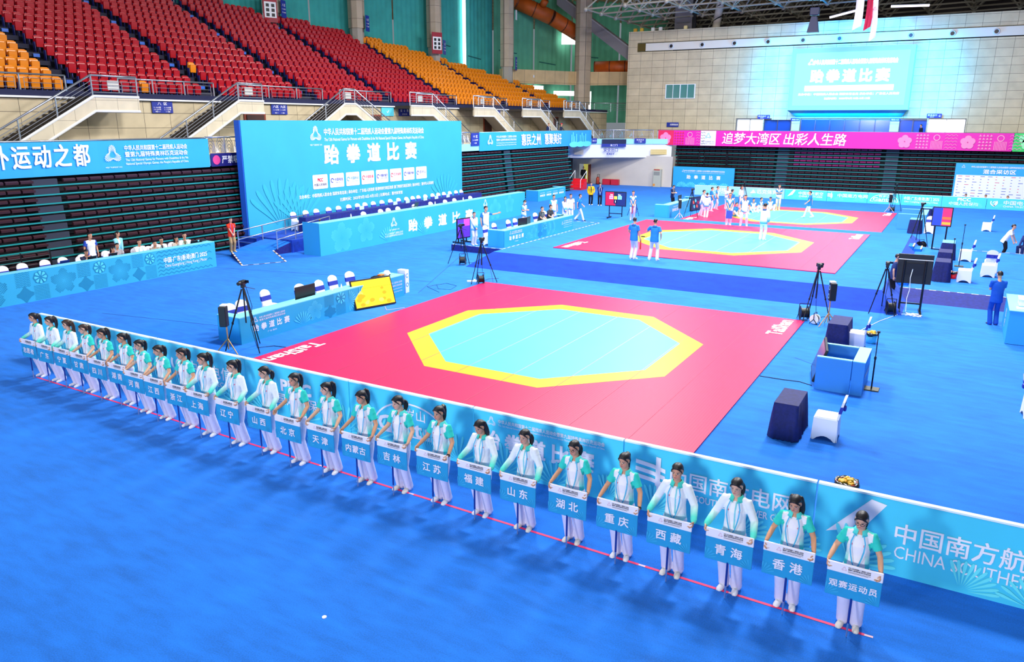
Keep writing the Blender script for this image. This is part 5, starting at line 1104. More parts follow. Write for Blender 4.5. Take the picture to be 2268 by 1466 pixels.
def skirted(label, c, d, h, mat, name='skirted_table', top=None, pleat=.022):
    t = thing(name, label, 'table', c); w_, l_ = d; MB().bev((0, 0, h-.012), (w_+.01, l_+.01, .03), .008).build('table_top', top or mat, t); per = []; st_ = .045
    seg_ = [((-w_/2, -l_/2), (w_/2, -l_/2)), ((w_/2, -l_/2), (w_/2, l_/2)), ((w_/2, l_/2), (-w_/2, l_/2)), ((-w_/2, l_/2), (-w_/2, -l_/2))]
    for a, b in seg_:
        L = math.hypot(b[0]-a[0], b[1]-a[1]); k = max(2, int(L/st_)); nx, ny = (b[1]-a[1])/L, -(b[0]-a[0])/L
        for i in range(k): per.append((a[0]+(b[0]-a[0])*i/k, a[1]+(b[1]-a[1])*i/k, nx, ny))
    mb = MB(); n = len(per); rg = random.Random(int(abs(c[1])*100))
    ph = [rg.uniform(.3, 1) for _ in per]
    for z, k, o in ((h-.005, .15, .004), (h*.6, .7, .012), (.012, 1.1, .035)): mb.v += [(x+nx*(o+pleat*k*(i % 2)*ph[i]), y+ny*(o+pleat*k*(i % 2)*ph[i]), z) for i, (x, y, nx, ny) in enumerate(per)]
    for j in range(2): mb.f += [(j*n+i, j*n+(i+1) % n, (j+1)*n+(i+1) % n, (j+1)*n+i)[::-1] for i in range(n)]
    mb.m = [0]*len(mb.f); mb.build('skirt', mat, t, True); return t
VELV = M('navy_velvet', '#141c62', .75, noise=.3, nscale=14)
skirted('long navy skirted head table in front of the backdrop', (-29.1, 37.4, .6), (.5, 16.9), .74, NAVY, 'head_table')
pd = thing('podium_desk', 'long cyan desk front with five white characters before the head table', 'desk', (-25.6, 26.5, 0)); F = frame((0, 0, 0), (0, 1, 0)); DL = 19.7
MB().box((-.03, DL/2, .75), (.06, DL, 1.50)).build('front_panel', CYAN_S, pd); MB().box((-.56, .03, .77), (1.0, .05, 1.54)).build('end_panel', M('desk_end_blue', '#2fa4dc', .5), pd); MB().box((-.255, DL/2, 1.52), (.5, DL-.06, .03)).build('desk_top', M('desk_top_pale', '#7fd9f0', .5), pd)
lf, tx = MB(), MB(); halftone(lf, F, 1.5, .7, .75, 17, .003, 0); halftone(lf, F, 3.3, .85, .65, 15, .003, 0); emblem(tx, F, 5.5, .98, .28); put_text(tx, F, PLACE, 5.5, .62, .08, .9, .008); put_text(tx, F, T1, 5.5, .44, .1, 1.5, .008); put_text(tx, F, T2, 5.5, .32, .1, 1.5, .008); put_text(tx, F, TKD, 9.95, .66, .62, .78, .04, spacing=1.4)
emblem(tx, F, 14.6, 1.2, .26); halftone(lf, F, 15.8, .7, .7, 15, .003, 0); halftone(lf, F, 17.6, .9, .6, 13, .003, 0)
for cx in (5.0, 8.2, 13.6): fan(lf, F, cx, .05, .8, 40, 150, 9, .05, .003, .15, 0, .02)
lf.build('leaf_print', M('podium_leaf', '#4fc6e4', .5), pd); tx.build('lettering', INK, pd)

# ------------------------------------------------------------------ banquet chairs with sashes
CHW = M('white_chair_cover', '#f3f1fb', .7, bump=.08, bscale=9); SASH = M('navy_sash', '#1a2fa4', .6)
def chair_proto():
    c = MB(); w_ = .215
    c.bev((0, 0, .455), (.44, .44, .07), .025)
    arch = [(-w_, .0), (-w_-.0, .46), (w_, .46), (w_, .0), (w_-.035, .0), (w_-.09, .055), (w_-.16, .09), (0, .10), (-w_+.16, .09), (-w_+.09, .055), (-w_+.035, .0)]
    for sx in (-1, 1):
        c.prism([(x*1.06, sx*(w_+.02*(1-z/.46)), z) for x, z in arch], (0, sx*.012, 0)); c.prism([(sx*(w_+.02*(1-z/.46)), y*1.06, z) for y, z in arch], (sx*.012, 0, 0))
    n = 10; back = [(-.20, .46), (-.20, .80)]+[(-.20*cos(PI*i/n), .80+.14*sin(PI*i/n)) for i in range(1, n)]+[(.20, .80), (.20, .46)]
    sh = lambda z: -.19-.10*((z-.46)/.48)
    c.prism([(sh(z), y, z) for y, z in back], (-.045, 0, .004))
    s = MB(); s.prism([(sh(.60)+.006, -.208, .60), (sh(.60)+.006, .208, .60), (sh(.745)+.006, .208, .745), (sh(.745)+.006, -.208, .745)], (-.062, 0, .004)); s.bev((sh(.67)-.075, 0, .67), (.05, .12, .10), .02)
    return c, s
cc, cs = chair_proto()
cme, sme = cc.mesh('chair_cover', CHW), cs.mesh('sash', SASH)
def chair(label, loc, rz, group=None):
    r = thing('banquet_chair', label, 'chair', loc, rz, group)
    for nm, me in (('chair_cover', cme), ('sash', sme)):
        o = bpy.data.objects.new(nm, me); COL.objects.link(o); o.parent = r
    return r
ys = [29.3, 30.2, 31.0, 31.95, 32.75, 33.6, 34.35, 35.0, 35.75, 36.55, 37.35, 38.15, 38.95, 39.6, 40.2, 40.95, 41.75, 42.4, 43.05, 43.75, 44.5, 45.15]
for i, y in enumerate(ys): chair('white covered chair with navy sash in the back row at the head table' if i else 'white covered chair with navy sash standing free at the left end of the head table', (-29.80, y, .6), 0, 'white chairs behind the head table' if i else None)
for y in (31.3, 32.7, 33.35, 34.2, 35.7, 37.3, 38.8, 39.8, 41.6): chair('white covered chair with navy sash in the front row behind the podium desk', (-26.75, y, .6), 0, 'white chairs behind the podium desk')
for i, (x, y) in enumerate(((-18.15, 14.95), (-18.25, 15.45), (-18.75, 16.9), (-18.45, 18.05), (-18.35, 18.9), (-18.55, 19.75), (-18.5, 20.55))): chair('white covered chair with navy sash behind the near scoring table, %s from the tripod' % ['first', 'second', 'third', 'fourth', 'fifth', 'sixth', 'seventh'][i], (x+.2, y, 0), random.uniform(-.2, .2))
for i, (x, y) in enumerate(((-19.75, 31.9), (-19.85, 32.9), (-19.9, 34.4), (-19.9, 35.1))): chair('white covered chair with navy sash behind the stage scoring table, %s from the pointing person' % ['first', 'second', 'third', 'fourth'][i], (x+.15, y, Z2), 0)
for i, y in enumerate((14.85, 15.55, 16.4, 17.1, 17.9, 18.9, 19.5, 21.2)): chair('white covered chair with navy sash behind the long left table, %s from the left edge' % ['first', 'second', 'third', 'fourth', 'fifth', 'sixth', 'seventh', 'eighth'][i], (-29.95, y, 0), 0)
for lb, x, y, z, r in (('white covered chair beside the nearest navy velvet table', -1.72, 15.75, 0, PI), ('white covered chair between velvet table and blue bucket', -2.0, 22.95, 0, PI), ('white covered chair cut by the right picture edge', 2.05, 19.2, 0, .1), ('white covered chair beside the red bucket on the right platform', .55, 33.6, Z2, PI), ('white covered chair behind the slim pole stand on the right platform', .55, 38.9, Z2, PI),
    ('white covered chair facing away in the pair on the right platform', 1.45, 36.4, Z2, PI/2), ('white covered chair in front of the pair on the right platform', 1.35, 35.3, Z2, PI), ('white covered chair alone on the far carpet right of the tall screen', 1.6, 53.2, 0, PI), ('white covered chair behind the camera tripod at the far small tables', -1.3, 50.4, 0, -PI/2), ('white covered chair of the seated medic at the right edge', 3.3, 42.9, 0, PI/2)):
    chair(lb, (x, y, z), r)

# ------------------------------------------------------------------ tables
def desk(label, o, L, D, H, cont, base=CYAN_S, shelf=True, name='scoring_table', ends=True):
    """front panel along +Y facing +X, work top behind it"""
    t = thing(name, label, 'table', o); F = frame((0, 0, 0), (0, 1, 0)); eb = M('desk_end_blue', '#2fa4dc', .5); tp_ = M('desk_top_pale', '#7fd9f0', .5)
    MB().box((-.025, L/2, H/2-.014), (.05, L, H-.028)).build('front_panel', base, t); MB().box((-.163, L/2, H-.012), (.32, L-.004, .026)).build('front_shelf', tp_, t)
    if ends:
        for y in (.025, L-.025): MB().box((-D/2-.03, y, H/2-.015), (D-.065, .04, H-.03)).build('end_panel', eb, t)
    MB().box((-D/2-.15, L/2, H-.16), (D-.3, L-.1, .03)).build('work_top', tp_, t)
    for y in (.15, L-.15): MB().box((-D/2-.17, y, H-.012), (D-.36, .28, .026)).build('end_shelf', tp_, t)
    lf, tx = MB(), MB(); cont(F, L, H, lf, tx)
    if lf.v: lf.build('pattern_print', [M('desk_motif', '#1d86ac', .5), M('desk_motif_pale', '#56cde6', .5)], t)
    if tx.v: tx.build('lettering', INK, t)
    return t
def c_long(F, L, H, lf, tx):
    y0, y1 = .02, H-.03; o = 12.0
    for a, b in ((13.9, 15.07), (16.09, 17.26), (18.28, 19.36)): tiles(lf, F, a-o, y0, y1, b-a)
    for c, r in ((13.1, .55), (15.58, .47), (17.77, .47)): halftone(lf, F, c-o, .55, r, 14, .003, 0)
    for r in range(7): zig(lf, F, 19.4-o, (21.0 if r % 2 else 22.1)-o, .1+.15*r, .035, .24, .022, .003, 0)
    put_text(tx, F, PLACE, 20.75-o, .64, .22, 2.1, .016); put_text(tx, F, PLACE_E, 20.75-o, .42, .13, 2.05, .004)
desk('long cyan patterned table with seated staff along the left wall', (-27.65, 12.0, 0), 10.25, .95, 1.10, c_long, name='staff_table')
def c_score(F, L, H, lf, tx):
    emblem(tx, F, .55, H*.78, .1); put_text(tx, F, T1, 1.2, H*.83, .06, 1.0, .01); put_text(tx, F, T2, 1.2, H*.73, .06, 1.0, .01); put_text(tx, F, TKD, 1.15, H*.47, .2, None, .03, spacing=.3); put_text(tx, F, '广东·惠州', 1.15, H*.22, .05, .35, .008)
    fan(lf, F, 2.4, .06, .42, 20, 150, 9, .06, .003, .2, 1, .02); halftone(lf, F, 2.95, H/2, H*.42, 12, .003, 1); tiles(lf, F, 3.35, .02, H-.03, 1.05)
    for cx in (4.5, 5.0): fan(lf, F, cx, H*.5, .36, -80, 80, 11, .06, .003, .2, 1, .02)
    emblem(tx, F, L-1.35, H*.6, .1)
    for k, (s, h_) in enumerate(((T1, .07), (T2, .07), (E1, .04), (E2, .04))): put_text(tx, F, s, L-.65, H*.72-.11*k, h_, 1.05, .008)
desk('cyan scoring table beside the nearest mat with a black monitor on it', (-17.1, 14.35, 0), 7.5, .95, .78, c_score)
desk('cyan scoring table on the side platform with seated officials', (-18.6, 31.6, Z2), 7.55, .95, .80, c_score)
def c_small(F, L, H, lf, tx): put_text(tx, F, TKD, 1.3, .45, .2, None, .03, spacing=.26); put_text(tx, F, T1, 1.3, .66, .06, .9); fan(lf, F, 3.5, .05, .5, 30, 150, 9, .06, .003, .2, 1, .02)
desk('cyan scoring table of the farthest mat with a laptop on it', (-16.5, 49.4, 0), 6.6, 1.0, .85, c_small)
def c_tri(F, L, H, lf, tx):
    for k in range(4): put_text(tx, F, TKD, .75+1.12*k, .42, .16, None, .03, spacing=.17); put_text(tx, F, T1, .75+1.12*k, .62, .05, .8)
desk('low cyan table near the exit corner with repeated lettering', (-28.9, 54.3, 0), 4.9, 1.1, .85, c_tri)
c_ = thing('inspection_desk', 'cyan desk with a white box at the right edge beside the person in blue', 'desk', (1.68, 25.6, 0)); MB().box((.55, 1.25, .5), (1.1, 2.5, .97)).build('body', CYAN_D, c_); MB().bev((.55, 1.25, .99), (1.14, 2.54, .03), .008).build('desk_top', M('desk_top_pale', '#7fd9f0', .5), c_); tx = MB()
Fd_ = frame((-.004, 1.25, 0), (0, -1, 0)); put_text(tx, Fd_, '医', 0, .66, .26); put_text(tx, Fd_, '疗', 0, .36, .26); tx.build('lettering', INK, c_)
b = thing('storage_box', 'clear white lidded box on the desk at the right edge', 'box', (2.1, 26.5, 1.005)); MB().bev((0, 0, .1), (.4, .55, .2), .03).build('body', M('milky_plastic', '#e3e9f2', .3), b); MB().bev((0, 0, .215), (.43, .58, .04), .015).build('lid', WHITE, b)
tag(MB().bev((1.95, 26.0, 1.012), (.21, .3, .012), .003).build('paper_sheet', WHITE), 'white paper strip hanging near the box on the right desk', 'paper')
for i, (lb, x, y, z, d, h) in enumerate((('navy velvet draped table nearest on the right carpet', -2.43, 15.65, 0, (.46, 1.0), .76), ('navy velvet draped table beside the open blue booth', -2.45, 22.9, 0, (.5, 1.1), .76), ('navy velvet draped table nearest the red bucket', -.22, 33.6, Z2, (.5, 1.0), .76), ('navy velvet draped table, middle of three on the right platform', -.2, 36.2, Z2, (.5, 1.0), .76), ('pale topped velvet draped table, last of three on the platform', -.15, 39.2, Z2, (.5, 1.0), .76), ('navy velvet draped table before the grey far booth', -2.0, 50.2, 0, (.6, 1.0), .8), ('navy velvet draped table behind the grey far booth', -1.75, 57.3, 0, (.6, 1.0), .8))):
    skirted(lb, (x, y, z), d, h, VELV, 'draped_table', None if i not in (4, 5, 6) else M('pale_table_top', '#5fb4dc', .5), .055)
def booth(label, o, w_, l_, h, mat):
    t = thing('judge_booth', label, 'booth', o)
    rim = M('desk_top_pale', '#7fd9f0', .5)
    for y in (.05, l_-.05): MB().box((w_/2-.14, y, h+.01), (w_-.28, .1, .02)).build('top_rim', rim, t)
    MB().box((w_/2-.14, .05, h/2), (w_-.28, .1, h)).build('front_panel', mat, t); MB().box((w_-.13, l_/2, h/2), (.26, l_, h)).build('side_panel', mat, t); MB().box((w_/2-.14, l_-.05, h/2), (w_-.28, .1, h)).build('back_panel', mat, t); MB().box((w_-.13, l_/2, h+.01), (.27, l_+.01, .02)).build('top_shelf', M('desk_top_pale', '#7fd9f0', .5), t)
    if w_ < 1.2:
        tx = MB(); put_text(tx, frame((w_+.002, l_/2, h*.5), (0, 1, 0)), TKD, 0, 0, .13, None, .02, spacing=.19); tx.build('lettering', INK, t)
    return t
booth('open topped blue booth with three sides beside the nearest mat', (-2.42, 18.7, 0), 1.05, 1.35, .80, M('booth_blue', '#2f8fe0', .5)); booth('grey blue booth beside the farthest mat', (-3.05, 51.5, 0), 1.5, 3.2, .9, M('booth_grey_blue', '#3f9cc8', .5))

# ------------------------------------------------------------------ screens and electronics
def screen(label, loc, rz, w_, h, z0, face, tilt=0.0, stand=True, back=False, name='display_screen'):
    t = thing(name, label, 'screen', loc, rz); R_ = Matrix.Rotation(tilt, 4, 'X'); M_ = Matrix.Translation((0, 0, z0)) @ R_
    def tr_(mb): mb.v = [tuple(M_ @ Vector(p)) for p in mb.v]; return mb
    tr_(MB().bev((0, .03, h/2), (w_, .06, h), .01)).build('casing', BLACK, t); fm = MB(); F = frame((0, -.002, h/2), (1, 0, 0)); mats = face(fm, F, w_-.08, h-.10); tr_(fm).build('screen_face', mats, t)
    if back:
        b = MB(); b.box((0, .075, h/2), (w_*.5, .03, h*.4)); tr_(b).build('bracket', BLACKM, t); b = MB(); b.box((0, .064, h*.82), (w_*.98, .004, .022)); b.box((-.1, .068, h*.52), (.07, .006, .06)); b.box((.06, .068, h*.52), (.05, .006, .06)); tr_(b).build('socket_plate', WHITE, t)
        cb = MB(); cb.tube([(.06, .09, z0+h*.5), (.1, .12, z0+h*.2), (.07, .11, z0-.2), (.12, .12, z0-.5), (.1, .15, .03)], .012, 6); cb.build('white_cable', WHITE, t)
    if stand:
        for x in (-w_*.3, w_*.3): MB().cyl((x, .1, .06), (x, .1, z0+h*.8), .035, 8).build('upright', BLACKM, t); MB().box((x, .1, .06), (.07, .75, .06)).build('foot_bar', BLACKM, t)
        MB().box((0, .1, .32), (w_*.6, .05, .05)).build('cross_bar', BLACKM, t); c = MB()
        for x in (-w_*.3, w_*.3):
            for y in (-.25, .45): c.cyl((x-.015, y, .035), (x+.015, y, .035), .035, 10)
        c.build('caster', BLACK, t)
    return t
EM = lambda n, c, e: M('screen_'+n, c, .4, emit=e)
def f_orange(mb, F, w_, h):
    rect(mb, F, -w_/2, -h/2, w_/2, h/2, .001, 0)
    rn = random.Random(4)
    for _ in range(14):
        cx, cy, r = rn.uniform(-w_*.4, w_*.4), rn.uniform(-h*.42, h*.3), rn.uniform(.05, .13); disc(mb, F, cx, cy, r, 9, .002+.0004*_, rn.choice((1, 2)), r*.7)
    rect(mb, F, -w_/2, h*.2, w_/2, h*.205, .010, 3); return [EM('amber', '#ffb81e', .9), EM('gold', '#ffd24a', .9), EM('ochre', '#e8900c', .9), EM('brown', '#8a5208', .5)]
screen('tilted floor monitor with an amber picture before the near scoring table', (-16.75, 19.85, 0), radians(72), 1.6, 1.0, .03, f_orange, -.35, stand=False)
def f_score(mb, F, w_, h):
    rect(mb, F, -w_/2, -h/2, 0, h/2, .001, 0); rect(mb, F, 0, -h/2, w_/2, h/2, .001, 1); rect(mb, F, -.12, -.3, .12, h/2, .002, 2); rect(mb, F, -w_*.31, -.02, -w_*.12, .20, .003, 3); rect(mb, F, w_*.12, -.02, w_*.31, .20, .003, 4); rect(mb, F, -.1, -.02, .1, .17, .004, 5)
    put_text(mb, F, '150', -w_*.215, .09, .1, .18, .02, .006, 0); put_text(mb, F, '150', w_*.215, .09, .1, .18, .02, .006, 1); put_text(mb, F, '1', 0, -.17, .14, None, .02, .006, 6); put_text(mb, F, 'Red', -w_*.2, .27, .08, None, .01, .006, 6); put_text(mb, F, 'Blue', w_*.2, .27, .08, None, .01, .006, 6)
    return [EM('crimson', '#b00f3c', .7), EM('navy', '#16245e', .7), EM('night', '#1a1c40', .4), EM('rose', '#f29ad8', .9), EM('aqua', '#7fe4f2', .9), EM('lemon', '#f0ea3c', 1.0), EM('white', '#ffffff', 1.0)]
screen('score display on a stand, red half and blue half with a yellow box', (-19.45, 47.3, 0), .05, 1.45, .95, .80, f_score)
def f_dark(mb, F, w_, h): rect(mb, F, -w_/2, -h/2, w_/2, h/2, .001, 0); return [M('dark_screen', '#161a2c', .2)]
screen('big black monitor on a wheeled stand seen from behind', (-.98, 28.5, 0), PI+.1, 1.05, .98, .98, f_dark, back=True)
def f_split(mb, F, w_, h):
    rect(mb, F, -w_/2, -h/2, .0, h/2, .001, 0); rect(mb, F, .0, -h/2, w_/2, h/2, .001, 1); rect(mb, F, .02, -.12, w_/2, .0, .002, 2); rect(mb, F, .02, -.36, w_/2, -.24, .002, 3); return [EM('royal', '#1a3ad0', .6), EM('magenta', '#cf1f5c', .6), EM('flame', '#e0602a', .7), EM('orange', '#f0962a', .8)]
screen('tall screen on black legs, blue half and red half, at the far right', (-.6, 41.6, 0), -.12, .85, .92, 1.42, f_split)
def f_purple(mb, F, w_, h): rect(mb, F, -w_/2, -h/2, w_/2, h/2, .001, 0); rect(mb, F, 0, .1, w_/2, h/2, .002, 1); rect(mb, F, -w_/2, .1, 0, h*.3, .002, 2); return [EM('violet', '#5b2fc0', .5), EM('pinkviolet', '#c04ab0', .5), EM('blueviolet', '#3a62d0', .5)]
screen('upright violet display standing beside the official in white', (-21.0, 31.7, Z2), radians(80), .95, 1.0, .25, f_purple)
def f_faces(mb, F, w_, h):
    rect(mb, F, -w_/2, -h/2, w_/2, h/2, .001, 0)
    for i, (x, y) in enumerate(((-.3, .1), (0, .2), (.3, .05), (.1, -.2), (-.25, -.2))): disc(mb, F, x, y, .12, 10, .002, 1+i % 3)
    return [EM('dusk', '#1c2c5c', .5), EM('coral', '#c0504a', .5), EM('tealface', '#4aa0b8', .5), EM('maroon', '#8a2048', .5)]
screen('tilted floor display with coloured shapes beside the farthest scoring table', (-16.2, 54.6, 0), radians(75), 1.5, .95, .05, f_faces, -.2, stand=False)
s_ = screen('black tilted monitor in front of the open blue booth seen edge on', (-2.62, 19.5, 0), radians(-80), 1.3, .85, .12, f_dark, -.3, stand=False)
def monitor(label, loc, rz, w_=.62, h=.36, mat=None):
    t = thing('computer_monitor', label, 'monitor', loc, rz); MB().bev((0, .02, h/2+.1), (w_, .04, h), .012).build('casing', BLACK, t); MB().box((0, -.001, h/2+.1), (w_-.03, .004, h-.03)).build('screen_face', M('monitor_dark', '#1a2030', .15), t); MB().cyl((0, .03, 0), (0, .03, .14), .02, 8).build('neck', BLACK, t); MB().bev((0, .03, .008), (.24, .18, .016), .006).build('base', BLACK, t); return t
def laptop(label, loc, rz, lid='#1c2230'):
    t = thing('laptop', label, 'laptop', loc, rz); MB().bev((0, 0, .01), (.36, .25, .018), .006).build('keyboard_base', M('laptop_base', '#2a2e3a', .4), t); L = MB(); M_ = Matrix.Translation((0, .125, .02)) @ Matrix.Rotation(-.28, 4, 'X'); L.bev((0, 0, .12), (.36, .012, .24), .005); L.v = [tuple(M_ @ Vector(p)) for p in L.v]; L.build('screen_lid', M('lid_'+lid, lid, .35), t); return t
hz = .62
monitor('wide black monitor seen from behind on the near scoring table', (-17.55, 17.35, hz), -PI/2, .86, .42)
laptop('dark laptop beside the amber monitor on the near scoring table', (-17.55, 20.2, hz), -PI/2-.3); monitor('twin black monitor on the stage scoring table, nearer one', (-18.95, 33.9, Z2+.64), -PI/2-.2, .62, .42); monitor('twin black monitor on the stage scoring table, farther one', (-18.95, 34.55, Z2+.64), -PI/2+.2, .62, .42)
laptop('blue laptop before the second seated official on stage table', (-19.1, 37.6, Z2+.64), -PI/2, '#2346b0'); laptop('black laptop at the far end of the stage table', (-19.1, 38.4, Z2+.64), -PI/2); monitor('dark monitor on the farthest scoring table', (-17.0, 53.0, .69), -PI/2, .7, .42)
for i, y in enumerate((15.95, 17.0, 17.85, 21.55, 22.0)): laptop('dark laptop on the long left table, %s from its left end' % ['first', 'second', 'third', 'fourth', 'fifth'][i], (-28.25, y, .94), -PI/2, '#152a7a' if i == 0 else '#161a28')
laptop('laptop left open on the podium desk', (-26.2, 34.6, 1.55), -PI/2)
def papers(label, x, y, z, n=4, w_=.25, l_=.35):
    t = thing('paper_pile', label, 'papers', (x, y, z)); rn = random.Random(int(y*10))
    for i in range(n): MB().box((rn.uniform(-.03, .03), rn.uniform(-.04, .04), .004+i*.006), (w_, l_, .005), rz=rn.uniform(-.4, .4)).build('sheet', WHITE, t)
papers('white papers next to the black monitor on the near scoring table', -17.6, 18.2, hz); papers('white papers at the middle of the near scoring table', -17.5, 18.95, hz, 5); papers('white papers on the stage scoring table by the laptops', -19.0, 38.9, Z2+.64, 5, .4, .6); papers('papers before the person in pink at the long table', -28.2, 18.75, .94); papers('papers at the middle of the long table before white shirt', -28.15, 19.8, .94); papers('papers before the bearded-jacket corner end of the long table', -28.15, 21.2, .94)
def bottle(label, x, y, z, h=.22, c='#dfe9f5'):
    t = thing('water_bottle', label, 'bottle', (x, y, z)); MB().lathe([(0, 0), (.03, 0), (.032, .02), (.03, h*.65), (.014, h*.85), (.012, h*.9)], 12).build('bottle_body', M('bottle_'+c, c, .15, spec=.8), t, True); MB().cyl((0, 0, h*.9), (0, 0, h), .014, 10).build('bottle_cap', WHITE, t)
for i, y in enumerate((18.55, 19.0, 19.4)): bottle('small white bottle on the near scoring table, %s from the monitor' % ['first', 'second', 'third'][i], -17.75, y+.25, hz, .2, '#eef2f8')
bottle('blue drink bottle before the person covering their face', -28.1, 17.75, .94, .24, '#2a5fd0')
for i, y in enumerate((28.0, 35.1, 38.0)): bottle('small white bottle on the podium desk top, %s from its left end' % ['first', 'second', 'third'][i], -25.85, y+1, 1.55, .18, '#ffffff')
for i, y in enumerate((33.4, 36.4, 37.6, 39.4, 40.6, 41.9)): tag(MB().box((-28.95, y, 1.44), (.02, .42, .2), rz=.1).build('name_plate', M('name_card', '#bfe8f4', .5)), 'pale name card on the head table, %s from its left end' % ['first', 'second', 'third', 'fourth', 'fifth', 'sixth'][i], 'name card')
h_ = thing('headgear_pile', 'black and orange bag with gear on the end of the near scoring table', 'bag', (-17.6, 21.0, hz)); MB().bev((0, 0, .1), (.35, .5, .2), .07).build('bag', BLACK, h_, True); MB().bev((.05, .1, .22), (.16, .22, .05), .02).build('orange_strap', M('strap_orange', '#e0722a', .6), h_); MB().cyl((0, -.3, .02), (0, -.16, .2), .06, 10).build('headphone', BLACK, h_)
b = thing('foam_helmet', 'white foam protector on the end of the near scoring table', 'helmet', (-17.65, 21.55, hz)); MB().lathe([(0, .30), (.08, .29), (.13, .22), (.14, .1), (.12, .0)], 14).build('shell', WHITE, b, True); MB().cyl((.1, 0, .15), (.15, 0, .15), .03, 8).build('ear_hole', BLACK, b)
b = thing('standing_sign', 'narrow white upright sign at the end of the near scoring table', 'sign', (-17.45, 22.25, 0)); MB().bev((0, 0, .43), (.36, .22, .86), .01).build('body', WHITE, b); tx = MB(); F = frame((.181, 0, .43), (0, 1, 0)); ring(tx, F, 0, .22, .08, .03, 40, 320, 16, .002); ring(tx, F, 0, -.12, .08, .03, 0, 360, 16, .002); tx.build('lettering', CYAN_D, b)
# LED screen high on the far wall
ls = thing('led_screen', 'large bright LED screen glowing cyan high on the far wall', 'screen', (-10.0, 77.5, 9.9)); MB().box((0, .75, 0), (10.1, 1.5, 5.4)).build('frame', M('led_frame_glow', '#7fe0ea', .45, emit=.35), ls); fm = MB(); F = frame((0, -.005, 0), (1, 0, 0)); rect(fm, F, -4.68, -2.28, 4.68, 2.28, .002); fm.build('screen_face', M('led_face', '#86f5cc', .4, emit=.60), ls)  # frame also emits, imitating the glow around the screen
tx = MB(); emblem(tx, F, -3.3, 1.45, .32, .008); put_text(tx, F, TITLE, .35, 1.45, .42, 6.9, .03, .008); put_text(tx, F, TKD, 0, .25, 1.05, None, .05, .008, spacing=1.36); put_text(tx, F, '主办单位：中国残疾人联合会 国家体育总局 承办单位：广东省人民政府', 0, -1.3, .2, 8.4, .02, .008); put_text(tx, F, '比赛时间：2025年9月10日-9月13日', 0, -1.68, .18, 3.8, .02, .008); rect(tx, F, -3.7, -1.02, 3.7, -.55, .008); tx.build('lettering', M('led_white', '#ffffff', .4, emit=1.6), ls)
mb = MB(); mb.quad((-5.05, 0, -2.7), (5.05, 0, -2.7), (4.5, 1.5, -3.3), (-4.5, 1.5, -3.3)); mb.build('underside', M('led_under', '#3aa8e0', .5), ls)
# neighbours of the screen glow: two tube lamps under the roof and hanging things
for lb, a, b in (('thin white tube lamp over the left half of the LED screen', (-12.0, 76.5, 15.0), (-9.6, 76.5, 15.5)), ('thin white tube lamp over the right half of the LED screen', (-7.2, 76.5, 15.6), (-4.3, 76.5, 15.5))):
    t = thing('tube_lamp', lb, 'lamp', a); d = Vector(b)-Vector(a); MB().cyl((0, 0, 0), d, .09, 8).build('tube', M('tube_white', '#ffe9f4', .5, emit=2.5), t); MB().cyl((0, 0, .08), d+Vector((0, 0, .08)), .06, 6).build('fixture', STEEL, t)
def flag(label, x, z0, z1, w_, c, em):
    t = thing('hanging_flag', label, 'flag', (x, 70, z0)); mb = MB(); n = 8; H = z1-z0
    for i in range(n):
        for j in range(4):
            P = lambda u, v: (w_*(u-.5)*(1-.12*v)+.12*(1-v)*sin(v*3), .1*sin(u*7+v*4), H*v+(.28*u if v < .01 else 0)); mb.quad(P(j/4, i/n), P((j+1)/4, i/n), P((j+1)/4, (i+1)/n), P(j/4, (i+1)/n))
    mb.build('cloth', M('flag_'+c, c, .7), t, True); MB().cyl((-w_*.5, 0, H+.02), (w_*.5, 0, H+.02), .04, 8).build('pole', STEEL, t); e = MB(); F = frame((0, -.13, H*.72), (1, 0, 0)); emblem(e, F, 0, 0, .16, .01); e.build('emblem', M('flag_mark_'+em, em, .6), t)
flag('white hanging flag, left one of the trio under the roof', -8.9, 13.2, 17.5, .62, '#f6eef4', '#e04a7a'); flag('red hanging flag between the two white ones', -8.15, 13.1, 17.5, .5, '#c01446', '#f0c040'); flag('white hanging flag hanging lowest of the trio', -7.7, 12.3, 15.6, .42, '#f8f2f8', '#e04a7a')
t = thing('hanging_loudspeaker', 'dark blue hanging horn loudspeaker left of the flags', 'loudspeaker', (-12.2, 70, 13.2)); MB().prism([(-.45, 0, 0), (.45, 0, 0), (.2, 0, 1.2), (-.2, 0, 1.2)], (0, .5, 0)).build('horn', M('horn_navy', '#141b44', .5), t); MB().bev((0, .25, 1.6), (.7, .5, .6), .05).build('driver_box', M('horn_navy', '#141b44', .5), t); mb = MB(); mb.cyl((-.25, .25, 1.9), (-.25, .25, 6), .03, 6); mb.cyl((.25, .25, 1.9), (.25, .25, 6), .03, 6); mb.box((0, .25, 2.6), (1.2, .5, .3)); mb.build('hanger', BLACKM, t)

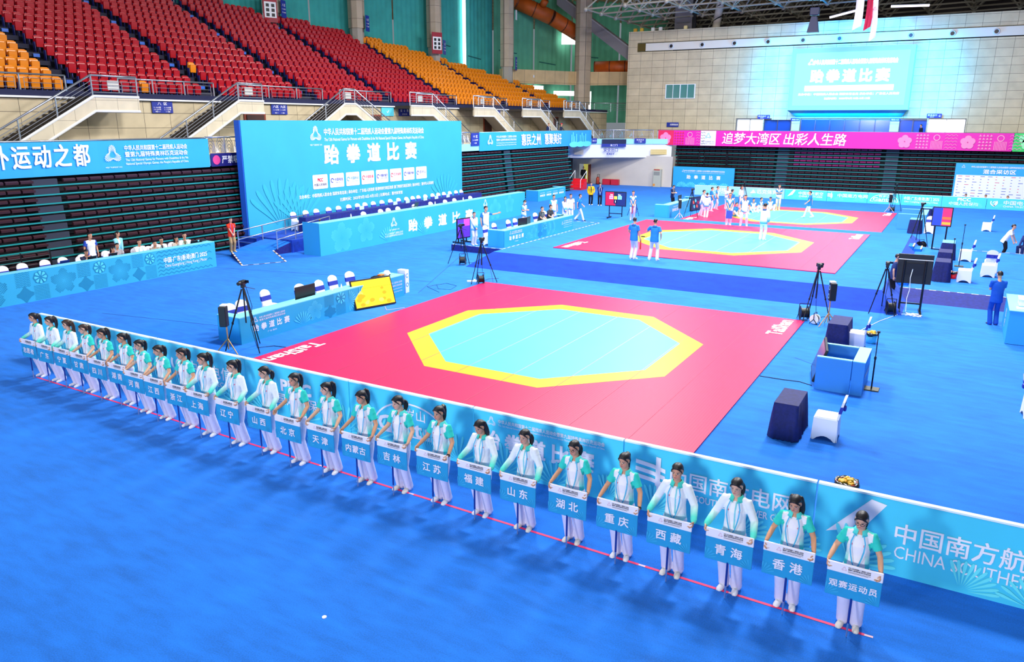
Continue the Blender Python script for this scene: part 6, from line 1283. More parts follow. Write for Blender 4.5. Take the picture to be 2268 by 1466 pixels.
# ------------------------------------------------------------------ tripods, speakers, reels, bins, poles
def tripod(label, loc, H, rz=0.0, spread=.55, cam_=True, leg=BLACKM, reel=False):
    t = thing('camera_tripod', label, 'tripod', loc, rz); hh = H-.22
    for i in range(3):
        a = radians(90+120*i); e = Vector((spread*cos(a), spread*sin(a), .02)); s = Vector((.04*cos(a), .04*sin(a), hh)); m = s*.45+e*.55; L = MB(); L.cyl(s, m, .022, 8); L.cyl(m, e, .016, 8); L.lathe([(0, -.03), (.03, -.03), (.03, .03), (0, .03)], 8, m); L.build('leg', leg, t)
    MB().cyl((0, 0, hh*.45), (0, 0, hh+.05), .02, 8).build('centre_column', leg, t); MB().bev((0, 0, hh+.08), (.1, .1, .1), .02).build('head', BLACK, t)
    if cam_:
        c = MB(); c.bev((0, 0, hh+.18), (.13, .22, .12), .02); c.build('camera_body', BLACK, t); MB().cyl((0, -.11, hh+.18), (0, -.22, hh+.18), .05, 12).build('lens', BLACK, t); MB().bev((.11, .05, hh+.2), (.1, .012, .08), .004).build('flip_screen', M('dark_screen', '#161a2c', .2), t); MB().cyl((0, .05, hh+.05), (.1, .42, hh-.08), .009, 6).build('pan_handle', BLACKM, t)
    mb = MB(); mb.tube([(0, .1, hh+.15), (.1, .2, hh*.7), (.06, .1, hh*.4), (.15, .2, .02), (.5, .5, .012), (.9, .45, .012)], .008, 5); mb.build('cable', BLACK, t); return t
tripod('black camera tripod in front of the near scoring table', (-16.55, 14.1, 0), 1.95, .3, .6); tripod('tall black camera tripod at the far left corner of the nearest mat', (-15.95, 25.3, 0), 1.75, .9, .62); tripod('black camera tripod before the side platform with the officials', (-18.9, 28.3, 0), 1.75, .2, .6)
tripod('black twin-tube tripod at the far right corner of the nearest mat', (-3.55, 25.6, 0), 1.85, .5, .5); tripod('black tripod in front of the big wheeled monitor', (-1.75, 27.7, 0), 1.75, .1, .45); tripod('black tripod by the farthest mat next to the pale far boards', (-4.0, 61.9, 0), 1.95, .4, .5); tripod('thin black tripod in front of the farthest scoring table', (-15.3, 50.3, 0), 1.9, .3, .55); tripod('black tripod with pale head behind the tall split screen', (-1.55, 43.5, 0), 2.3, .2, .55); tripod('black tripod behind the score display', (-18.5, 48.2, 0), 1.5, .2, .5, False); tripod('slim black tripod behind the officials near the far pale board', (-13.9, 58.5, 0), 1.9, .2, .5)
def spk(label, loc, rz, H, leg, sz=(.2, .2, .55)):
    t = thing('timer_stand', label, 'speaker stand', loc, rz); MB().cyl((0, 0, .12), (0, 0, H), .02, 8).build('pole', leg, t)
    for i in range(3):
        a = radians(90+120*i); MB().cyl((0, 0, .42), (.36*cos(a), .36*sin(a), .015), .015, 6).build('leg', leg, t)
    b = thing_part('box', t); MB().bev((0, -.13, H-sz[2]/2), sz, .02).build('speaker_box', BLACK, t)
    d = MB(); F = frame((-sz[0]/2-.001, -.13, H-sz[2]/2), (0, -1, 0)); ring(d, F, 0, sz[2]*.24, .08, .025, 0, 360, 18, .003); ring(d, F, 0, -sz[2]*.24, .08, .025, 0, 360, 18, .003); d.build('cone_ring', M('ring_cyan', '#8fd4ea', .4), t); MB().bev((0, -.05, H+.02), (.16, .2, .04), .01).build('bracket', WHITE, t); return t
def thing_part(*a): return None
YLEG = M('stand_gold', '#d69a5a', .4, .3); PLEG = M('stand_pale', '#e6c0b0', .4, .2)
spk('black speaker box on a golden tripod stand before the near scoring table', (-16.75, 13.6, 0), .5, 1.35, YLEG); spk('black speaker box on a golden stand at the mat corner near the velvet table', (-3.05, 25.1, 0), .4, 1.4, YLEG); spk('black speaker box on a pale stand beside the farthest mat', (-4.25, 60.9, 0), .3, 1.25, PLEG); spk('black speaker box on a pale stand at the farthest scoring table', (-15.75, 49.3, 0), .3, 1.25, PLEG)
def reel(label, loc, rz, s=1.0, pale=False):
    t = thing('cable_reel', label, 'cable reel', loc, rz); d = MB(); d.cyl((-.09*s, 0, .2*s), (.09*s, 0, .2*s), .13*s, 18); d.build('wound_cable', BLACK, t)
    f_ = MB()
    for x in (-.1*s, .1*s): f_.cyl((x-.008, 0, .2*s), (x+.008, 0, .2*s), .18*s, 20)
    f_.build('flange', WHITE if pale else BLACKM, t); h = MB(); h.tube([(-.13*s, 0, .2*s), (-.13*s, 0, .45*s), (.13*s, 0, .45*s), (.13*s, 0, .2*s)], .012, 6); h.tube([(-.13*s, -.16*s, .012), (-.13*s, 0, .2*s), (-.13*s, .16*s, .012)], .012, 6); h.tube([(.13*s, -.16*s, .012), (.13*s, 0, .2*s), (.13*s, .16*s, .012)], .012, 6); h.build('handle_frame', BLACKM, t)
reel('black cable reel under the tall tripod at the nearest mat corner', (-15.8, 25.0, 0), .8); reel('black cable reel under the tripod before the side platform', (-18.7, 28.1, 0), .5, 1.1); reel('big black cable reel at the far right corner of the nearest mat', (-3.85, 25.55, 0), .4, 1.2); reel('small cable reel with white face at the far right mat corner', (-3.45, 25.2, 0), 1.3, .8, True); reel('black cable reel under the tripod by the wheeled monitor', (-1.5, 27.85, 0), .3, 1.15); reel('black cable reel by the far tripod at the farthest mat', (-4.05, 61.2, 0), .3, 1.0); reel('black cable reel under the tripod behind the tall split screen', (-1.35, 43.2, 0), .9, 1.2)
def cord(label, pts, c, r=.009, name='cable'): tag(MB().tube([(x, y, z+r) for x, y, z in pts], r, 6).build(name, c), label, 'cable')
cord('white cable running from the velvet table to the wheeled monitor', [(-2.2, 23.6, 0), (-2.1, 25.0, 0), (-1.7, 26.6, 0), (-1.25, 27.9, 0), (-.9, 28.2, 0), (-.6, 28.1, 0)], WHITE); cord('dark cable from the nearest mat to the monitor at the open booth', [(-3.75, 19.0, 0), (-3.2, 19.0, 0), (-2.8, 19.05, 0), (-2.5, 18.9, 0)], BLACK)
cord('thin looping black cable on the carpet left of the nearest mat corner', [(-17.2, 24.0, 0), (-16.7, 23.4, 0), (-16.2, 23.5, 0), (-16.4, 24.2, 0), (-17.0, 24.4, 0), (-17.3, 23.5, 0), (-16.3, 22.9, 0)], BLACK, .006)
cord('white cable tangle under the wheeled monitor', [(-.8+.25*cos(q*1.3), 28.0+.22*sin(q*1.9), .01+.01*(q % 3)) for q in range(22)], WHITE, .008); cord('pale cable from the amber monitor to the nearest mat', [(-16.6, 20.1, 0), (-16.2, 19.7, 0), (-15.9, 20.3, 0)], M('pale_cord', '#d8b8c8', .6), .008)
t = thing('power_strip', 'white power strip lying beside the tall tripod at the mat corner', 'power strip', (-16.3, 25.15, 0), .5); MB().bev((0, 0, .03), (.4, .1, .06), .015).build('body', WHITE, t); MB().bev((.1, .02, .08), (.07, .06, .05), .01).build('plug', WHITE, t)
def bin_(label, loc, r, h, c, bag=True, fill=None, hd=False):
    t = thing('waste_bin', label, 'bin', loc); MB().lathe([(r*.78, 0), (r*.85, .02), (r, h), (r*.95, h), (r*.74, .03)], 20).build('bucket', M('bin_'+c, c, .4), t, True)
    if bag:
        m = MB(); n = 22; pr_ = [(r*.93, h*.82), (r*1.12, h*.78), (r*1.2, h*.92), (r*1.1, h*1.04), (r*.85, h*.98), (r*.5, h*.86), (0, h*.84)]
        rn = random.Random(3)
        for rr, zz in pr_: m.v += [(rr*(1+.08*rn.uniform(-1, 1))*cos(2*PI*i/n), rr*(1+.08*rn.uniform(-1, 1))*sin(2*PI*i/n), zz+.02*rn.uniform(-1, 1)) for i in range(n)]
        m.f = [(j*n+i, j*n+(i+1) % n, (j+1)*n+(i+1) % n, (j+1)*n+i) for j in range(len(pr_)-1) for i in range(n)]; m.m = [0]*len(m.f); m.build('bin_bag', M('bin_bag_black', '#15151c', .25, spec=.8), t, True)
    if fill:
        m = MB(); rn = random.Random(9)
        for i in range(12): a = rn.uniform(0, 6.28); q = rn.uniform(0, r*.65); m.bev((q*cos(a), q*sin(a), h*.97+rn.uniform(0, .05)), (.11, .07, .05), .02, 0, Matrix.Rotation(rn.uniform(0, 3), 4, 'Z') @ Matrix.Rotation(rn.uniform(-.6, .6), 4, 'X'))
        fo = m.build('litter', M('litter_yellow', fill, .5), t); fo['kind'] = 'stuff'
bin_('red bin with black bag full of yellow wrappers behind the boards', (-1.0, 13.0, 0), .17, .36, '#e01c3c', True, '#f2b62a'); bin_('pale blue bucket with black bag and yellow wrappers by the white chair', (-1.68, 23.75, 0), .16, .30, '#52cfee', True, '#f0a822'); bin_('red square bucket with black lid on the right platform', (.18, 34.1, Z2), .14, .26, '#ee1428', True)
def pole(label, loc, h):
    t = thing('pole_stand', label, 'stand', loc); MB().cyl((0, 0, .02), (0, 0, h*.55), .018, 8).build('lower_tube', BLACKM, t); MB().cyl((0, 0, h*.55), (0, 0, h), .012, 8).build('upper_tube', BLACKM, t); MB().cyl((0, 0, h*.53), (0, 0, h*.58), .028, 8).build('clamp', BLACK, t); MB().bev((0, 0, .015), (.34, .30, .03), .006).build('base_plate', M('base_bronze', '#4a4a3c', .5, .4), t); MB().bev((0, 0, h), (.07, .04, .05), .01).build('tip', BLACK, t)
pole('slim black pole stand with square base beside the open blue booth', (-1.22, 19.35, 0), 1.42); pole('slim black pole stand with square base, taller one on the right platform', (.35, 37.2, Z2), 1.75); pole('slim black pole stand behind the red bucket on the right platform', (.05, 35.2, Z2), 1.4)
t = thing('rope_stanchion', 'gold topped rope post with red rope beside the podium desk', 'stanchion', (-26.6, 27.6, .6)); MB().cyl((0, 0, .03), (0, 0, .9), .025, 10).build('post', BLACKM, t); MB().lathe([(0, 0), (.15, 0), (.14, .02), (0, .04)], 16).build('base', M('brass', '#caa24a', .3, .8), t); MB().lathe([(0, .9), (.04, .9), (.045, .94), (0, .98)], 12).build('finial', M('brass', '#caa24a', .3, .8), t); MB().tube([(0, .02, .85), (0, .15, .55), (0, .4, .42), (0, .65, .5)], .022, 8).build('rope', M('red_rope', '#d01c3c', .7), t)
# fire kit, cabinet, red steps, small boards at the far corner
t = thing('electric_cabinet', 'tall grey electric cabinet against the cream corner wall', 'cabinet', (-25.75, 73.05, 0)); MB().bev((0, 0, .85), (.75, .45, 1.7), .015).build('body', M('cabinet_grey', '#b8b9a8', .5), t); MB().box((-.02, -.228, 1.3), (.6, .01, .35)).build('gauge_panel', M('gauge_panel', '#8f9088', .4), t); MB().box((-.02, -.23, 1.64), (.6, .012, .1)).build('red_strip', M('strip_red', '#b03428', .5), t); MB().box((-.25, -.23, .2), (.2, .012, .2)).build('warning_sticker', M('sticker_orange', '#e8922a', .5), t)
t = thing('fire_extinguisher', 'red wheeled fire extinguisher at the cream corner wall', 'fire extinguisher', (-31.9, 72.7, 0)); MB().lathe([(0, .05), (.16, .05), (.17, .1), (.17, .6), (.1, .72), (.04, .76), (0, .76)], 16).build('cylinder', M('extinguisher_red', '#a03218', .35), t, True); MB().tube([(-.1, .1, .1), (-.1, .15, 1.0), (.1, .15, 1.0), (.1, .1, .1)], .02, 6).build('frame', BLACKM, t); MB().cyl((-.2, .1, .1), (.2, .1, .1), .1, 12).build('wheel', BLACK, t)
for k, x in enumerate((-31.0, -30.1)): t = thing('hydrant_box', 'low red fire hydrant box at the corner wall, %s the extinguisher' % ['beside', 'farther from'][k], 'fire box', (x, 72.9, 0)); MB().bev((0, 0, .28), (.82, .4, .56), .02).build('body', M('hydrant_red', '#c4162e', .4), t); MB().box((0, -.205, .28), (.7, .01, .44)).build('door', M('hydrant_door', '#d02a3e', .4), t)
t = thing('red_steps', 'bright red steps with white rails at the end of the seating bank', 'steps', (-31.1, 66.0, 0)); mb = MB()
for i in range(4): mb.box((0, .75-.3*i*1.0, .12*(4-i)), (1.3, .3, .24*(4-i)))
mb.build('tread', M('steps_red', '#e01c30', .5), t); mb = MB(); mb.tube([(.6, -.4, .2), (.6, -.4, .9), (.6, .9, 1.7), (.6, .9, .9)], .025, 6); mb.tube([(-.6, -.4, .2), (-.6, -.4, .9), (-.6, .9, 1.7), (-.6, .9, .9)], .025, 6); mb.build('handrail', WHITE, t)
def c_bks(F, L, H, lf, tx):
    put_text(tx, F, TITLE, L/2+.1, H*.82, .15, 3.9); put_text(tx, F, ENG, L/2+.1, H*.73, .06, 3.9, .0); put_text(tx, F, TKD, L/2+.05, H*.52, .36, None, .03, spacing=.72); emblem(tx, F, 1.0, H*.8, .14)
    for cx in (.9, 1.8, 2.9, 4.0, 5.0): fan(lf, F, cx, .02, .55, 20, 160, 9, .06, .003, .2, 0, .01)
def backdrop2(label, o, L, H, cont):
    t = thing('event_backdrop', label, 'backdrop', o); F = frame((0, 0, 0), (1, 0, 0)); MB().box((L/2, .06, H/2+.02), (L, .1, H)).build('panel', CYAN_D, t); lf, tx = MB(), MB(); cont(F, L, H, lf, tx)
    if lf.v: lf.build('print', [CYAN_L, WHITE, M('logo_red', '#d31a4c', .5), M('logo_blue', '#1d3fb0', .5)], t)
    tx.build('lettering', INK, t); return t
backdrop2('small blue event backdrop at the far wall beside the grey cabinet', (-24.45, 73.8, 0), 5.9, 1.95, c_bks)
def c_mixed(F, L, H, lf, tx):
    rect(lf, F, .12, .05, L-.12, H*.70, .003, 1); rn = random.Random(2)
    for r in range(9):
        for q in range(12):
            x, y = .2+q*.52, .12+r*.22
            if y < H*.66 and x < L-.6: rect(lf, F, x+.06, y+.07, x+.06+rn.choice((.1, .3)), y+.11, .005, rn.choice((2, 3, 3)))
    put_text(tx, F, TITLE, L/2-.1, H*.92, .14, 3.9); put_text(tx, F, '混合采访区', L/2-.1, H*.80, .33, 2.2, .025); emblem(tx, F, .55, H*.92, .14)
backdrop2('blue mixed zone backdrop with a wall of small logos behind the far boards', (-.62, 72.5, .05), 6.3, 2.95, c_mixed)
# exit sign cluster on the corner fascia
tx_o = wall_sign('dark blue electronic gate sign over the exit lettering', frame((-29.7, 71.3, 4.28), (.80, .60, 0)), 2.4, .42, [], M('led_sign_dark', '#10204a', .4)); wall_sign('blue gate number strip under the dark electronic sign', frame((-29.7, 71.25, 3.92), (.80, .60, 0)), 2.4, .28, [('东二门', 0, 0, .2, .7)])
t = thing('exit_lettering', 'blue EXIT lettering in two lines on the white corner fascia', 'lettering', (-29.9, 71.15, 3.4)); mb = MB(); F = frame((0, -.25, 0), (.80, .60, 0)); put_text(mb, F, '安全出口', .05, .1, .34, 1.4, .02); put_text(mb, F, 'EXIT', .05, -.28, .22, .75, .03); mb.build('letters', BLUE_SIGN, t)
wall_sign('small blue sign left of the electronic gate sign', frame((-31.25, 70.1, 4.35), (.75, .66, 0)), .5, .45, [('出口', 0, 0, .14, .35)]); wall_sign('blue sign with pictograms right of the electronic gate sign', frame((-27.6, 72.75, 4.35), (.85, .5, 0)), 1.1, .45, [('安全出口', 0, .08, .13, .7), ('→', 0, -.1, .12, .4)])
for k, (x, y, w_, c) in enumerate(((-32.3, 68.95, .95, '#d4cfd2'), (-26.0, 73.75, 1.6, '#ead9a0'))): t = thing('air_grille', ['pale square air grille left of the exit lettering', 'cream slatted air grille right of the exit lettering'][k], 'grille', (x, y, 3.3)); rz = (.75, .55)[k]; MB().box((0, -.05, 0), (w_, .04, .5), rz=rz).build('frame', M('grille%d' % k, c, .6), t); mb = MB(); [mb.box((0, -.08, -.2+.08*i), (w_*.92, .03, .02), rz=rz) for i in range(6)]; mb.build('slat', M('grille_slat', '#c9b26a', .6), t)
wall_sign('dark blue no smoking sign left of the backdrop', LX(26.55, 4.3, -31.37), 2.1, .62, [('严禁吸烟', .25, 0, .36, 1.35)], M('no_smoking_navy', '#1b1c74', .5))
o_ = MB(); F = frame((-31.37, 25.8, 4.3), (0, 1, 0)); disc(o_, F, 0, 0, .22, 20, .05); tag(o_.build('no_smoking_disc', M('nosmoke_pink', '#e0408a', .5)), 'round pink no smoking symbol on the navy sign', 'symbol')
# ------------------------------------------------------------------ the line of sign bearers
LAN = '#3fb4e2'; WL = '#dedcf6'
WOMEN = [('观赛运动员', 'spectating athletes', -.50, 9.46, 1.60, POLO, 'pony_low', 'black', -.05, .30), ('香港', 'Hong Kong', -1.28, 9.52, 1.59, POLO, 'long', 'thin', -.10, .32), ('青海', 'Qinghai', -2.02, 9.50, 1.64, JACKET, 'pony_low', 'thin', -.05, .24), ('西藏', 'Tibet', -2.83, 9.48, 1.66, JACKET, 'pony_low', None, .0, .12),
 ('重庆', 'Chongqing', -3.61, 9.53, 1.62, POLO, 'pony_long', None, -.15, .18), ('湖北', 'Hubei', -4.41, 9.57, 1.62, POLO, 'pony_low', 'black', -.18, .2), ('山东', 'Shandong', -5.23, 9.54, 1.63, JACKET, 'pony_low', 'thin', -.15, .16), ('福建', 'Fujian', -6.04, 9.58, 1.62, JACKET, 'long', 'thin', -.12, .34),
 ('江苏', 'Jiangsu', -6.86, 9.60, 1.67, POLO, 'pony_high', None, -.12, .14), ('吉林', 'Jilin', -7.68, 9.60, 1.70, POLO, 'pony_low', None, -.3, .22), ('内蒙古', 'Inner Mongolia', -8.42, 9.54, 1.68, POLO, 'pony_high', None, -.25, .26), ('天津', 'Tianjin', -9.22, 9.53, 1.68, POLO, 'pony_high', None, -.62, .16),
 ('北京', 'Beijing', -10.01, 9.53, 1.72, POLO, 'pony', None, -.12, .12), ('山西', 'Shanxi', -10.85, 9.62, 1.69, JACKET, 'pony_low', 'thin', -.35, .22), ('辽宁', 'Liaoning', -11.66, 9.57, 1.69, JACKET, 'pony_high', 'black', -.55, .2), ('上海', 'Shanghai', -12.54, 9.59, 1.69, JACKET, 'pony_high', None, -.5, .16),
 ('浙江', 'Zhejiang', -13.27, 9.66, 1.67, POLO, 'pony', 'thin', -.35, .18), ('江西', 'Jiangxi', -14.05, 9.70, 1.61, POLO, 'pony', None, -.35, .28), ('河南', 'Henan', -14.76, 9.74, 1.61, POLO, 'pony', 'thin', -.3, .2), ('湖南', 'Hunan', -15.56, 9.88, 1.61, POLO, 'pony_long', None, -.45, .16),
 ('四川', 'Sichuan', -16.26, 9.87, 1.62, POLO, 'pony_high', 'thin', -.4, .2), ('甘肃', 'Gansu', -17.05, 9.93, 1.60, POLO, 'pony', 'thin', -.35, .2), ('宁夏', 'Ningxia', -17.77, 9.96, 1.60, JACKET, 'pony_long', None, -.9, .14), ('广东', 'Guangdong', -18.48, 9.96, 1.59, JACKET, 'pony_high', None, -.5, .14), ('志愿者', 'volunteers', -19.2, 9.98, 1.58, JACKET, 'pony_long', 'thin', -.7, .14)]
BRD = M('placard_blue', '#2c9ed6', .35, noise=.05); HDR = M('placard_header', '#f1eef8', .4); POLEM = M('placard_pole', '#26459c', .35, .5)
def placard(txt, en, x, y, k):
    t = thing('placard', 'blue placard with white header on a pole reading %s' % en, 'placard', (x, y, 0), 0, 'placards held by the sign bearers'); F = frame((0, -.012, .775), (1, 0, 0)); zt = 1.0
    MB().bev((0, 0, .70), (.62, .02, .34), .008).build('board', BRD, t); MB().bev((0, -.002, .925), (.625, .024, .13), .009).build('header', HDR, t)
    tx = MB(); n = len(txt); put_text(tx, F, txt, 0, -.065, .145 if n < 3 else .135 if n == 3 else .095, None, .022, .004, spacing={2: .21, 3: .155, 5: .112}[n]); tx.build('lettering', M('placard_ink', '#efeafa', .5), t)
    lf = MB(); fan(lf, F, -.31, -.235, .17, 20, 85, 5, .06, .001, .2, 0, -.235); fan(lf, F, .28, -.235, .14, 100, 170, 5, .06, .001, .2, 0, -.235); lf.build('leaf_print', M('placard_leaf', '#38abe0', .4), t)
    hp = MB(); F2 = frame((0, -.0145, .925), (1, 0, 0)); emblem(hp, F2, -.12, 0, .034, .002, 1, 18); put_text(hp, F2, T1, .05, .028, .02, .25, .01, .002, 0); put_text(hp, F2, T2, .05, .004, .02, .25, .01, .002, 0); rect(hp, F2, -.075, -.022, .175, -.018, .002, 0); rect(hp, F2, -.075, -.034, .15, -.030, .002, 0); hp.build('header_print', [M('print_navy', '#2a3050', .5), M('print_pink', '#c8508c', .5)], t)
    MB().cyl((0, .0, .01), (0, .0, .22), .012, 10).build('pole_foot', STEEL, t); MB().cyl((0, .0, .2), (0, .0, .55), .015, 10).build('pole', POLEM, t); MB().box((0, .012, .535), (.2, .03, .014)).build('clamp_plate', STEEL, t); return t
for k, (txt, en, x, y, H, top, hair, gl, yw, pt) in enumerate(WOMEN):
    rn = random.Random(100+k); short = top is POLO
    lab = 'person in a %s holding the %s placard%s' % ('white and teal short-sleeved polo' if short else 'white and mint long-sleeved jacket', en, ', wearing glasses' if gl else '')
    person(lab, (x, y, 0), rn.uniform(-.06, .04), H, 'f', top, WL, shoes=rn.choice(('#f4f4f8', '#ece6dc', '#f0eff6')), hair=hair, hairmat=HAIRB if en in ('Ningxia', 'Gansu') else None, pose='sign', yaw=yw, pitch=pt, glasses=gl, lanyard=LAN, fine=True, group='sign bearers in the front line', seed=k, watch=en in ('Jiangsu', 'Chongqing'), skin=rn.choice(('#dda88a', '#e3b296', '#d69c7c')),
           arm=((-.318+rn.uniform(-.01, .01), .225, .125+rn.uniform(-.02, .01)), (.318, .225, .105+rn.uniform(-.02, .01))))
    placard(txt, en, x+.01, y-.275*H/1.65, k)

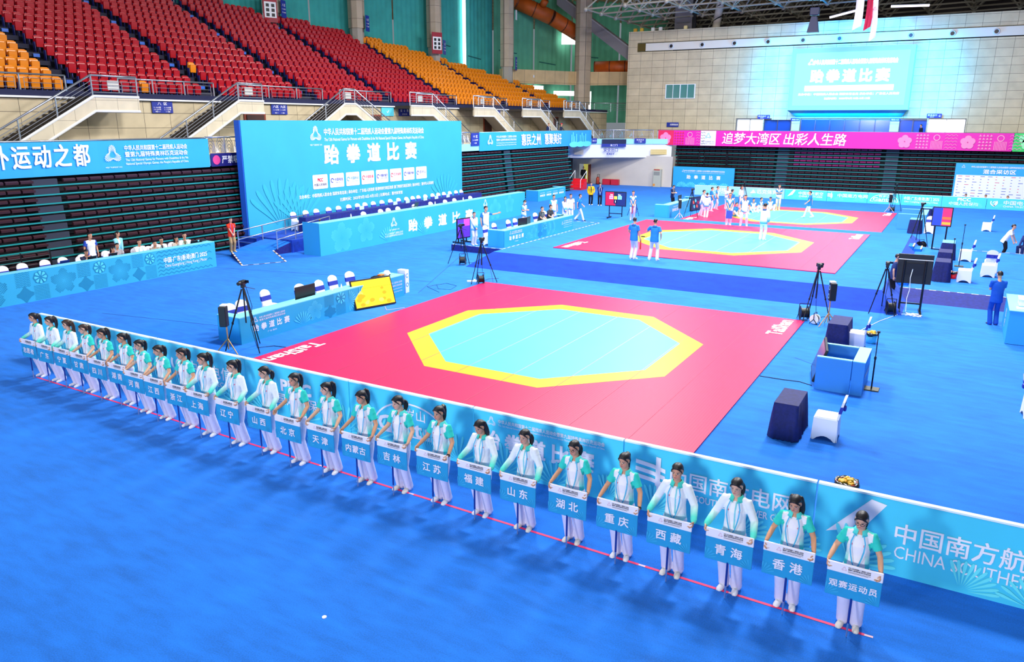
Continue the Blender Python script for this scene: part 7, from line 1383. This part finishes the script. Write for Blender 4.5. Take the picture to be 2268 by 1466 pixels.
# ------------------------------------------------------------------ everyone else
NAVYTEE = dict(base='#18204a'); KHAKI = '#b3946a'; GREYT = '#d9d8ec'; BLACKT = '#14151f'
D = radians
OTH = [
 ('person in a white jacket with hands clasped on the side platform', (-20.29, 31.52, Z2), D(70), 1.58, 'm', JKT_W, GREYT, dict(pose='clasp')),
 ('person in a blue sleeved polo pointing with an outstretched arm on the side platform', (-20.24, 32.5, Z2), D(62), 1.78, 'm', TEE_W, GREYT, dict(yaw=.6, arm=((-.24, .04, -.02), (.64, .10, .46)))),
 ('person holding a red and a blue flag beside the score display', (-16.43, 42.61, Z1), D(25), 1.66, 'm', TEE_W, GREYT, dict(pose='clasp')),
 ('person in blue tee seen from behind holding a red flag at the stage front edge', (-11.54, 30.22, Z1), D(165), 1.70, 'm', TEE_T, GREYT, dict(yaw=.4, glasses='black', arm=((-.24, .10, -.02), (.24, .2, .08)))),
 ('person in blue tee seen from behind with one forearm raised at the stage front edge', (-10.69, 30.35, Z1), D(185), 1.68, 'm', TEE_T, GREYT, dict(yaw=-.3, pose='wide', arm=((-.26, .05, .02), (.36, .30, .26)))),
 ('person in white jacket with one arm stretched sideways on the middle mat', (-8.03, 38.25, Z1+.037), D(172), 1.74, 'm', JKT_W, GREYT, dict(arm=((-.22, .06, -.02), (.62, .12, .47)))),
 ('person with glasses facing us holding a blue folder behind the middle mat', (-10.97, 43.15, Z1), D(18), 1.76, 'm', TEE_W, GREYT, dict(pose='clasp', glasses='black')),
 ('person with hands at the sides facing us behind the middle mat', (-10.14, 43.2, Z1), D(12), 1.69, 'm', TEE_W, GREYT, dict(pose='wide')),
 ('person leaning with an arm stretched out at the corner of the farthest mat', (-14.97, 51.49, 0), D(100), 1.74, 'm', JKT_W, GREYT, dict(lean=.15, pose='step', arm=((-.2, .1, 0), (.3, .55, .5)))),
 ('person in white and blue jacket seen from behind at the corner of the farthest mat', (-14.45, 50.87, 0), D(185), 1.62, 'm', JKT_W, GREYT, dict()),
 ('person in blue tee standing with back turned behind the leaning official', (-15.26, 54.78, .0), D(120), 1.68, 'm', TEE_T, GREYT, dict(pose='step')),
 ('person in white polo with blue shoulders behind the blue tee in the far group', (-15.25, 56.2, 0), D(95), 1.64, 'm', TEE_W, GREYT, dict(pose='step')),
 ('person in white jacket in the far group seen side on', (-14.7, 56.9, 0), D(40), 1.62, 'm', JKT_W, GREYT, dict(pose='phone')),
 ('person with long dark hair at the back of the far group', (-14.0, 58.2, 0), D(60), 1.60, 'f', JKT_W, GREYT, dict(hair='long')),
 ('person in blue tee half hidden behind the folder holder', (-13.2, 52.3, .037), D(150), 1.76, 'm', TEE_T, GREYT, dict()),
 ('person sitting on the farthest mat in blue nearest the yellow corner', (-12.95, 52.4, .04), D(75), 1.66, 'm', TEE_T, GREYT, dict(pose='floor')),
 ('person sitting on the farthest mat behind the one in blue', (-12.85, 54.1, .04), D(60), 1.68, 'm', TEE_W, GREYT, dict(pose='floor', yaw=.3)),
 ('person sitting on the farthest mat leaning back, middle of the seated row', (-12.55, 55.7, .04), D(40), 1.70, 'm', TEE_W, GREYT, dict(pose='floor')),
 ('person sitting on the farthest mat looking along the row', (-12.3, 56.7, .04), D(70), 1.70, 'm', TEE_W, GREYT, dict(pose='floor', yaw=.5)),
 ('person in a dark cap sitting on the farthest mat at the end of the row', (-11.75, 57.4, .04), D(30), 1.70, 'm', TEE_W, GREYT, dict(pose='floor', cap='#1f2a5c')),
 ('person with crossed arms and cream trousers standing before the far boards', (-11.27, 57.92, .037), D(15), 1.78, 'm', TEE_W, '#d8d0b8', dict(pose='crossed')),
 ('person in blue tee walking alone across the farthest mat', (-8.5, 54.0, .037), D(-80), 1.74, 'm', TEE_T, '#dfe0f4', dict(pose='walk')),
 ('person in a yellow jacket and black trousers on the far carpet', (-24.35, 54.3, 0), D(30), 1.66, 'm', dict(base='#e8b81a', long=True, inner='#3a3a30'), BLACKT, dict(pose='hip', arm=((-.22, .06, .0), (.22, .1, .05)))),
 ('person in a navy jacket with a white lanyard on the far carpet', (-23.6, 54.3, 0), D(25), 1.64, 'm', dict(base='#182562', long=True), BLACKT, dict(lanyard='#e8f2fa', arm=((-.06, -.14, .0), (.06, -.14, .0)))),
 ('person in black standing in the lit doorway at the corner', (-33.35, 72.35, 0), D(20), 1.72, 'm', dict(base='#16171c', long=True), BLACKT, dict(pose='stand')),
 ('person in blue tee walking past the stage scoring table', (-20.92, 44.94, 0), D(112), 1.68, 'm', TEE_T, '#e2e2f4', dict(pose='walk', shoes='#1a1a20')),
 ('person in white polo with teal sleeves standing tallest behind the stage table', (-20.5, 40.45, Z2), D(55), 1.70, 'm', dict(TEE_W, sleeve='#38a8c4', yoke='#38a8c4'), GREYT, dict()),
 ('person in white jacket looking down behind the stage table', (-19.95, 40.85, Z2), D(40), 1.60, 'f', JKT_W, GREYT, dict(pose='clasp', hair='pony_low')),
 ('person in white polo standing at the end behind the stage table', (-20.1, 41.9, Z2), D(50), 1.66, 'm', dict(TEE_W, sleeve='#f0f2fa', yoke='#dfeaf6'), GREYT, dict()),
 ('person in a mask looking at a phone behind the stage table monitors', (-20.9, 37.6, Z2), D(80), 1.62, 'm', dict(TEE_W, sleeve='#4aa0cc'), GREYT, dict(pose='phone', mask=True, pitch=.35)),
 ('person in dark polo seated nearer the monitors at the stage table', (-20.05, 37.9, Z2), D(85), 1.70, 'm', dict(base='#3a4450', collar='#2a3038'), '#3a4050', dict(pose='typing', lanyard='#e8eef4')),
 ('person in dark polo seated at a laptop on the stage table', (-20.05, 38.95, Z2), D(80), 1.70, 'm', dict(base='#343a44', collar='#262a30'), '#3a4050', dict(pose='typing', yaw=.3)),
 ('person in red polo and khaki trousers standing at the ramp', (-29.15, 24.45, .2), D(75), 1.58, 'm', dict(base='#e63a22', collar='#d4301a'), KHAKI, dict(pose='clasp', lanyard='#4a5ad0', shoes='#c8b890')),
 ('person in blue scrubs seen from behind at the right desk', (1.42, 28.0, 0), D(196), 1.68, 'm', dict(base='#1750b4', hem_z=-.18, tight=False), '#174aa8', dict(pose='phone', shoes='#2a3050')),
 ('person in a white tee and black trousers bending over the seated medics', (2.1, 42.7, 0), D(80), 1.64, 'm', dict(base='#f2f6fa', hem_z=-.16), BLACKT, dict(pose='bend', lean=.45, shoes='#e8e8d8')),
 ('person with a teal surgical cap and mask seated at the right edge', (3.05, 43.6, 0), D(-40), 1.68, 'm', dict(base='#22346e', long=True), '#1c2a5c', dict(pose='sit', cap='#4fb8c0', mask=True)),
 ('person in dark striped clothes seated at the right picture edge', (3.45, 42.7, 0), D(-60), 1.66, 'm', dict(base='#1c2a5c', stripe='#d8e0f0'), '#1c2a5c', dict(pose='sit', mask=True)),
 ('person hidden behind the big wheeled monitor with only the head showing', (-1.72, 30.4, .0), D(95), 1.62, 'm', dict(base='#25366a'), BLACKT, dict(pose='stand', lean=.12)),
 ('person in navy tee with white lanyard standing behind the laptop table', (-18.3, 55.4, 0), D(70), 1.66, 'm', NAVYTEE, BLACKT, dict(pose='phone', lanyard='#e8f0fa', pitch=.4)),
 ('person in a suit standing on the gallery above the calligraphy banner', (-33.6, 65.0, 4.31), D(80), 1.66, 'm', dict(base='#1f2c58', long=True, inner='#e8eef6'), BLACKT, dict()),
 ('person in a red cap standing on the gallery beside the person in a suit', (-33.6, 67.6, 4.31), D(95), 1.62, 'm', dict(base='#2c3454', long=True), BLACKT, dict(cap='#e02440')),
 ('person in dark clothes at the bright far gallery door', (-3.75, 78.2, 4.31), D(-60), 1.66, 'm', dict(base='#1a1c30', long=True), BLACKT, dict()),
 ('person in a white and blue vest standing behind the long left table', (-30.3, 18.35, 0), D(85), 1.72, 'm', dict(base='#f0f4fc', sleeve='#2a4fc0', side='#2a60c8', back='#2a4fc0'), '#8fa8d8', dict(yaw=.3)),
 ('person in a pale blue blazer with long hair standing behind the long left table', (-30.3, 19.55, 0), D(85), 1.64, 'f', dict(base='#8fd4ee', long=True, inner='#f6f6fa'), '#aeb8d8', dict(hair='long', pose='clasp', yaw=.3)),
 ('person with a hand over the face at the long left table', (-29.6, 17.6, 0), D(85), 1.66, 'm', dict(base='#2a3050'), '#2a3050', dict(pose='face', pitch=.35)),
 ('person with black hair in a pink shirt at the long left table', (-29.6, 18.75, 0), D(85), 1.58, 'f', dict(base='#f0b8d4'), '#8890b8', dict(pose='typing', hair='long', lanyard=LAN, pitch=.25)),
 ('person in a grey shirt half hidden behind the white shirt at the table', (-30.0, 19.25, 0), D(85), 1.60, 'm', dict(base='#a8a4ac'), '#5a6080', dict(pose='sit')),
 ('person in a white shirt with a blue lanyard at the long left table', (-29.55, 19.95, 0), D(85), 1.74, 'm', dict(base='#f6f4f6', long=True), '#5a6080', dict(pose='sit', lanyard=LAN)),
 ('person in a grey shirt resting the chin on the hands at the table', (-29.5, 20.55, 0), D(85), 1.60, 'm', dict(base='#9c948c'), '#5a6080', dict(pose='chin')),
 ('person in glasses with a white shirt over dark tee at the table', (-29.6, 21.0, 0), D(80), 1.68, 'm', dict(base='#f0f2f6', inner='#3a3c48', long=True), '#5a6080', dict(pose='typing', glasses='black', lanyard='#2f9a7c')),
 ('person with long dark hair in a patterned top at the table', (-29.6, 21.75, 0), D(80), 1.62, 'f', dict(base='#dcd0c4', side='#8a6a5a'), '#5a6080', dict(pose='typing', hair='long', glasses='thin')),
 ('person in a white jacket with a green lanyard at the end of the table', (-29.3, 22.0, 0), D(60), 1.82, 'm', dict(base='#f4f5f8', long=True, inner='#6a6a58'), '#5a6080', dict(pose='typing', glasses='black', lanyard='#2fa46c')),
 ('person seated low behind the far PICC board, only hair showing', (.35, 68.4, 0), D(10), 1.72, 'm', NAVYTEE, BLACKT, dict(pose='floor')),
 ('person seated low behind the seam right of the PICC board', (1.65, 68.4, 0), D(10), 1.72, 'm', NAVYTEE, BLACKT, dict(pose='floor')),
 ('person seated low behind the far CHINA TELECOM board', (3.05, 68.4, 0), D(10), 1.70, 'm', NAVYTEE, BLACKT, dict(pose='floor')),
]
for k, (lab, loc, rz, H, sex, top, legs, kw) in enumerate(OTH):
    kw = dict(kw); kw.setdefault('hair', 'short' if k % 3 else 'crop'); kw.setdefault('pose', 'stand')
    person(lab, loc, rz, H, sex, top, legs, seed=200+k, **kw)
    if kw['pose'] in ('sit', 'typing', 'chin', 'face') and 'medic' not in lab:
        if 'right picture edge' not in lab:
            f = Vector((sin(rz), -cos(rz), 0)); chair('white covered chair under the '+' '.join(lab.split()[:11]), (loc[0]-f.x*.02, loc[1]-f.y*.02, loc[2]), rz-PI/2)
def hand_flag(label, loc, c, rz=0.0, h=.5, w_=.26):
    t = thing('hand_flag', label, 'flag', loc, rz); mb = MB(); n = 8
    for i in range(n): mb.quad((.03*sin(i*.9), w_*i/n-w_/2, -h), (.03*sin((i+1)*.9), w_*(i+1)/n-w_/2, -h), (.02*sin((i+1)*.9), w_*(i+1)/n-w_/2, 0), (.02*sin(i*.9), w_*i/n-w_/2, 0))
    mb.build('cloth', M('flag_cloth_'+c, c, .7), t, True); MB().cyl((0, -w_/2, .06), (0, -w_/2, -h), .008, 6).build('stick', BLACKM, t)
hand_flag('red hand flag of the person beside the score display', (-16.35, 42.35, Z1+.85), '#e0202c', .3, .45); hand_flag('blue hand flag of the person beside the score display', (-16.12, 42.38, Z1+.85), '#2a5fc0', .3, .40); hand_flag('orange red hand flag of the person at the stage front edge', (-11.30, 30.38, Z1+.82), '#f03414', .2, .42, .16)
t = thing('folder', 'blue folder held by the person with glasses behind the middle mat', 'folder', (-10.88, 42.85, Z1+.62)); MB().bev((0, 0, 0), (.34, .02, .42), .006).build('cover', M('folder_blue', '#1f4fd0', .5), t); MB().box((0, .012, .0), (.32, .006, .40)).build('sheet', WHITE, t)
t = thing('walkie_talkie', 'black radio held out at the waist at the stage front edge', 'radio', (-11.18, 30.32, Z1+.95)); MB().bev((0, 0, 0), (.16, .04, .045), .008).build('body', BLACK, t); MB().cyl((.08, 0, 0), (.17, 0, 0), .008, 6).build('antenna', BLACK, t)
